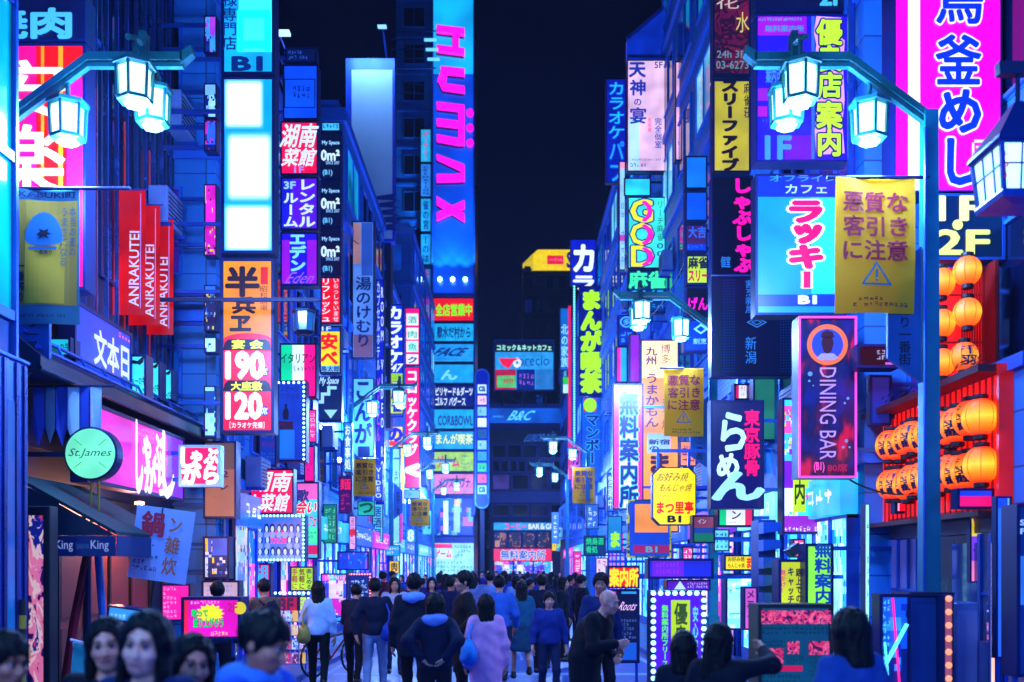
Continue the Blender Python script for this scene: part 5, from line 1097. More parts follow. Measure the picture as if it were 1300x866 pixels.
def crest(r, conv, k):
    mb = MB(); cx, cy = 947, 415
    for q0, q1 in ((13, 10.5), (7, 5)):
        o = [(0, 6), (13, 0), (0, -7), (-13, 0)]; pts0 = [(a*q0/13, b*q0/13) for a, b in o]; pts1 = [(a*q1/13, b*q1/13) for a, b in o]
        for i in range(4):
            j = (i+1) % 4; mb.add([((953-cx+pts0[i][0])*k, -.018, (cy-410+pts0[i][1])*k), ((953-cx+pts0[j][0])*k, -.018, (cy-410+pts0[j][1])*k), ((953-cx+pts1[j][0])*k, -.018, (cy-410+pts1[j][1])*k), ((953-cx+pts1[i][0])*k, -.018, (cy-410+pts1[i][1])*k)], [(0, 1, 2, 3)])
    fixn(mb.build('printed_crest', ink('#3890f0', .8), r))
    d = MB()
    for i in range(5):
        for j in range(34): 
            for x0 in (911, 983): d.quad((x0+i*3.2-cx)*k, (x0+i*3.2+1.3-cx)*k, (cy-(356+j*3.5)-1.3)*k, (cy-(356+j*3.5))*k, -.017)
    d.build('dot_print', ink('#103ca0', .7), r)
sign('lightbox', 'wide dark navy lightbox with dotted bands and a diamond crest', (903, 351, 1006, 478), 18.4, '#06144c', [T('割烹新風', (946, 356, 960, 398), '#2a80e8', bold=.0, vert=True), T('新潟', (946, 428, 960, 462), '#2a80e8', bold=0, vert=True)], s=.5, group=GC, art=crest)
sign('lightbox', 'navy ramen lightbox with white brushed kana and a red column of characters', (902, 508, 970, 646), 17.6, '#041068', [
    T('ら', (916, 525, 946, 572), '#c0f8ff', bold=.04), T('め', (911, 577, 937, 606), '#d0f8ff', bold=.06), T('ん', (906, 600, 968, 634), '#a0e4ff', bold=.06), T('東京豚骨', (945, 521, 964, 604), '#f00a70', bold=.05, vert=True)], s=.7)
# cabinets and boards around the second lamp
Y6 = 24.0; G6 = 'lightboxes of the slim stack by the second lamp'
sign('lightbox', 'blank pale blue lightbox at the top of the slim stack', (870, 198, 898, 240), Y6, '#1478f0', s=.9, group=G6)
sign('lightbox', 'blank deeper blue lightbox below the pale one', (870, 243, 898, 281), Y6, '#0a58e8', s=.85, group=G6)
sign('lightbox', 'dull red and blue lightbox in the slim stack', (870, 285, 898, 320), Y6, '#482060', [T('大吉', (874, 288, 896, 302), '#2a60e0', bold=.04), G((872, 310, 897, 318), 1, 5, '#2070f0')], panels=[((871, 310, 897, 319), '#0a38d0', .8)], s=.7, group=G6)
sign('lightbox', 'lime lightbox with dark and crimson characters in the slim stack', (871, 324, 899, 361), Y6, '#c0e030', [T('麻雀', (874, 327, 898, 341), '#0a1430', bold=.05), T('スリー', (874, 344, 898, 357), '#c01040', bold=.06)], s=.9, group=G6)
sign('lightbox', 'black lightbox with small magenta kana in the slim stack', (871, 364, 899, 404), Y6, '#04081c', [T('げん', (874, 378, 898, 394), '#f010a0', bold=.05)], s=.6, group=G6)
sign('lightbox', 'blue crest lightbox at the bottom of the slim stack', (868, 406, 898, 446), Y6, '#0a38c0', [T('割烹', (880, 430, 897, 437), '#70c0ff', bold=.02), T('◇', (881, 412, 898, 424), '#70d0ff', bold=.05)], s=.75, group=G6)
Y7 = 33.2
sign('lightbox', 'pale pink lightbox with navy brushed characters and 5F', (796, 76, 845, 218), Y7, '#f4c8f0', [T('天', (799, 80, 819, 98), '#1030a8', bold=.05), T('神', (800, 102, 819, 121), '#1030a8', bold=.04), T('の', (805, 126, 814, 134), '#1030a8', bold=.03), T('宴', (800, 137, 820, 157), '#1030a8', bold=.03), T('5F', (831, 79, 841, 87), '#102060', bold=.02), T('完全個室', (831, 150, 840, 188), '#1040a0', bold=.02, vert=True), T('居酒屋', (822, 150, 827, 168), '#f060a0', vert=True), G((802, 201, 840, 205), 1, 14, '#1a3090'), G((799, 207, 843, 213), 1, 10, '#102080')], s=.95, uneven=.35, panels=[((798, 150, 812, 216), '#b8e8ff', .95)])
sign('lightbox', 'second pale pink lightbox partly hidden behind the building corner', (857, 78, 876, 204), 30.5, '#f0b8f0', [G((860, 148, 875, 186), 4, 2, '#2060c0')], s=.95, bracket=False)
sign('sign', 'cyan lightbox with three big outlined latin letters in pink and yellow', (797, 250, 845, 341), Y7, '#40f0e8', [
    T('G', (801, 254, 828, 282), '#f0f030', bold=.03, outline=('#103090', .05)), T('O', (801, 284, 829, 311), '#f0f030', bold=.03, outline=('#103090', .05)), T('D', (802, 313, 829, 338), '#f0f030', bold=.03, outline=('#103090', .05)), T('リーチ麻雀', (834, 256, 842, 306), '#209070', vert=True, bold=.02), T('00', (834, 309, 842, 326), '#2060a0', vert=True)], s=1,
    art=lambda r, conv, k: [letters(r, c, conv((816, a+2, b, e)), '#ff20c0', -.0245, .05) for c, a, b, e in (('）', 254, 827, 281), ('）', 284, 828, 310), ('）', 313, 828, 337))])
sign('sign', 'dark board with glowing green mahjong characters', (797, 343, 845, 397), Y7, '#083088', [T('麻雀', (799, 345, 844, 366), '#40ffb0', bold=.05, outline=('#0a7060', .04)), T('0345', (801, 369, 842, 380), '#30a0f0', bold=.03), G((800, 386, 843, 393), 1, 8, '#30a8f0')], s=.7)
sign('sign', 'blue glowing header strip over the outlined letter sign', (792, 226, 826, 249), 33.6, '#28c8ff', s=1.3, uneven=.5, bracket=False)
sign('strip_sign', 'slim pink and pale strip beside the outlined letter sign', (786, 205, 794, 343), 33.6, '#a0e0ff', [G((787.5, 256, 793, 335), 7, 1, '#4080e0')], panels=[((786.8, 206, 793.2, 214), '#ffa0d0', 1), ((786.8, 298, 793.2, 306), '#d040c0', 1)], s=.9, bracket=False)
def slab():
    y = 33.5; k = y/F
    r = empty('roof_screen', (X(819, y), y, Z(45, y))); tag(r, 'blue slanted roof screen rising above the pale pink lightbox', 'roof screen')
    pts = [(796, 76), (796, 50), (845, 8), (845, 76)]
    fixn(MB().prism([((a-819)*k, (45-b)*k) for a, b in pts], 0, .3).build('panel', glow('#0a3ce0', .45, .5), r))
    mb = MB()
    for a, b, c, d in ((796, 50, 845, 8), (796, 72, 845, 72), (845, 8, 845, 76)): mb.tube([((a-819)*k, -.03, (45-b)*k), ((c-819)*k, -.03, (45-d)*k)], .06, 6)
    mb.build('edge_rail', STEEL, r)
slab()
sign('neon_sign', 'tall cyan neon katakana sign on a dark blue strip', (769, 100, 795, 232), 41.5, '#0a20c0', [T('カラオケ', (773, 105, 792, 176), '#20d0ff', bold=.0, vert=True, outline=('#0a50f0', .06)), T('パブ', (774, 180, 792, 230), '#20b0ff', vert=True, bold=.0, outline=('#0a50f0', .06))], s=.7)
YF = 54.5
sign('sign', 'blue sign with white outlined katakana above the lime comic cafe sign', (724, 304, 757, 362), YF, '#0a20d8', [T('カ', (729, 312, 753, 344), '#f0ffff', bold=.06, outline=('#061060', .04)), T('ラ', (729, 351, 753, 368), '#f0ffff', bold=.06)], s=.8)
def manga(r, conv, k):
    c = conv((735, 364, 766, 560)); bulbs(r, [(c[0]-.25, z) for _, z in edge(0, c[3], 0, c[1], 60)], .06, '#60c8ff', 2)
    mb = MB(); mb.box(c[0]-.55, c[0]-.42, 0, .3, c[1]-2, c[3]-1); mb.build('red_edge', glow('#f01050', .9, .2), r)
sign('sign', 'tall navy sign with fat lime characters running down it', (735, 363, 766, 502), YF-.4, '#0a0c90', [T('まんが喫茶', (738, 370, 763, 498), '#b0ff10', bold=.1, vert=True)], s=.7, art=manga)
sign('sign', 'long blue sign with outlined katakana below the lime one', (738, 504, 766, 612), YF-.4, '#0a60e0', [T('マンボー', (744, 528, 760, 588), '#0a1880', bold=.06, vert=True, outline=('#40c0ff', .04)), T('●', (742, 507, 756, 522), '#a0f020', bold=.1)], panels=[((741, 506, 757, 523), '#e02050', .8)], s=.75)
sign('sign', 'pale blue vertical sign with white characters beside the lime one', (711, 391, 722, 470), 62, '#1078e0', [T('北の家族', (712.5, 412, 721, 466), '#90e0ff', bold=.03, vert=True)], s=.7)
sign('sign', 'white and magenta small vertical sign below the red strip', (725, 564, 737, 620), 58, '#f050c0', [T('カ', (727, 568, 735, 590), '#102060', bold=.05)], s=.9)
sign('sign', 'green and white small sign beside the red strip of the lime sign', (714, 478, 724, 500), 66, '#30d840', panels=[((715, 488, 723, 499), '#c0f0ff', .9)], s=.9)
def comic():
    r = sign('billboard', 'rooftop comic cafe billboard with white katakana over a pale picture', (627, 431, 704, 496), 95.5, '#30a8ff', [T('コミック＆ネットカフェ', (631, 438, 700, 445), '#b0ffe8', bold=.05, outline=('#0a6050', .04)), T('o', (652, 455, 661, 466), '#f0f8ff', bold=.06), T('precio', (659, 452, 697, 468), '#103c9c', bold=-.005), G((661, 462, 695, 466), 1, 10, '#2050a0'), T('30分', (639, 480, 652, 487), '#c01040', bold=.03)],
        panels=[((628.5, 432.5, 702.5, 447), '#081848', .7), ((628.5, 469, 655, 494.5), '#d02050', .8), ((656, 469, 679, 494.5), '#0a2090', .9), ((680, 469, 702.5, 494.5), '#2a80d8', .9), ((631, 477, 655, 492), '#60e080', .8)], s=.9, bracket=False, border=.12, frame=mat('#3a78e0', .35, .3), depth=.6,
        art=lambda r, conv, k: (fixn(MB().add([(q[0], -.02, q[1]) for q in [conv((a, b, a, b))[:2] for a, b in ((633, 455), (660, 455), (652, 459), (646, 468), (638, 464))]], [(0, 1, 2, 3, 4)]).build('printed_cup', ink('#ff1848', 1), r)), scribble(r, conv((658, 474, 678, 490)), 2, 4, '#a070f0', -.02, 3)))
    k = 95.5/F; mb = MB()
    for a in (-28, 0, 28):
        mb.tube([(a*k, .4, -33*k), (a*k, .4, -52*k)], .12, 6)
    mb.tube([(-28*k, .4, -35*k), (0, .4, -50*k), (28*k, .4, -35*k)], .08, 6)
    mb.build('support_frame', DARK, r)
comic()
def snack():
    y = 139.5; k = y/F; cx, cy = 702, 330
    r = empty('rooftop_sign', (X(cx, y), y, Z(cy, y))); tag(r, 'yellow rooftop sign with a red plate on the far dark block', 'rooftop sign')
    w, h = 50*k, 26*k
    fixn(MB().prism([(-w/2, -h/2), (w, -h/2), (w, h/2), (-w/2+.6, h/2), (-w/2, h*.3)], 0, 1).build('board', glow('#ffe010', .95, .2), r))
    fixn(MB().add([(-w/2-.01, -.01, -h/2), (-w/2-.01, -.01, h*.32), (-w/2-1.4, 3, h*.12), (-w/2-1.4, 3, -h*.55)], [(0, 1, 2, 3)]).build('side_board', glow('#e8d010', .8, .2), r))
    MB().box(-w/2+1.9, -w/2+4.1, -.1, -.01, -h*.22, h*.2).build('red_plate', glow('#f01040', 1, .2), r)
    scribble(r, (-w/2+2.1, -h*.12, -w/2+3.9, h*.1), 1, 6, '#ffb0d0', -.115, 4)
    letters(r, 'SHOT', (-w/2+4.6, -h*.36, -w/2+9, h*.36), '#101a70', -.03, .06)
    MB().box(-w/2, w, .2, .8, -h/2-.5, -h/2-.002).build('support_frame', DARK, r)
snack()
# signs low on the right
sign('sign', 'tall magenta and white sign with navy outlined characters', (778, 487, 817, 647), 24.6, '#f4ffff', [T('無料案内所', (787, 499, 810, 644), '#0a1c78', bold=.045, vert=True, outline=('#58c8ff', .05))], panels=[((779.5, 489, 786, 645), '#ff1088', 1.1), ((810, 489, 816, 645), '#ff1088', 1.0)], s=1)
sign('sign', 'tall orange lit sign with dark brushed kana behind the yellow banner', (813, 431, 862, 676), 26.2, '#ff9c40', [T('九州', (820, 441, 834, 463), '#50206c', bold=.03, vert=True), T('うまかもん', (820, 475, 836, 542), '#5a1c58', bold=.03, vert=True), T('博多', (839, 437, 851, 462), '#602468', bold=.01, vert=True), T('もつ焼', (840, 505, 850, 545), '#5a2058', bold=.01, vert=True), T('新宿|の', (824, 558, 850, 572), '#142070', bold=.04), T('ま', (827, 577, 848, 600), '#3a1440', bold=.07)],
     panels=[((815, 433, 860, 480), '#ffd890', 1.3), ((822, 550, 851, 575), '#a0c8ff', .9)], s=1.05, uneven=.4)
sign('sign', 'purple blank slab beside the orange lit sign', (799, 424, 813, 486), 27, '#9a10d0', s=.8)
sign('strip_sign', 'magenta and cyan slim strips left of the purple slab', (782, 440, 797, 486), 28.5, '#20b8ff', panels=[((783, 441, 788, 485), '#f020b0', 1)], s=.9)
sign('sign', 'circled character sign in blue line over the white and magenta sign', (784, 400, 806, 440), 32, '#0a30c8', [T('○', (787, 402, 803, 416), '#50b8ff', bold=.0), T('多', (791, 405, 800, 413), '#50b8ff'), G((787, 420, 803, 436), 2, 2, '#3aa0f0')], s=.7)
def octo():
    y = 20.0; k = y/F
    r = empty('octagonal_sign', (X(856, y), y, Z(630, y))); tag(r, 'yellow octagonal lit sign with handwritten red and dark kana and B1', 'sign')
    w, h, c = 28*k, 37*k, 9*k
    P = lambda e: [(-w+c, -h), (w-c, -h), (w, -h+c), (w, h-c), (w-c, h), (-w+c, h), (-w, h-c), (-w, -h+c)]
    fixn(MB().prism(P(0), 0, .22).build('housing', FRAME, r))
    q = [(a*.95, b*.96) for a, b in P(0)]
    fixn(MB().add([(a, -.004, b) for a, b in q], [tuple(range(8))]).build('face', glow('#ffe60a', 1.05, .15), r))
    cv = lambda a, b, c_, d: ((a-856)*k, (630-d)*k, (c_-856)*k, (630-b)*k)
    letters(r, 'お好み焼', cv(835, 600, 874, 611), '#503010', -.01, 0, shear=.1); letters(r, 'もんじゃ焼', cv(838, 614, 878, 624), '#503010', -.01, 0, shear=.1)
    scribble(r, cv(834, 628, 850, 632), 1, 5, '#c09020', -.01, 4)
    letters(r, 'まつ里亭', cv(834, 637, 880, 652), '#f01808', -.01, .05); letters(r, 'B1', cv(848, 655, 864, 663), '#101010', -.01, .06)
    MB().box(-w+.1, -w+.15, .08, .13, h, h+.3).box(w-.15, w-.1, .08, .13, h, h+.3).box(-w, (FR(y)-X(856, y)), .06, .15, h+.3, h+.36).build('bracket', STEEL, r)
octo()
def bsign(label, px, y, col, texts, n, **k_):
    def art(r, conv, k):
        x0, y0, x1, y1 = px; c = conv((x0+3, y0+3, x1-3, y1-3)); nx, ny = n
        bulbs(r, edge(c[0], c[3], c[2], c[3], nx) + edge(c[0], c[3], c[0], c[1], ny)[1:] + edge(c[2], c[3], c[2], c[1], ny)[1:], k_.pop('r', .028), '#a8f8ff', 2.2)
    return sign('standing_sign', label, px, y, col, texts, art=art, bracket=False, group='bulb edged standing signs', **k_)
bsign('tall bulb edged violet standing sign with lime lettering near the curb', (826, 750, 896, 900), 11.3, '#5a14e8', [T('無料案内所フリースペース', (840, 768, 848, 872), '#60f060', bold=.04, vert=True), T('優良店', (856, 766, 872, 850), '#305020', bold=.04, vert=True), T('安心安全', (879, 770, 886, 850), '#60d0ff', bold=.04, vert=True)], (8, 17), s=.8, panels=[((852, 762, 876, 890), '#c0e830', .9)], depth=.3)
sign('sign', 'red lit sign with glowing yellow characters over the dark board', (771, 718, 812, 747), 15.2, '#ff1a10', [T('案内所', (774, 722, 810, 744), '#ffe020', bold=.05, outline=('#ff8010', .04))], s=1.1, bracket=False)
def rose():
    r = sign('stand_sign', 'dark menu board stand with a pink edge and white script', (774, 748, 812, 842), 15.3, '#081448', [T('Roots', (787, 764, 808, 775), '#f0c0f0', bold=.0, shear=.3), G((788, 785, 808, 812), 5, 6, '#4a6ac0')], panels=[((775, 750, 782, 840), '#ff10a0', 1.1), ((788, 816, 808, 838), '#1a60d8', .7), ((789, 750, 808, 754), '#30a0ff', .9)], s=.5, bracket=False, depth=.12)
rose()
sign('sign', 'purple header lightbox above the bulb edged standing sign', (822, 709, 906, 735), 13.2, '#2830e8', [G((832, 713, 862, 730), 2, 7, '#a030f0')], panels=[((828, 712, 868, 732), '#7020e0', .9)], s=.7, bracket=False)
sign('sign', 'violet lit panel with a white triangle mark and pale print', (846, 736, 902, 750), 13.4, '#6018d0', [G((872, 739, 898, 747), 2, 9, '#d0c0ff'), T('▲', (856, 738, 870, 748), '#c0e0ff')], s=.8, bracket=False)
sign('poster_case', 'frame dotted with yellow round a blue and orange drink poster', (797, 634, 852, 708), 22.6, '#1848d0', [T('B1', (820, 694, 834, 701), '#30a0c0', bold=.03)], panels=[((806, 640, 848, 676), '#ff9848', .9), ((804, 692, 850, 702), '#a01860', .8)], s=.7, bracket=False, frame=poster(['#a0a020', '#204060', '#c0b030', '#102840'], .5, 9, 1))
sign('lightbox', 'green, white and red tricolour lightbox under the ramen sign', (911, 645, 957, 669), 19, '#f0f4ff', [T('ン', (929, 649, 940, 659), '#101840', bold=.03), G((924, 662, 944, 665), 1, 8, '#404060')], panels=[((912, 646.5, 922, 667), '#10d080', 1), ((946, 646.5, 956, 667), '#f01060', 1)], group='tricolour lightboxes', bracket=False)
sign('lightbox', 'dim lightbox with a pink top and green foot beside the lamp pole', (879, 654, 908, 690), 19.6, '#1a4cb0', [T('イン', (886, 659, 896, 665), '#a0c0e0')], panels=[((880, 655, 907, 670), '#a04868', .6), ((880, 677, 907, 689), '#108060', .6)], s=.6, bracket=False)
sign('sign', 'small yellow eatery fascia with red kana above the bright shop', (919, 704, 962, 725), 17.2, '#ffe018', [T('まつ', (948, 708, 961, 721), '#f01810', bold=.06), T('お好み焼', (924, 707, 945, 713), '#403010'), T('もんじゃ焼', (924, 715, 945, 721), '#403010')], bracket=False)
sign('sign', 'tall lime sign with blue characters over the menu board', (1022, 690, 1058, 790), 12.0, '#90ff40', [T('無料案内', (1034, 690, 1055, 766), '#0a40a0', bold=.05, vert=True)], s=1, bracket=False)
sign('sign', 'yellow green sign with dark and crimson kana columns beside the lime one', (988, 710, 1020, 772), 12.2, '#d0e020', [T('見かけ！', (991, 724, 997, 752), '#e01870', bold=.04, vert=True), T('キャッチ', (1000, 721, 1007, 766), '#101830', bold=.05, vert=True), T('路上での', (1010, 722, 1017, 764), '#101830', bold=.05, vert=True)], s=.9, bracket=False)
def menu():
    def art(r, conv, k):
        for i, q in enumerate(((966, 775, 1054, 792), (975, 823, 994, 842), (999, 814, 1014, 830), (1026, 814, 1052, 831))):
            c = conv(q); MB().quad(c[0], c[2], c[1], c[3], -.02).build('printed_picture', poster(['#500a30', '#1a0a40', '#e02050', '#ff6070', '#2a0a50', '#ff2840', '#301050'], .8, 10, 30+i, organic=True), r)
        c = conv((964, 845, 1018, 852)); MB().quad(c[0], c[2], c[1], c[3], -.02).build('printed_band', ink('#d01050', .8), r)
    sign('menu_board', 'large dim teal menu board with red food pictures standing by the curb', (962, 767, 1057, 905), 9.2, '#0a5a80', [G((966, 795, 1052, 806), 2, 16, '#04202c'), G((966, 812, 994, 822), 2, 7, '#04202c'), G((998, 832, 1020, 844), 3, 6, '#04202c'), G((1026, 832, 1052, 860), 5, 8, '#04202c'), G((966, 855, 1015, 900), 6, 10, '#04202c')], s=.45, bracket=False, art=art, frame=BLACK, depth=.35)
menu()
sign('sign', 'tall gaudy sign with lime columns and white picture squares behind the bar sign', (993, 505, 1040, 678), 16.6, '#c020e0', facemat=poster(['#ff30d0', '#d0f020', '#f0d0ff', '#40d0ff', '#8a20e0', '#f0f0ff', '#ff50a0'], .9, 4.5, 14, stretch=(1.2, 1, 1)), texts=[T('無料案内', (1008, 515, 1022, 640), '#304010', bold=.04, vert=True, s_em=.6), G((995, 668, 1038, 676), 1, 9, '#f0f0ff')], panels=[((1007, 508, 1023, 650), '#c8f020', 1), ((994, 655, 1039, 677), '#a020c8', .9)], bracket=False)
sign('sign', 'white and red striped small sign above the ramen lightbox', (932, 487, 958, 508), 20.4, '#e0f0ff', panels=[((933, 488, 938, 507), '#e02070', .9)], texts=[G((940, 489, 956, 506), 2, 5, '#d03050')], bracket=False)
sign('sign', 'green teal blank lightbox behind the ramen sign', (956, 478, 990, 560), 19.8, '#30a080', s=.5, bracket=False, uneven=.5)
sign('strip_sign', 'slim cyan lit strip on the wall right of the bar sign', (1098, 640, 1104, 800), 13.6, '#a0f8ff', [G((1099, 660, 1103, 790), 9, 1, '#1060a0')], s=1.3, bracket=False, depth=.15)
wall_sign('lit_screen', 'blue softly lit screen on the wall near the bar sign', 'r', 15.2, 16.6, 2.1, 3.9, '#1a60e0', x=5.15, depth=.12, s=.7, uneven=.6)
sign('sign', 'black horizontal sign with pale specks on the wall right of the bar sign', (1088, 437, 1142, 467), 14.0, '#06060f', [G((1112, 444, 1136, 458), 2, 4, '#a0a0c0')], s=.4, panels=[((1124, 460, 1140, 463), '#c060c0', .8)], depth=.3)
sign('sign', 'faint blue panel below the black horizontal sign', (1104, 476, 1132, 540), 14.3, '#1030a0', s=.5, uneven=.6, depth=.12)
for px, y, c, ts, ps, lb in (
    ((741, 680, 769, 706), 30, '#083a78', [T('焼鳥酒|肴処', (744, 683, 766, 702), '#20d080', bold=.03)], (), 'dark teal sign with green characters before the magenta shops'),
    ((771, 655, 790, 700), 27, '#1890e0', [T('ま', (776, 676, 786, 694), '#a0f020', bold=.08)], (), 'blue sign with one lime kana beside the outlined characters'),
    ((744, 640, 760, 672), 34, '#2a70e0', [G((746, 643, 758, 669), 4, 2, '#c0e8ff')], (), 'small blue sign with pale print under the warning banner'),
    ((728, 700, 738, 730), 42, '#ff30a0', [G((729, 703, 737, 727), 4, 1, '#ffe0f0')], (), 'small pink sign above the heads near the lime sign'),
    ((756, 708, 772, 735), 25, '#f0d8ff', [G((758, 711, 770, 732), 4, 2, '#d01060')], (), 'whitish pink sign left of the glowing yellow characters'),
    ((700, 650, 710, 690), 52, '#3a80ff', [G((702, 654, 708, 686), 5, 1, '#e0f0ff')], (), 'far small blue sign beside the yellow strip'),
    ((846, 470, 852, 540), 29, '#20e0d0', [], (), 'thin turquoise lit strip behind the yellow banner'),
    ((863, 560, 884, 592), 25.5, '#ff9060', [G((865, 564, 882, 588), 3, 2, '#802060')], (), 'peach coloured sign behind the octagonal sign'),
    ((866, 694, 880, 712), 22.5, '#f040a0', [G((867, 697, 879, 710), 2, 2, '#ffe0ff')], (), 'small pink sign under the dim tricolour box'),
    ((770, 600, 780, 650), 31, '#1a60ff', [T('営業中', (772, 604, 778, 646), '#c0f0ff', bold=.03, vert=True)], (), 'slim blue sign left of the outlined characters'),
    ((950, 560, 985, 600), 20.6, '#0a70a0', [G((953, 566, 982, 594), 3, 4, '#40c0e0')], (), 'dim teal sign behind the ramen lightbox'),
    ((906, 672, 926, 700), 21.0, '#70e8ff', [G((908, 675, 924, 697), 3, 3, '#1050b0')], (), 'pale cyan small sign under the tricolour lightbox'),
    ((1006, 684, 1022, 708), 14.6, '#ff60a0', [G((1008, 687, 1020, 705), 3, 2, '#fff0ff')], (), 'small pink sign above the yellow green sign'),
    ((944, 745, 962, 800), 12.6, '#e060d0', [T('メニュー', (948, 750, 957, 795), '#301050', bold=.03, vert=True)], (), 'lilac vertical menu sign beside the tall menu board'),
):
    sign('sign', lb, px, y, c, ts, panels=ps, s=.85, side='r', depth=.18, border=.025, group='small signs in the busy right row')
# ------------------------------------------------------------------ shop fronts at street level
def shopfront(side, y0, y1, label, cols, s=1.0, head='#1a70ff', z1=2.7, seed=0, x=None):
    """a lit shop window in a side wall: frame, lit glass showing a busy interior, fascia, door"""
    xx = (FL((y0+y1)/2) if side == 'l' else FR((y0+y1)/2)) if x is None else x
    sg = 1 if side == 'l' else -1; w = y1-y0
    r = empty('shop_front', (xx + sg*.16, (y0+y1)/2, 0), R(90)*sg); tag(r, label, 'shop front', 'lit shop fronts')
    f = MB()
    for a in [-w/2 + w*i/4 for i in range(5)]: f.box(max(-w/2, a-.03), min(w/2, a+.03), -.03, .15, 0, z1)
    f.box(-w/2, w/2, -.025, .148, 0, .25); f.box(-w/2, w/2, -.02, .14, z1-.05, z1)
    f.build('frame', STEEL, r)
    for i in range(4):
        a = -w/2+w*i/4+.035; MB().box(a, a+w/4-.07, .02, .04, .252, z1-.052).build('glass', poster(cols, s*1.15, 3.2+.5*(i % 3), seed*5+i, stretch=(1, 1, .6)), r)
    MB().box(-w/2, w/2, -.12, .14, z1+.003, z1+.62, .01).build('fascia', glow(head, 1.0, .4), r)
    scribble(r, (-w*.4, z1+.14, w*.4, z1+.48), 1, max(4, int(w*2)), '#f0f8ff', -.125, seed+50)
    return r
BL = ['#0a3cd0', '#3aa0ff', '#a0e8ff', '#1a60ff', '#d0f4ff', '#6a30ff', '#20c8ff', '#ff50c0']
CY = ['#40e0ff', '#a0f8ff', '#1a90ff', '#e0ffff', '#0a50e0', '#60d0ff']
PK = ['#ff30c0', '#3060ff', '#ffc0f0', '#6020e0', '#30c0ff', '#e01090']
for i, (sd, a, b, lb, c, s, h) in enumerate((
    ('l', -9, -5, 'unseen blue lit shop front added far behind the viewer on the glass building side', BL, 1.1, '#1a70ff'), ('l', -4.6, -1, 'unseen cyan lit shop front added just behind the viewer', CY, 1.2, '#20b0ff'),  # unseen shop fronts around the viewer, added to light the street
    ('r', -9, -4.5, 'unseen cyan lit shop front added behind the viewer on the restaurant side', CY, 1.2, '#20c0ff'), ('r', -4, .5, 'unseen blue lit shop front added beside the viewer on the restaurant side', BL, 1.1, '#2a50ff'),
    ('l', 19, 22.4, 'blue lit shop front under the tall corner column', BL, 1, '#1a60ff'), ('l', 22.8, 26.8, 'pink and blue shop front beyond the dancers picture', PK, 1, '#ff30b0'),
    ('l', 27.4, 32.6, 'cyan shop front beside the pink poster case', CY, 1.1, '#30c0ff'), ('l', 33.4, 38, 'blue shop front beyond the cyan one', BL, 1.1, '#2060ff'), ('l', 38.4, 43.4, 'pink shop front by the karaoke sign', PK, 1, '#e020c0'),
    ('l', 45, 51, 'cyan shop front below the yellow swirl sign', CY, 1.1, '#20c0ff'), ('l', 51.5, 57.5, 'blue shop front before the stair wing block', BL, 1.2, '#3070ff'), ('l', 59, 66, 'pale cyan shop front near the far end on the tower side', CY, 1.2, '#60d0ff'), ('l', 66.5, 74, 'last blue shop front before the tower', BL, 1.2, '#2a80ff'),
    ('r', 15.0, 18.4, 'cyan shop front by the lime sign', CY, 1.2, '#20c0ff'), ('r', 18.7, 21.8, 'bright cyan eatery shop front under the small yellow fascia', CY, 1.6, '#80f0ff'), ('r', 22.3, 27.5, 'violet and blue shop front behind the bulb edged standing sign', PK, 1, '#8030f0'), ('r', 28, 33.6, 'blue shop front past the violet one', BL, 1.1, '#2a60ff'),
    ('r', 34.5, 41, 'cyan shop front beneath the pale pink lightbox', CY, 1.1, '#20b0ff'), ('r', 41.5, 48, 'pink shop front under the neon katakana', PK, 1, '#f030b0'), ('r', 48.5, 55.5, 'blue shop front under the lime comic sign', BL, 1.2, '#3080ff'), ('r', 57, 66, 'cyan shop front near the far end opposite the tower', CY, 1.1, '#30c0ff'), ('r', 67, 78, 'last pink shop front on the far side', PK, 1, '#e040d0'))):
    shopfront(sd, a, b, lb, c, s, h, seed=i)
# the eatery mouth that faces down the street, right of the standing sign
sign('shop_window', 'bright pale cyan eatery window facing the street below the yellow fascia', (921, 728, 962, 800), 17.3, '#a0f8ff', facemat=poster(['#c8ffff', '#70e8ff', '#e8ffff', '#30a8e0', '#a0f4ff'], 1.3, 4, 3, stretch=(.5, 1, 1.6)), bracket=False)
# tall shelf-like stack of blue slats (shutter box) left of the menu board
def slats():
    y = 13.0; k = y/F; r = empty('vent_stack', (X(974, y), y, 0)); tag(r, 'tall stack of blue angled vent hoods between the bright shop and the lime sign', 'vent stack')
    w = 11*k; MB().box(-w, w, .0, .4, 0, Z(660, y)).build('housing', mat('#1c4494', .4, .4), r)
    for i in range(5):
        zt = Z(664 + i*22, y); fixn(MB().prism([(0, 0), (w*2, 0), (w*2, -11*k), (0, -14*k)], -.25, -.003).build('hood', mat('#2a68c8', .3, .5), r, (-w, 0, zt)))
    fixn(MB().prism([(-.02, 0), (.12, .1), (.2, .02), (.06, -.08)], -.4, -.2).build('camera', DARK, r, (w+.05, 0, Z(700, y))))
slats()
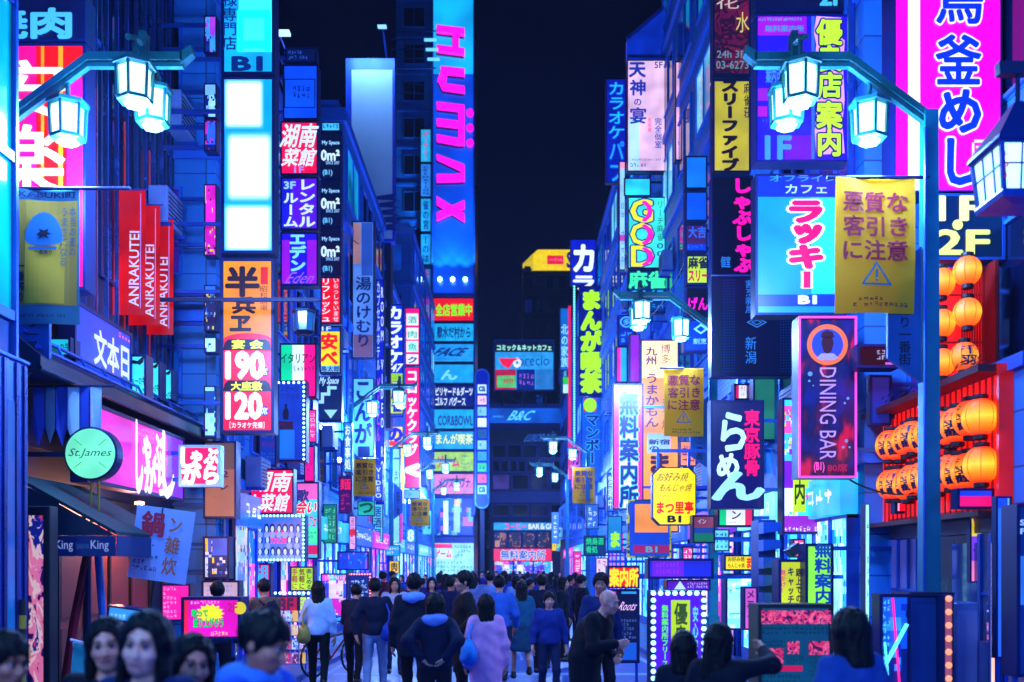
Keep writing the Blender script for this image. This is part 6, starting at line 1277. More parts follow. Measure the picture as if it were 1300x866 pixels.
# brown door wall on the left
def doors():
    r = empty('wooden_doors', (-5.9, 15.0, 0)); r.rotation_euler = (0, 0, R(90)); tag(r, 'brown wooden doors of the restaurant under the magenta fascia', 'doors')
    wd = mat('#8a4630', .5, 0, vary=.4, scale=4)
    for i in range(4):
        a = -1.6+i*.85; p = MB().box(a, a+.82, 0, .05, .05, 2.75).build('door_leaf', wd, r)
        MB().box(a+.08, a+.74, -.02, -.001, .2, 1.1).box(a+.08, a+.74, -.02, -.001, 1.25, 2.6).build('panel', mat('#6c3424', .5, 0, vary=.4, scale=5), p)
    f = MB()
    for i in range(5): f.box(-1.63+i*.85, -1.605+i*.85+.02, -.04, .06, 0, 2.85)
    f.box(-1.63, 1.83, -.04, .06, 2.76, 2.9); f.build('frame', BLACK, r)
    ld = bpy.data.lights.new('door_lamp', 'POINT'); ld.energy = 160; ld.color = (1, .42, .25); ld.shadow_soft_size = .1
    lo = bpy.data.objects.new('door_lamp', ld); COL.objects.link(lo); lo.location = (0, -.5, 2.7); lo.parent = r
    MB().lathe([(.02, -.03), (.07, -.02), (.07, .02), (.02, .03)], 10, 0, -.5, 2.86).build('downlight', glow('#ffb080', 4, 0), r)
doors()
def wall_end():
    # end wall pier behind the doors: warm plaster strip seen between the poles and the tilted cloth
    r = empty('brown_pier', (X(160, 17.6), 17.7, 0)); tag(r, 'broad brown panelled pier behind the tilted cloth', 'wall')
    w = 46*17.6/F; MB().box(-w, w, 0, .5, -.1, 2.95).build('panel', mat('#7a3c2c', .5, vary=.35, scale=2), r)
    mb = MB(); mb.box(-w, -w+.06, -.04, -.002, 0, 2.95); mb.box(w-.08, w, -.04, -.002, 0, 2.95); mb.box(-.03, .02, -.03, -.002, 0, 2.95); mb.build('trim', BLACK, r)
    ld = bpy.data.lights.new('pier_lamp', 'SPOT'); ld.energy = 420; ld.color = (1, .42, .28); ld.spot_size = R(120); ld.shadow_soft_size = .1
    lo = bpy.data.objects.new('pier_lamp', ld); COL.objects.link(lo); lo.location = (-.2, -1.1, 2.8); lo.rotation_euler = (R(35), 0, 0); lo.parent = r
    mb = MB(); mb.lathe([(.02, -.03), (.07, -.02), (.07, .02), (.02, .03)], 10, -.2, -1.1, 2.86); mb.tube([(-.2, -1.1, 2.88), (-.2, 0, 2.93)], .015, 6); mb.build('downlight', glow('#ffb080', 4, 0), r)
wall_end()
def tilted_cloth():
    y = 12.6; r = banner('pale blue tilted poster cloth with a large red character on a pole', (168, 645, 242, 738), y, '#b4d4ff', [T('鍋', (177, 652, 205, 682), bold=.04, mtl=dye('#c01838')), T('ン|雑|炊', (210, 656, 228, 728), bold=.02, mtl=dye('#c86838')), G((172, 690, 204, 728), 5, 6, '#102a70', mtl=dye('#102a70'))], None, name='poster_cloth', amp=.01)
    r.rotation_euler = (0, R(8), 0); k = y/F
    MB().tube([(-.05, .02, 46*k), (-.02, .02, -Z(691, y))], .015, 6).build('pole', BLACK, r); r['category'] = 'poster cloth'; del r['group']
tilted_cloth()
def poles():
    for px, dx, c, rr, lb in ((94, -.22, '#b01828', .06, 'leaning red pole by the entrance of the dark awning'), (112, .0, '#16205c', .04, 'upright dark blue pole beside the leaning red pole'), (131, .08, '#3a80e0', .05, 'bright blue pole nearest the brown doors')):
        y = 13.2; x = X(px, y); o = MB().tube([(x-dx, y, 2.3), (x, y, 1.2), (x+dx*.8, y, 0)], rr, 10).lathe([(rr*1.6, 0), (rr*1.6, .04), (rr, .06)], 10, x+dx*.8, y, 0).build('pole', mat(c, .35), None); tag(o, lb, 'pole')
poles()
def column_left():
    y = 9.2
    r = empty('pilaster', (-4.86, 9.6, 0)); tag(r, 'blue shiny pilaster of the glass building by the panel with painted reflections', 'pilaster')
    MB().box(-.13, .13, -.5, .5, 0, 3.9, .02).build('shaft', STEEL, r); MB().box(-.14, .14, -.52, .52, 3.9, 3.94, .01).build('cap', STEEL, r)
    q = MB()
    for a in (-.3, -.02, .22, .38): q.box(.131, .15, a, a+.05, .05, 3.88)
    q.build('strip', mat('#0a2c80', .3, .6), r)
    MB().box(.131, .14, .06, .2, .4, 3.5).build('glass_strip', glass('#0a3a90', .1, .5, '#1080e0'), r)
    sg = empty('painted_reflection', (X(46, 10.6), 10.6, 1.45)); tag(sg, 'slim upright panel with pink reflections painted on it under the dark awning', 'sign')
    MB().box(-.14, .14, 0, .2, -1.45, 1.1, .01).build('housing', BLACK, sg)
    MB().quad(-.075, .075, -1.2, 1.0, -.006).build('picture', poster(['#0a0a40', '#301060', '#ff80a0', '#ffd0c0', '#102080', '#e04060'], .55, 4, 2, stretch=(1.6, 1, .6), organic=True), sg)  # pinkish reflections painted as a narrow glowing sheet
    sp = empty('striped_post', (X(28, 9.9), 9.9, 0)); tag(sp, 'slim post with yellow and black stripes by the blue pilaster', 'post')
    MB().tube([(0, 0, 0), (0, 0, 1.6)], .035, 10).build('shaft', BLACK, sp)
    mb = MB()
    for i in range(5): mb.tube([(0, 0, .2+i*.28), (0, 0, .33+i*.28)], .037, 10)
    mb.build('stripe', mat('#c8a020', .5), sp)
column_left()
def a_board():
    y = 10.4; r = empty('menu_stand', (X(118, y), y, 0)); tag(r, 'teal slanted menu stand with a white rail by the red pole', 'menu stand')
    fixn(MB().add([(-.2, 0, 1.15), (.2, 0, 1.05), (.28, -.3, .5), (-.12, -.3, .6), (-.2, .04, 1.15), (.2, .04, 1.05), (.28, -.26, .5), (-.12, -.26, .6)], [(0, 1, 2, 3), (4, 7, 6, 5), (0, 4, 5, 1), (1, 5, 6, 2), (2, 6, 7, 3), (3, 7, 4, 0)]).build('board', mat('#1c8a90', .4, vary=.4, scale=9), r))
    mb = MB(); mb.tube([(-.22, -.02, 1.18), (.22, -.02, 1.08), (.3, -.32, .5)], .014, 6); mb.tube([(-.12, -.28, .6), (-.15, -.28, 0)], .015, 6); mb.tube([(.26, -.28, .5), (.28, -.28, 0)], .015, 6); mb.tube([(-.2, .02, 1.15), (-.2, .1, 0)], .015, 6)
    mb.build('rail', mat('#c8d8ff', .4), r)
    r = sign('lightbox', 'low pale blue tilted lightbox over the selfie group', (136, 771, 180, 790), 11.2, '#40a8ff', [G((140, 780, 176, 786), 1, 7, '#a0e8ff')], s=.8, bracket=False); r.rotation_euler = (0, R(8), 0)
a_board()
# rack of magazines and the parked bicycle
def rack():
    y = 18.5; r = empty('magazine_rack', (X(368, y), y, 0)); tag(r, 'wire rack stuffed with colourful leaflets beside the bicycle', 'rack'); rn = random.Random(5)
    mb = MB()
    for x in (-.32, .32):
        for yy in (-.18, .18): mb.tube([(x, yy, 0), (x, yy, 1.0)], .012, 6)
    for z in (.2, .45, .7, .95): mb.box(-.33, .33, -.19, .19, z-.01, z)
    mb.build('frame', STEEL, r)
    for row in range(4):
        for i in range(5):
            z = .02+row*.25 if row else .22; x = -.27+i*.135
            fixn(MB().prism([(-.055, 0), (.055, 0), (.055, .19), (-.055, .19)], -.21-.01*(i % 2), -.2).build('leaflet', poster(rn.choice((['#ff60a0', '#d03060', '#ffd0e0'], ['#f0c060', '#c04020', '#ffe0a0'], ['#60a0ff', '#2040c0', '#d0e0ff'], ['#c0a0d0', '#803060', '#f0e0ff'])), .45, 9, row*5+i, light=False), r, (x, 0, .21 if row == 0 else .21+row*.25)))
rack()
def bicycle():
    y = 18.2; r = empty('bicycle', (X(424, y), y, 0)); r.rotation_euler = (0, 0, R(58)); tag(r, 'dark parked bicycle with a basket behind the walking woman', 'bicycle')
    for x in (-.52, .52):
        t = MB(); n = 24
        t.tube([(x+.32*math.cos(2*math.pi*i/n), 0, .34+.32*math.sin(2*math.pi*i/n)) for i in range(n+1)], .022, 6, cap=False)
        w = t.build('wheel', BLACK, r, smooth=True); s = MB()
        for i in range(12): s.tube([(x, 0, .34), (x+.3*math.cos(2*math.pi*i/12), 0, .34+.3*math.sin(2*math.pi*i/12))], .003, 4)
        s.lathe([(.03, -.04), (.03, .04)], 8, x, 0, .34); s.build('spokes', STEEL, w)
    f = MB()
    for a, b in (((-.52, 0, .34), (-.1, 0, .3)), ((-.1, 0, .3), (.38, 0, .72)), ((-.1, 0, .3), (-.22, 0, .8)), ((-.2, 0, .68), (-.52, 0, .34)), ((.52, 0, .34), (.36, 0, .95)), ((-.2, 0, .68), (.38, 0, .75))): f.tube([a, b], .018, 8)
    f.build('frame', mat('#8a1030', .35, .3), r)
    h = MB(); h.tube([(.36, 0, .95), (.34, 0, 1.02)], .016, 8); h.tube([(.2, -.26, 1.0), (.34, -.1, 1.04), (.34, .1, 1.04), (.2, .26, 1.0)], .014, 8); h.build('handlebar', STEEL, r)
    MB().lathe([(.02, -.03), (.1, -.02), (.11, .02), (.02, .05)], 10, -.24, 0, .84, sx=1.4).build('saddle', BLACK, r)
    b = MB()
    for i in range(7): b.tube([(.45, -.15+i*.05, .72), (.47, -.17+i*.057, .95)], .005, 4); 
    for z in (.72, .83, .95): b.tube([(.44, -.17, z), (.72, -.17, z), (.72, .17, z), (.44, .17, z), (.44, -.17, z)], .006, 4)
    for i in range(7): b.tube([(.71, -.15+i*.05, .72), (.73, -.17+i*.057, .95)], .005, 4)
    b.build('basket', STEEL, r)
    lg = MB(); lg.tube([(-.4, .05, .32), (-.38, .2, 0)], .01, 6); lg.build('kickstand', STEEL, r)
bicycle()
# right foreground clutter
def right_ground():
    y = 11.0
    r = empty('utility_cabinet', (X(1182, y), y, 0)); tag(r, 'dark blue steel cabinet standing before the near lamp post', 'cabinet')
    MB().box(-.22, .22, 0, .5, 0, Z(757, y), .015).build('case', mat('#14448c', .4, .4), r); MB().box(-.2, .2, -.012, -.001, .15, Z(768, y)).build('door', mat('#184c98', .4, .4), r)
    MB().box(-.24, .24, -.03, .52, Z(757, y)+.001, Z(752, y)).build('top', DARK, r); MB().tube([(.14, -.03, .9), (.14, -.03, 1.05)], .012, 6).build('handle', STEEL, r)
    y = 10.6; x = X(1140, y)
    r = sign('standing_sign', 'blue glassy standing sign with a lit diagonal tube beside the steel cabinet', (1116, 754, 1156, 900), y, '#1050d8', [G((1120, 760, 1130, 850), 10, 2, '#60e8ff')], s=.5, bracket=False, depth=.2, facemat=poster(['#0a30b0', '#1860e0', '#082070', '#30a0ff'], .6, 3, 2))
    k = y/F; mb = MB(); mb.tube([(14*k, -.03, 35*k), (-16*k, -.05, -20*k)], .02, 8); mb.tube([(-14*k, -.03, 12*k), (-10*k, -.03, -30*k)], .012, 6); mb.build('light_tube', glow('#50d8ff', 2, 0), r)
    mb = MB(); mb.tube([(-4*k, -.03, 68*k), (6*k, -.03, -60*k)], .012, 6); mb.build('red_tube', glow('#ff2090', 1.5, 0), r)
    y = 10.8; k = y/F
    def led(r, conv, k): 
        c = conv((1203, 760, 1203, 895)); bulbs(r, edge(c[0], c[3], c[0], c[1], 9), .036, '#ff9a78', 1.3)
    sign('stand_sign', 'slim standing sign with a column of round peach lamps', (1198, 755, 1210, 900), y, '#b06080', s=.6, bracket=False, art=led, depth=.25)
    r = empty('metal_locker', (X(1226, 11.4), 11.4, 0)); tag(r, 'pale lilac metal locker panel right of the lamp column', 'locker')
    MB().box(-.12, .14, 0, .5, 0, Z(765, 11.4), .01).build('case', mat('#8090d8', .35, .4), r); MB().box(.17, .36, .1, .5, 0, Z(815, 11.4), .01).build('low_case', mat('#7080c8', .35, .4), r)
    MB().box(-.1, .12, -.012, -.001, .1, Z(775, 11.4)).build('door', mat('#90a0e0', .35, .4), r)
    # entrance recess under the lanterns
    r = empty('restaurant_entrance', (5.45, 12.6, 0)); tag(r, 'restaurant entrance with lilac panels and a dark doorway below the lanterns', 'entrance')
    MB().box(-.02, .04, -1.9, -.9, .1, 2.3).build('plain_panel', mat('#9080b0', .5), r); MB().box(-.02, .04, .7, 1.9, .1, 2.3).build('plain_panel', mat('#8878b8', .5), r)
    MB().box(0, .04, -.88, .68, .02, 2.3).build('doorway', mat('#08081a', .3), r)
    g = MB(); g.box(-.03, -.01, -.8, -.1, .1, 2.2); g.build('glass_door', glass('#0a1850', .08, .4, '#2a58e0'), r)
    q = MB()
    for a in (-1.4, -1.15, .95, 1.25, 1.6): q.box(-.06, -.021, a-.02, a+.02, .12, 2.3)
    for z in (.9, 1.6): q.box(-.05, -.021, -1.9, -.9, z, z+.03); q.box(-.05, -.021, .7, 1.9, z, z+.03)
    q.build('panel_frame', STEEL, r)
    for i, a in enumerate((-1.75, -1.3, .85, 1.45)): MB().box(-.045, -.022, a, a+.26, 1.1, 1.5).build('notice', poster(['#c0d0ff', '#5070e0', '#f0f0ff', '#ff80c0', '#1a2a80'], .35, 9, 60+i, light=False), r)
    MB().box(-.03, .03, -1.95, 1.95, 2.31, 2.6).build('lintel', mat('#1a1440', .4), r); MB().box(-.06, .03, -.9, -.84, 0, 2.3).box(-.06, .03, .64, .7, 0, 2.3).build('jamb', STEEL, r)
    MB().box(-.5, .04, -1.9, 1.9, -.05, .16).build('step', mat('#8a2848', .5), r)
    r = sign('sign', 'red and magenta lit fascia strip right under the lower lantern row', (1215, 620, 1262, 646), 11.3, '#ff1078', panels=[((1216, 621, 1261, 630), '#2040ff', .9)], s=.9, depth=.15)
    r = sign('sign', 'small red and pink lit box under the far end of the lanterns', (1136, 622, 1168, 652), 14.0, '#ff1030', panels=[((1137, 623, 1142, 651), '#ffa0d0', 1)], s=.9, depth=.15)
    sign('poster_case', 'narrow gaudy poster inside the restaurant entrance', (1231, 652, 1248, 740), 11.9, '#6020c0', facemat=poster(['#3020a0', '#ff3090', '#ffe040', '#8040e0', '#102080', '#ff80c0'], .9, 7, 17), bracket=False, depth=.06)
    sign('partition', 'clear lit glass partition with painted pink reflections at the right edge', (1264, 630, 1284, 836), 10.6, '#4080ff', facemat=poster(['#1a40c0', '#3a80ff', '#80c0ff', '#2050e0', '#ff60a0'], .55, 2, 5, stretch=(1, 1, .4)), bracket=False, depth=.08)  # blue sheen and pink reflections are painted as glowing blocks
    sign('sign', 'dark blue board with pale letters cut by the right edge of the picture', (1290, 640, 1330, 860), 9.6, '#0a2890', [T('S|F', (1294, 660, 1300, 678), '#90c0ff', bold=.03)], s=.5, bracket=False, panels=[((1291, 706, 1328, 768), '#2a70e0', .8)])
    r = empty('lit_edge', (X(1262, 11.0), 11.0, 0)); tag(r, 'thin warm lit edge strip on the wall of the entrance', 'light strip'); MB().box(-.015, .015, 0, .03, .2, Z(690, 11)).build('tube', glow('#ffc0a8', 1.5, .2), r); MB().box(-.03, .03, .031, .06, .15, Z(688, 11)).build('channel', STEEL, r)
right_ground()
# windows of the tall restaurant building that face the lantern niche
def bay():
    r = empty('bay_window', (6.05, 9.6, 5.6)); tag(r, 'blue framed bay window beside the red lantern niche', 'window')
    f = MB()
    for yy in (-1.2, -.4, .4, 1.1): f.box(-.12, .04, yy-.05, yy+.05, -1.3, 4.6)
    for z in (-1.3, -.2, .55, 1.3, 2.4, 3.6, 4.5): f.box(-.1, .04, -1.2, 1.1, z, z+.1)
    f.build('frame', mat('#2a78d8', .35, .4), r)
    MB().box(.0, .03, -1.15, 1.05, -1.25, 4.55).build('pane', glass('#081a50', .08, .3, '#2060e0'), r)
bay()
# air conditioners, pipes, cables
def small_stuff():
    rn = random.Random(11)
    spots = [(FL(y)+.25, y, z) for y, z in ((17.9, 9.5), (17.2, 7.6), (20.5, 3.5), (24.3, 4.1), (29, 5.3), (36, 4.4), (48, 5), (19.6, 6.2), (31, 8.5), (38.5, 8), (41.5, 11), (52, 8), (63, 7))] + [(FR(y)-.25, y, z) for y, z in ((17.5, 4.4), (20.8, 5.0), (25.2, 3.9), (29.5, 6.5), (37, 4.2), (44, 6), (52, 5), (18.6, 7.5), (23.4, 9.5), (31.5, 11), (36, 9), (40, 12), (47, 9))]
    first = None
    for i, (x, y, z) in enumerate(spots):
        if first is None:
            r = empty('air_conditioner', (x, y, z)); MB().box(-.16, .16, -.4, .4, 0, .6, .015).build('case', mat('#6c88c0', .5), r)
            g = MB()
            for q in range(7): g.box(-.175, -.161, -.34, .34, .07+q*.07, .085+q*.07)
            for q in range(7): g.box(.161, .175, -.34, .34, .07+q*.07, .085+q*.07)
            g.build('grille', BLACK, r); MB().box(-.18, .22, -.36, -.32, -.06, 0).box(-.18, .22, .32, .36, -.06, 0).build('bracket', STEEL, r); first = r
        else: r = copy_tree(first); r.location = (x, y, z)
        tag(r, 'boxy air conditioner on the %s wall, %s' % ('left' if x < 0 else 'right', ('nearest the yakiniku eave', 'high above the red banners', 'low by the tall column', 'beside the tricolour lightbox', 'by the navy stacked signs', 'under the billboard', 'before the stair wing', 'high beside the blank panels', 'over the navy stack', 'under the blank billboard edge', 'close below the billboard top', 'over the yellow swirl', 'farthest toward the tower', 'above the lime sign', 'by the ramen sign', 'near the orange lit sign', 'high over the orange lit sign', 'below the outlined letter sign', 'by the neon katakana', 'before the lime comic sign', 'behind the dark column', 'over the slim stack', 'behind the pale pink box', 'above the outlined letter sign', 'near the neon top', 'past the neon katakana')[i]), 'air conditioner', 'air conditioners on the side walls')
    for i, (y, sd) in enumerate(((18.7, 'l'), (22.4, 'l'), (26.9, 'l'), (33.2, 'l'), (15.1, 'r'), (22.3, 'r'), (27.9, 'r'), (34.3, 'r'))):
        x = (FL(y)+.09) if sd == 'l' else (FR(y)-.09)
        o = MB().tube([(x, y, 0), (x, y, 12)], .055, 8); 
        for z in range(1, 12, 2): o.lathe([(.075, -.05), (.075, .05)], 8, x, y, z)
        tag(o.build('drain_pipe', STEEL), 'steel drain pipe running up the %s wall %s' % ('left' if sd == 'l' else 'right', ('behind the tall corner column', 'beside the crimson lightbox column', 'by the navy stack', 'behind the painted picture sign', 'near the bar sign', 'near the ramen sign', 'behind the orange sign', 'behind the pale pink lightbox')[i]), 'pipe', 'drain pipes on the walls')
    for i, (a, b, s, lb) in enumerate((((-5.25, 22.7, 12.9), (-5.3, 33, 13.2), .5, 'thin cable along the low roofs beside the crimson column'), ((-5.0, 33, 12.5), (-5.2, 44, 17), .6, 'slack cable up to the billboard'), ((4.2, 24, 9.2), (4.0, 34, 10), .5, 'cable along the wall over the slim stack'), ((5.4, 12.0, 3.0), (4.9, 15.4, 3.4), .3, 'thin dark cable by the lantern rows'))):
        pts = [tuple(a[j]+(b[j]-a[j])*t/10 - (s*4*(t/10)*(1-t/10) if j == 2 else 0) for j in range(3)) for t in range(11)]
        tag(MB().tube(pts, .015, 5).build('cable', BLACK), lb, 'cable')
    # roof rails and a floodlight on the low left roof
    r = empty('roof_railing', (-5.4, 24.8, 12.9)); tag(r, 'thin roof railing with a small lit lamp over the crimson column', 'railing')
    mb = MB()
    for z in (.6, 1.1, 1.6): mb.tube([(0, -2.1, z), (0, 2.1, z)], .025, 6)
    for i in range(7): mb.tube([(0, -2.1+i*.7, 0), (0, -2.1+i*.7, 1.6)], .025, 6)
    mb.build('rail', STEEL, r); MB().box(.1, .5, -1.9, -1.7, 1.0, 1.06).build('lamp', glow('#b0d8ff', 1.5, 0), r)
small_stuff()
def unlit_lamp():
    y = 16.6; r = empty('wall_lamp', (X(386, y), y, Z(405, y))); tag(r, 'unlit dark hexagonal lamp on an arm beside the orange lightbox', 'wall lamp')
    f = MB(); f.lathe([(.02, .2), (.2, .13), (.2, .1)], 6).lathe([(.16, -.2), (.18, -.22), (.1, -.26)], 6)
    for i in range(6): a = math.pi*i/3; f.tube([(.17*math.cos(a), .17*math.sin(a), .1), (.15*math.cos(a), .15*math.sin(a), -.2)], .015, 4)
    f.build('lantern', DARK, r); MB().lathe([(.13, -.2), (.15, .1)], 6).build('glass', glass('#1a6a9c', .1, .25, '#30a0e0'), r)
    mb = MB(); mb.tube([(0, 0, .2), (0, 0, .3)], .02, 6); mb.box(-(X(386, y)-FL(17.2))-.0, .25, -.03, .03, .28, .34); mb.build('arm', DARK, r)
unlit_lamp()
# ------------------------------------------------------------------ people: bodies and clothes grown as smooth implicit surfaces
def surface(fn, lo, hi, h):
    """closed smooth mesh of fn(P) < 0 (surface nets)"""
    ax = [np.arange(lo[i], hi[i]+h, h) for i in range(3)]
    n = [len(a) for a in ax]
    P = np.stack(np.meshgrid(*ax, indexing='ij'), -1)
    D = fn(P.reshape(-1, 3)).reshape(n); D[0] = D[-1] = 1; D[:, 0] = D[:, -1] = 1; D[:, :, 0] = D[:, :, -1] = 1
    neg = D < 0
    c = np.zeros([k-1 for k in n], int)
    offs = [(i, j, k) for i in (0, 1) for j in (0, 1) for k in (0, 1)]
    sl = lambda o: tuple(slice(o[a], n[a]-1+o[a]) for a in range(3))
    for o in offs: c += neg[sl(o)]
    act = (c > 0) & (c < 8); idx = -np.ones(act.shape, int); idx[act] = np.arange(act.sum())
    acc = np.zeros((act.sum(), 3)); cnt = np.zeros(act.sum())
    for a in offs:
        for ax_ in range(3):
            if a[ax_]: continue
            b = list(a); b[ax_] = 1
            da, db = D[sl(a)][act], D[sl(tuple(b))][act]; m = (da < 0) != (db < 0)
            t = np.where(m, da/np.where(m, da-db, 1), 0); p = np.array(a, float)[None] + 0*acc; p[:, ax_] += t
            acc[m] += p[m]; cnt[m] += 1
    base = np.stack(np.nonzero(act), -1)
    V = (base + acc/np.maximum(cnt, 1)[:, None])*h + np.array(lo)
    Fs = []
    for ax_ in range(3):
        u, w = (ax_+1) % 3, (ax_+2) % 3
        A = [slice(None)]*3; B = [slice(None)]*3; A[ax_] = slice(0, -1); B[ax_] = slice(1, None)
        cr = neg[tuple(A)] != neg[tuple(B)]; fl = neg[tuple(A)]
        ii = np.stack(np.nonzero(cr), -1); f = fl[cr]
        ok = (ii[:, u] > 0) & (ii[:, w] > 0); ii, f = ii[ok], f[ok]
        def g(du, dw):
            q = ii.copy(); q[:, u] -= du; q[:, w] -= dw; return idx[q[:, 0], q[:, 1], q[:, 2]]
        q = np.stack([g(1, 1), g(0, 1), g(0, 0), g(1, 0)], -1); q[~f] = q[~f][:, ::-1]; Fs.append(q)
    return V, np.concatenate(Fs)
def cone(P, a, b, ra, rb):
    a, b = np.array(a, float), np.array(b, float); d = b-a; t = np.clip((P-a) @ d/max(d @ d, 1e-9), 0, 1)
    return np.linalg.norm(P-a-t[:, None]*d, axis=1) - (ra+(rb-ra)*t)
def ell(P, c, r, tilt=0):
    Q = P-np.array(c)
    if tilt: s, k = math.sin(tilt), math.cos(tilt); Q = np.stack([Q[:, 0], Q[:, 1]*k-Q[:, 2]*s, Q[:, 1]*s+Q[:, 2]*k], -1)
    r = np.array(r); k0 = np.linalg.norm(Q/r, axis=1); k1 = np.linalg.norm(Q/(r*r), axis=1); return k0*(k0-1)/np.maximum(k1, 1e-6)
def smin(k, *ds):
    o = ds[0]
    for d in ds[1:]:
        h = np.maximum(k-np.abs(o-d), 0)/k; o = np.minimum(o, d)-h*h*k*.25
    return o
def folds(P, s, amp):
    return amp*(np.sin(P[:, 2]*38+3*np.sin(P[:, 0]*11+s)+s)*.5+np.sin(P[:, 0]*29+P[:, 2]*17+s*2)*.3+np.sin(P[:, 1]*33-P[:, 2]*21+s)*.3)
def meshify(V, Fc, name, m, parent):
    me = bpy.data.meshes.new(name); me.vertices.add(len(V)); me.vertices.foreach_set('co', V.astype(np.float32).ravel())
    me.loops.add(len(Fc)*4); me.loops.foreach_set('vertex_index', Fc.astype(np.int32).ravel())
    me.polygons.add(len(Fc)); me.polygons.foreach_set('loop_start', np.arange(0, len(Fc)*4, 4, dtype=np.int32)); me.polygons.foreach_set('loop_total', np.full(len(Fc), 4, np.int32))
    me.polygons.foreach_set('use_smooth', np.ones(len(Fc), bool)); me.update(); me.validate(); me.materials.append(m)
    o = bpy.data.objects.new(name, me); COL.objects.link(o); o.parent = parent; return o
def skin(h):
    k = ('skin', h)
    if k in MC: return MC[k]
    m, n, l, b = _new('skin'); tc = n.new('ShaderNodeTexCoord'); nz = n.new('ShaderNodeTexNoise'); nz.inputs['Scale'].default_value = 14; nz.inputs['Detail'].default_value = 6; l.new(tc.outputs['Object'], nz.inputs['Vector'])
    c = lin(h); mx = n.new('ShaderNodeMix'); mx.data_type = 'RGBA'; mx.inputs['A'].default_value = (c[0]*.9, c[1]*.62, c[2]*.6, 1); mx.inputs['B'].default_value = (min(1, c[0]*1.1), c[1]*1.05, c[2], 1)
    mr = n.new('ShaderNodeMapRange'); mr.inputs['From Min'].default_value = .35; mr.inputs['From Max'].default_value = .62; l.new(nz.outputs['Fac'], mr.inputs['Value']); l.new(mr.outputs[0], mx.inputs['Factor']); l.new(mx.outputs['Result'], b.inputs['Base Color'])
    b.inputs['Roughness'].default_value = .42; b.inputs['Subsurface Weight'].default_value = .2; b.inputs['Subsurface Radius'].default_value = (.02, .008, .005)
    n2 = n.new('ShaderNodeTexNoise'); n2.inputs['Scale'].default_value = 160; l.new(tc.outputs['Object'], n2.inputs['Vector']); bp = n.new('ShaderNodeBump'); bp.inputs['Strength'].default_value = .15; bp.inputs['Distance'].default_value = .002; l.new(n2.outputs['Fac'], bp.inputs['Height']); l.new(bp.outputs['Normal'], b.inputs['Normal'])
    MC[k] = m; return m
def fabric(h):
    return mat(h, .8, 0, bump=.25, vary=.3, scale=14, name='fabric', spec=.25)
HAIRM = mat('#050408', .55, 0, bump=.4, vary=.5, scale=40, name='hair', spec=.2)
def ik(S0, W0, a, b, hint):
    S0, W0 = np.array(S0, float), np.array(W0, float); d = W0-S0; L = min(np.linalg.norm(d), (a+b)*.995); dn = d/np.linalg.norm(d); W1 = S0+dn*L
    x = (a*a-b*b+L*L)/(2*L); y = math.sqrt(max(0, a*a-x*x)); hv = np.array(hint, float); hv -= dn*(hv @ dn); hv /= max(1e-6, np.linalg.norm(hv))
    return S0+dn*x+hv*y, W1
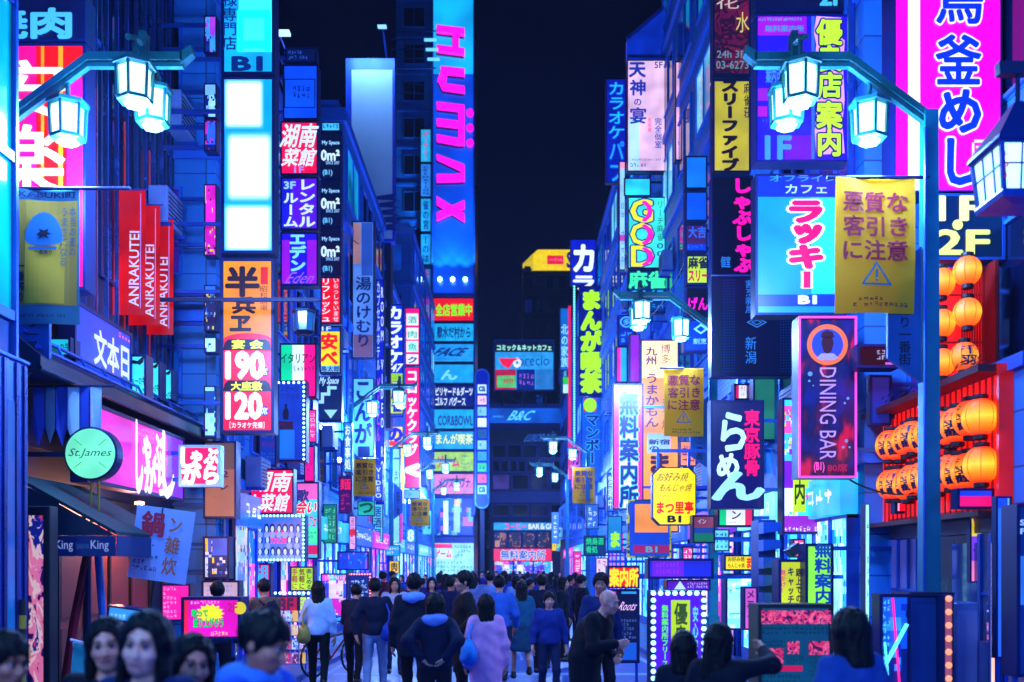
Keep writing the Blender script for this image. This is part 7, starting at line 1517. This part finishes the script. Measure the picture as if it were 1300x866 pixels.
def person(label, x, y, h=1.68, yaw=0, top='#101428', bottom='#0a0c18', hair='short', coat=0.0, arms=('down', 'down'), stride=0.0, lean=0.0, head_yaw=0, head_tilt=0, nod=0, sk='#c08a72', hoodie=None, skirt=None, vox=.018, face=0, seed=0, shoes='#08080c', group='people in the street', legs=True, female=False, hairm=None):
    """face 0: plain features; 1: full face for a near figure. arms: a preset or a wrist position (x,y,z); local -y is forward"""
    root = empty('person', (x, y, 0), R(yaw)); tag(root, label, 'person', group)
    u = h/1.7; sw = .165 if female else .185
    ca, sa = math.cos(lean), math.sin(lean)
    def up(p):                                       # lean the upper body forward about the hips
        px, py, pz = p; q = pz-.93; return np.array((px, py*ca-q*sa, .93+py*sa+q*ca))
    pel = up((0, 0, .95)); wst = up((0, .0, 1.09)); cst = up((0, -.005, 1.27)); nck = up((0, .015, 1.42)); hd = up((0, -.012, 1.575))
    sh = {s: up((s*sw, .01, 1.385)) for s in (1, -1)}
    PR = {'down': lambda s: up((s*(sw+.075), -.03, .86)), 'swing': lambda s: up((s*(sw+.05), -.2, .92)), 'back': lambda s: up((s*(sw+.06), .2, .92)), 'pocket': lambda s: up((s*(sw+.03), -.1, .98)),
          'front': lambda s: up((s*.06, -.28, 1.08)), 'strap': lambda s: up((s*.1, -.2, 1.3)), 'reach': lambda s: up((s*.18, -.5, 1.15)), 'hip': lambda s: up((s*.12, .16, 1.02)), 'phone': lambda s: up((s*.1, -.3, 1.25)), 'up': lambda s: up((s*.2, -.42, 1.5))}
    el, wr = {}, {}
    for s, a in zip((1, -1), arms):
        t = PR[a](s) if isinstance(a, str) else np.array(a, float)
        el[s], wr[s] = ik(sh[s], t, .285, .25, (s*.6, .8, -.4))
    hip = {s: np.array((s*.09, 0, .9)) for s in (1, -1)}; kn, an = {}, {}
    for s in (1, -1):
        st = stride*s; an[s] = np.array((s*.1, -.34*st, .09+(.1 if st < -.3 else 0))); kn[s] = np.array((s*.1, -.17*st-.045-.03*abs(st), .5))
    # head frame
    hy, ht, nd = R(head_yaw), R(head_tilt), R(nod)
    def hl(P):
        Q = P-hd; c, s = math.cos(-hy), math.sin(-hy); Q = np.stack([Q[:, 0]*c-Q[:, 1]*s, Q[:, 0]*s+Q[:, 1]*c, Q[:, 2]], -1)
        c, s = math.cos(-ht), math.sin(-ht); Q = np.stack([Q[:, 0]*c+Q[:, 2]*s, Q[:, 1], -Q[:, 0]*s+Q[:, 2]*c], -1)
        c, s = math.cos(-nd), math.sin(-nd); return np.stack([Q[:, 0], Q[:, 1]*c-Q[:, 2]*s, Q[:, 1]*s+Q[:, 2]*c], -1)
    def hw(p):                                       # inverse of hl for one point
        x_, y_, z_ = p; c, s = math.cos(nd), math.sin(nd); y_, z_ = y_*c-z_*s, y_*s+z_*c
        c, s = math.cos(ht), math.sin(ht); x_, z_ = x_*c+z_*s, -x_*s+z_*c
        c, s = math.cos(hy), math.sin(hy); return np.array((x_*c-y_*s, x_*s+y_*c, z_))+hd
    def head(P):
        Q = hl(P)
        d = smin(.03, ell(Q, (0, .012, .035), (.076, .096, .088)), ell(Q, (0, -.022, -.03), (.062, .072, .085)), ell(Q, (0, -.05, -.082), (.034, .036, .03)))
        for s in (1, -1):
            d = smin(.02, d, ell(Q, (s*.036, -.062, -.028), (.027, .026, .024)))
            d = np.minimum(d, ell(Q, (s*.077, .012, -.005), (.012, .022, .034)))
        d = smin(.012, d, cone(Q, (0, -.089, .012), (0, -.108, -.03), .008, .0125), ell(Q, (0, -.098, -.034), (.018, .014, .010)))
        d = smin(.012, d, cone(Q, (-.03, -.086, .026), (.03, -.086, .026), .01, .01))
        for s in (1, -1):
            e = ell(Q, (s*.031, -.1, .006), (.02, .016, .0125)); h_ = np.maximum(.014-np.abs(d+e), 0)/.014; d = np.maximum(d, -e)+h_*h_*.0035
        d = smin(.008, d, ell(Q, (0, -.086, -.057), (.022, .013, .006)), ell(Q, (0, -.083, -.067), (.019, .014, .007)))
        return d
    def body(P):
        P = P/u
        d = smin(.08, ell(P, pel, (.145, .09, .11)), ell(P, wst, (.12, .08, .13)), ell(P, cst, (.15, .09, .17)))
        for s in (1, -1):
            d = smin(.04, d, cone(P, sh[s], el[s], .045, .036)); d = smin(.03, d, cone(P, el[s], wr[s], .036, .025))
            if legs: d = smin(.03, d, cone(P, hip[s], kn[s], .07, .048)); d = smin(.02, d, cone(P, kn[s], an[s], .048, .034))
        d = smin(.05, d, cone(P, nck-np.array((0, 0, .04)), hd+(nck-hd)*.35, .05, .045))
        return d*u
    lo = np.array((-.62, -.75, -.02))*u; hi = np.array((.62, .6, 1.85))*u
    if not legs: lo[2] = .75*u
    lo2 = lo.copy(); 
    bk = skin(sk)
    # skin: the body and the finer head joined as one mesh, then hands with fingers
    Vb, Fb = surface(lambda P: smin(.02, body(P), head(P/u)*u), lo, hi, max(vox, .014)) if not face else surface(body, lo, hi, max(vox, .014))
    parts = [(Vb, Fb)]
    hb = .0055 if face else .010
    if face or vox <= .018:
        c = hd*u; rr = .16*u
        parts.append(surface(lambda P: smin(.02, head(P/u)*u, cone(P/u, nck, hd+(nck-hd)*.35, .05, .045)*u), c-rr, c+rr, hb))
    for s in (1, -1):
        f_ = wr[s]-el[s]; f_ = f_/np.linalg.norm(f_); side = np.array((s*-.9, -.2, .1)); side -= f_*(side @ f_); side /= np.linalg.norm(side); nrm = np.cross(f_, side)
        at = lambda a, b, c_=0: wr[s]+f_*a+nrm*b+side*c_
        def hand(P):
            P = P/u; d = smin(.015, cone(P, wr[s]-f_*.03, wr[s]+f_*.02, .026, .027), *[cone(P, at(.02, b*.8), at(.075, b), .0165, .0135) for b in (-.027, -.009, .009, .027)])
            for b, L in ((-.029, .058), (-.01, .072), (.009, .07), (.028, .052)):
                k1, k2 = at(.078+L*.5, b*1.05, .012), at(.078+L*.82, b*1.05, .036); d = smin(.006, d, cone(P, at(.07, b), k1, .0098, .009), cone(P, k1, k2, .009, .0075))
            return smin(.012, d, cone(P, at(.02, -.028, .008), at(.055, -.055, .022), .0135, .011), cone(P, at(.055, -.055, .022), at(.085, -.058, .034), .011, .0085))*u
        if vox <= .02:
            c = (wr[s]+f_*.06)*u; parts.append(surface(hand, c-.13*u, c+.13*u, .0065))
    V = np.concatenate([p[0] for p in parts]); k = np.cumsum([0]+[len(p[0]) for p in parts]); Fc = np.concatenate([p[1]+k[i] for i, p in enumerate(parts)])
    meshify(V, Fc, 'body', bk, root)
    # top
    hem = .9 if not coat else .93-coat
    def torso(P0):
        P = P0/u; g = .026+(.012 if coat or hoodie else 0)
        d = smin(.08, ell(P, pel, (.15+g, .1+g, .14)), ell(P, wst, (.128+g, .088+g, .16)), ell(P, cst, (.165+g*.8, .1+g, .18)))
        for s in (1, -1):
            d = smin(.07, d, cone(P, sh[s]-np.array((s*.02, 0, .0)), el[s], .06+g*.4, .05+g*.4)); d = smin(.03, d, cone(P, el[s], wr[s]-(wr[s]-el[s])*.08, .05+g*.4, .042+g*.25))
        d = smin(.06, d, cone(P, nck-np.array((0, 0, .07)), nck-np.array((0, 0, .015)), .085, .062))
        if coat: d = smin(.09, d, np.maximum(ell(P, (0, -.0, .88-coat*.35), (.2, .15, .42+coat*.5)), 0*P[:, 0]-1))
        if hoodie: d = smin(.03, d, ell(P, nck+np.array((0, .075, -.015)), (.115, .07, .065)))
        d = d*u+folds(P, seed*1.7, .0055)
        cut = (hem*u - P0[:, 2]); d = np.maximum(d, cut)
        nc = cone(P, nck+np.array((0, -.02, -.005)), hd, .058, .06)*u; return np.maximum(d, -nc)
    lt = lo.copy(); lt[2] = max(lo[2], min((hem-.05)*u, min(wr[1][2], wr[-1][2], el[1][2])*u-.1)) if lean < .5 else lo[2]
    Vt, Ft = surface(torso, lt, np.array((.62*u, .6*u, 1.58*u)), vox); meshify(Vt, Ft, 'coat' if coat else 'jacket', fabric(top), root)
    if hoodie:
        Vh, Fh = surface(lambda P: np.maximum(np.abs(ell(P/u, nck+np.array((0, .03, .0)), (.125, .115, .06)))*u-.018+folds(P/u, 3, .006), -cone(P/u, nck, hd, .062, .06)*u), (nck*u)-np.array((.2, .2, .12)), (nck*u)+np.array((.2, .24, .14)), vox*.8)
        meshify(Vh, Fh, 'collar', fabric(hoodie), root)
    if legs:
        if skirt:
            Vs, Fs = surface(lambda P: np.maximum(np.maximum(smin(.05, ell(P/u, pel, (.16, .115, .14)), cone(P/u, (0, 0, .9), (0, 0, .55), .13, .2))*u+folds(P/u, seed, .01), (P[:, 2]-1.04*u)), .5*u-P[:, 2]), lo, hi, vox); meshify(Vs, Fs, 'skirt', fabric(skirt), root)
        def trousers(P0):
            P = P0/u; d = ell(P, pel, (.155, .108, .13))
            for s in (1, -1): d = smin(.04, d, cone(P, hip[s], kn[s], .09, .064)); d = smin(.03, d, cone(P, kn[s], an[s]+np.array((0, 0, .0)), .064, .052))
            return np.maximum(d*u+folds(P, seed, .004), P0[:, 2]-1.05*u)
        Vp, Fp = surface(trousers, np.array((-.35, -.6, .03))*u, np.array((.35, .6, 1.1))*u, vox)
        if not (skirt and female): meshify(Vp, Fp, 'trousers', fabric(bottom), root)
        for s in (1, -1):
            a = an[s]; lo_ = (a+np.array((-.1, -.25, -.13)))*u; hi_ = (a+np.array((.1, .15, .09)))*u; zf = a[2]-.09
            Vs, Fs = surface(lambda P: np.maximum(smin(.04, ell(P/u, a+np.array((0, -.075, -.05)), (.047, .13, .045)), cone(P/u, a+np.array((0, .01, -.045)), a+np.array((0, 0, .02)), .042, .045))*u, (zf+.002)*u-P[:, 2]), lo_, hi_, .011); meshify(Vs, Fs, 'shoe', mat(shoes, .4), root)
    # hair
    if hair != 'bald':
        L = {'short': 0, 'bob': .13, 'long': .36, 'mid': .2}[hair]
        def hairf(P):
            Q = hl(P/u); t = .016 if hair == 'short' else .017
            d = ell(Q, (0, .014, .04), (.078+t, .098+t, .09+t))
            if L:
                for a in np.linspace(R(-25), R(205), 9):
                    x0, y0 = .082*math.cos(a), .012+.09*math.sin(a); d = smin(.03, d, cone(Q, (x0, y0, .02), (x0*1.1, y0*(1.0 if hair != 'long' else .9)+.012, -.05-L), .023, .022))
            fc = ell(Q, (0, -.1, -.02), (.072, .09, .1)) if L else ell(Q, (0, -.1, -.035), (.085, .1, .085))
            d = np.maximum(d, -fc)
            if not L: d = np.maximum(d, np.where(Q[:, 1] > -.02, -.075-Q[:, 2]+np.clip(-Q[:, 1], -.1, .1)*.8, -1))
            st = .003*(np.sin(Q[:, 0]*160+Q[:, 2]*12+np.sin(Q[:, 2]*25)*2)+np.sin(Q[:, 1]*140+Q[:, 2]*18))
            return (d+st)*u
        c = hd*u; Vh, Fh = surface(hairf, c-np.array((.17, .17, .13+L+.06)), c+np.array((.17, .19, .17)), .007 if face else .011); meshify(Vh, Fh, 'hair', hairm or HAIRM, root)
    # features
    for s in (1, -1):
        p = hw((s*.031, -.083, .005))*u
        e = MB().lathe([(.0005, -.011), (.007, -.0085), (.0105, -.003), (.0105, .003), (.007, .0085), (.0005, .011)], 10).build('eye', mat('#8888a0', .35), root, tuple(p), smooth=True)
        if face:
            q = np.array(hw((s*.031, -.0925, .005))*u)-p
            MB().lathe([(.0005, -.0072), (.0055, -.005), (.0075, 0), (.0055, .005), (.0005, .0072)], 10).build('iris', mat('#060404', .4, spec=.1), e, tuple(q), smooth=True)
            b = MB(); b.tube([tuple(hw((s*(.014+.009*i), -.099+.0035*i*i*.5, .029+(.004 if 0 < i < 4 else 0)))*u) for i in range(5)], .0042, 5, r1=.002); b.build('eyebrow', HAIRM, root)
            b = MB(); b.tube([tuple(hw((s*(.018+.0065*i), -.0955+.0012*i*i, .0125+(.003 if 0 < i < 4 else 0)))*u) for i in range(5)], .0032, 5); b.build('eyelid', mat('#180a10', .5), root)
        else:
            q = np.array(hw((s*.031, -.0925, .005))*u)-p
            MB().lathe([(.0005, -.007), (.006, 0), (.0005, .007)], 8).build('iris', mat('#060404', .4, spec=.1), e, tuple(q))
            b = MB(); b.tube([tuple(hw((s*(.014+.011*i), -.099+.004*i*i*.5, .03))*u) for i in range(4)], .0032, 4); b.build('eyebrow', HAIRM, root)
    b = MB(); b.tube([tuple(hw((-.021+.007*i, -.0965-.003*math.sin(math.pi*i/6), -.0615+(.0015 if i in (2, 4) else 0)))*u) for i in range(7)], .0048, 6); b.build('lips', mat('#a03848' if female else '#8a5048', .4), root, smooth=True)
    root['joints'] = 0
    del root['joints']
    return root, dict(sh={s: sh[s]*u for s in sh}, wr={s: wr[s]*u for s in wr}, hd=hd*u, nck=nck*u, cst=cst*u, pel=pel*u)
def place(px, y): return X(px, y)
def carry(root, p):                                  # local point of a person in world space
    a = root.rotation_euler[2]; c, s = math.cos(a), math.sin(a); return (root.location[0]+p[0]*c-p[1]*s, root.location[1]+p[0]*s+p[1]*c, p[2])
def shoulder_bag(root, J, label, h, side=1, z=.95, back=.06, w=.2, cat='bag'):
    r = empty('shoulder_bag', carry(root, (side*.2, back, z)), root.rotation_euler[2]); tag(r, label, cat)
    V, Fc = surface(lambda P: smin(.04, ell(P, (0, 0, 0), (.085, w, .13)), ell(P, (0, 0, -.06), (.1, w*1.05, .1)))+folds(P, 2, .008), np.array((-.16, -w-.1, -.22)), np.array((.16, w+.1, .2)), .012); meshify(V, Fc, 'bag_body', fabric(h), r)
    s = np.array(J['sh'][side])-np.array((side*.2, back, z)); t = MB(); t.tube([(0, -w*.7, .06), tuple(s*.6+np.array((side*.03, -.08, 0))), tuple(s+np.array((-side*.06, 0, .062))), tuple(s*.6+np.array((side*.03, .1, 0))), (0, w*.7, .06)], .014, 6); t.build('strap', fabric(h), r)
    return r
def backpack(root, J, label, h):
    r = empty('backpack', carry(root, (0, .2, 1.2)), root.rotation_euler[2]); tag(r, label, 'backpack')
    V, Fc = surface(lambda P: smin(.05, ell(P, (0, 0, .03), (.14, .08, .2)), ell(P, (0, .03, -.07), (.12, .08, .12)))+folds(P, 5, .006), np.array((-.22, -.16, -.26)), np.array((.22, .2, .3)), .014); meshify(V, Fc, 'bag_body', fabric(h), r)
    t = MB()
    for s in (1, -1): t.tube([(s*.09, -.05, .18), (s*.11, -.2, .24), (s*.12, -.31, .1), (s*.13, -.28, -.08), (s*.12, -.08, -.16)], .018, 6)
    t.build('strap', fabric(h), r)
# ---- the near figures at the foot of the picture
NG = 'people near the viewer'
FAIR, TAN = '#d89a88', '#b87860'
person('woman with short black hair beside the long haired woman, looking at the viewer', X(137, 4.75), 4.75, 1.66, 8, '#0a0a1c', hair='mid', female=True, arms=('down', 'down'), face=1, vox=.013, sk=FAIR, head_tilt=-4, seed=1, group=NG, head_yaw=6)
person('woman with long straight black hair and parted lips in the selfie group', X(186, 4.1), 4.1, 1.715, -4, '#0a1c50', hair='long', female=True, arms=('down', 'strap'), face=1, vox=.013, sk='#dca494', head_tilt=5, seed=2, group=NG, head_yaw=4)
person('woman with bobbed black hair bending her head at the right of the selfie group', X(244, 4.5), 4.5, 1.6, 14, '#0c0c24', hair='bob', female=True, arms=('down', 'down'), face=1, vox=.013, sk=FAIR, head_tilt=6, seed=3, group=NG, head_yaw=18, nod=6)
person('man with tousled dark hair and pale blue hood turned away to the side', X(312, 4.3), 4.3, 1.715, 68, '#1a58d0', hair='short', arms=('down', 'front'), face=1, vox=.013, sk=TAN, head_tilt=8, seed=4, hoodie='#3a78d0', group=NG, head_yaw=10, nod=18, lean=.12)
person('man half cut off by the picture edge beside the striped post', X(6, 4.4), 4.4, 1.62, 60, '#0a0a20', hair='short', face=1, vox=.014, sk=TAN, seed=5, group=NG, nod=10)
person('dark figure in a broad brimmed looking hairdo raising an arm near the menu board', X(912, 6.6), 6.6, 1.54, 150, '#06081c', hair='mid', arms=('down', 'up'), vox=.015, seed=6, group=NG, female=True, head_tilt=-6)
person('dark haired person close behind the arm raising figure', X(868, 6.9), 6.9, 1.47, 165, '#080a24', hair='bob', vox=.015, seed=7, group=NG, female=True)
person('dark haired person in a pale blue top seen from behind at the right', X(1080, 5.7), 5.7, 1.67, 200, '#16408c', hair='bob', vox=.015, seed=8, group=NG, female=True, head_tilt=4)
# ---- the middle of the street
MG = 'people walking in the middle distance'
p, J = person('man in a brown jacket with a backpack leaning towards the leaflet rack', X(338, 15), 15, 1.74, 215, '#7a5040', '#101430', arms=('reach', 'front'), lean=.12, seed=9, group=MG, nod=12)
backpack(p, J, 'dark backpack on the brown jacket of the leaning man', '#0a0c20')
p, J = person('woman with long dark hair in a pale top and black trousers seen from behind', X(404, 15.5), 15.5, 1.70, 184, '#a8c4e8', '#06070f', hair='long', stride=.5, female=True, arms=('swing', 'down'), seed=10, group=MG)
shoulder_bag(p, J, 'yellowish bag at the hip of the woman with long dark hair', '#b09040', 1, .93, .1, .14)
person('stooping person in dark clothes left of the man in pale trousers', X(449, 16.2), 16.2, 1.66, 170, '#080e28', '#06070f', lean=.22, nod=15, arms=('front', 'front'), stride=.4, seed=11, group=MG)
p, J = person('man in a dark jacket and pale grey trousers walking away', X(476, 15), 15, 1.75, 182, '#080f2c', '#7484a8', stride=-.55, arms=('back', 'swing'), seed=12, group=MG)
shoulder_bag(p, J, 'blue bag slung on the man in pale trousers', '#2040a0', -1, 1.0, .12, .13)
person('person in a pale shirt facing the viewer behind the man in pale trousers', X(501, 18.5), 18.5, 1.73, 8, '#a8a8c0', '#1a2450', seed=13, stride=.3, arms=('swing', 'down'), group=MG, hair='mid')
person('man in a long dark coat with a pale fur hood seen from behind', X(526, 13), 13, 1.83, 178, '#0a0e24', '#080a14', coat=.2, hoodie='#6a90d8', seed=14, stride=.4, arms=('down', 'pocket'), group=MG)
person('woman in a dark jacket with a pale collar holding her arm behind her back', X(553, 10.6), 10.6, 1.64, 176, '#0c1434', '#0a0c1c', hair='bob', hoodie='#6a88d0', arms=('hip', 'hip'), female=True, seed=15, group=MG)
person('tall man in a black coat in profile facing left', X(590, 13.6), 13.6, 1.86, -80, '#06070f', '#06070f', coat=.45, seed=16, sk=FAIR, arms=('pocket', 'pocket'), group=MG, hair='short')
p, J = person('woman in a pink coat seen from behind with a bobbed haircut', X(617, 11.6), 11.6, 1.60, 184, '#f098c8', '#301028', hair='bob', coat=.42, female=True, seed=17, arms=('down', 'down'), group=MG)
shoulder_bag(p, J, 'big blue shoulder bag on the woman in the pink coat', '#2a88d8', 1, .98, .14, .2)
person('man in a light blue shirt facing away beyond the pink coat', X(634, 16.5), 16.5, 1.78, 172, '#2c60b8', '#101c44', seed=18, stride=.5, group=MG, arms=('down', 'swing'))
person('woman in a teal top, skirt and heels in the middle of the street', X(662, 17.5), 17.5, 1.68, 190, '#1a5878', '#c09080', hair='mid', skirt='#104460', female=True, seed=19, stride=.6, group=MG, arms=('swing', 'down'))
person('dark figure with long sleeves just right of the woman in heels', X(688, 18.5), 18.5, 1.78, 175, '#0a1030', '#0a0c1c', seed=20, stride=.4, group=MG)
person('smaller person in an open blue jacket facing the viewer', X(697, 14.6), 14.6, 1.56, 6, '#102878', '#101c44', seed=21, stride=.3, group=MG, arms=('down', 'down'), sk=FAIR)
person('slim person in black standing sideways before the cyan shop light', X(715, 21), 21, 1.72, 70, '#06081a', '#06081a', seed=22, group=MG, hair='bob', female=True)
person('person in black standing behind the slim one', X(738, 22), 22, 1.76, 120, '#080a1c', '#080a1c', seed=23, group=MG)
person('bald person in dark clothes bending forward with hands held out', X(742, 10.8), 10.8, 1.74, 60, '#060814', '#06070f', hair='bald', lean=.42, nod=12, arms=('front', 'phone'), seed=24, sk='#e8a090', coat=.25, group=MG)
person('tall man in a blue jacket behind the bald person', X(762, 12.6), 12.6, 1.84, 30, '#0c2058', '#080a18', seed=25, group=MG, sk=TAN, head_yaw=-40)
person('man with dark hair glimpsed behind the magenta stand', X(276, 13.5), 13.5, 1.72, 190, '#101a40', '#0a0c18', seed=26, group=MG)
# ---- the far crowd: a few figures copied with their clothes
CG = 'people in the far crowd'
protos = []
for i, (top, bot, hair, fem, coat, st, yaw) in enumerate((('#0a1030', '#080a18', 'short', False, 0, .5, 0), ('#102a70', '#0a0e20', 'short', False, .2, -.5, 180), ('#183c80', '#0c1228', 'bob', True, 0, .4, 0), ('#0c0e20', '#0c0e20', 'long', True, .35, -.4, 180), ('#20507c', '#101a38', 'mid', True, 0, .5, 180), ('#141c44', '#0a0c18', 'short', False, .3, .3, 90))):
    p, J = person('x', 0, 0, 1.7, yaw, top, bot, hair, coat, stride=st, female=fem, vox=.024, seed=40+i, group=CG, arms=(('swing', 'down'), ('down', 'back'), ('front', 'front'), ('down', 'strap'), ('pocket', 'down'), ('phone', 'down'))[i], sk=(FAIR, TAN)[i % 2])
    protos.append(p)
rn = random.Random(12); used = set()
COLR = [('navy', '#0a1440'), ('black', '#05060c'), ('blue', '#12348c'), ('teal', '#104a68'), ('grey', '#30406c'), ('violet', '#2c1a68'), ('pale', '#6880b8'), ('wine', '#601838')]
AT = [(520, 24), (536, 28), (548, 21), (558, 33), (566, 26), (577, 40), (572, 19.5), (600, 23), (606, 31), (622, 22), (640, 27), (646, 36), (655, 24), (664, 31), (673, 26), (681, 40), (692, 25), (700, 33), (706, 28), (724, 27), (730, 36), (486, 27), (498, 33), (510, 38), (590, 48), (612, 45), (630, 52), (652, 55), (670, 50), (690, 58), (710, 47), (540, 46), (560, 55), (640, 66), (660, 70), (620, 68), (600, 60), (684, 72)]
shape = ['short haired person', 'person with longer jacket', 'bob haired woman', 'long haired coated woman', 'woman with middling hair', 'man with knee length coat']
where = lambda px: ('before the karaoke signs' if px < 545 else 'before the arcade front' if px < 605 else 'below the icon column' if px < 625 else 'before the bar building' if px < 702 else 'by the lime sign')
for i, (px, y) in enumerate(AT):
    k = rn.randrange(6) if i >= 6 else i; cn, ch = COLR[rn.randrange(8)]
    src = protos[k]; c = src if k not in used else copy_tree(src); first = k not in used; used.add(k)
    c.location = (X(px, y), y, 0); s = rn.uniform(.94, 1.08); c.scale = (s, s, s); c.rotation_euler[2] += R(rn.uniform(-25, 25)) + (0 if first or rn.random() < .6 else math.pi)
    for o in COL.objects:
        if o.parent == c and o.name.split('.')[0] in ('jacket', 'coat'):
            o.material_slots[0].link = 'OBJECT'; o.material_slots[0].material = fabric(ch)
    dist = 'near' if y < 30 else 'midway' if y < 50 else 'far'
    c['label'] = '%s in %s, %s in the crowd %s' % (shape[k], cn, {'near': 'nearer', 'midway': 'halfway', 'far': 'deep'}[dist], where(px))
    c['category'] = 'person'; c['group'] = CG
# ------------------------------------------------------------------ blue haze, added so the lights glow
def haze():
    o = MB().box(-60, 60, -30, 170, -1.2, 66).build('haze', None); o['kind'] = 'stuff'; o['label'] = 'thin blue haze added over the whole street for glow'
    m = bpy.data.materials.new('glow_haze'); m.use_nodes = True; n, l = m.node_tree.nodes, m.node_tree.links
    n.remove(n['Principled BSDF']); v = n.new('ShaderNodeVolumePrincipled'); v.inputs['Color'].default_value = (.45, .55, 1, 1); v.inputs['Density'].default_value = .0006; v.inputs['Anisotropy'].default_value = .4
    l.new(v.outputs[0], n['Material Output'].inputs['Volume']); o.data.materials.append(m)
haze()
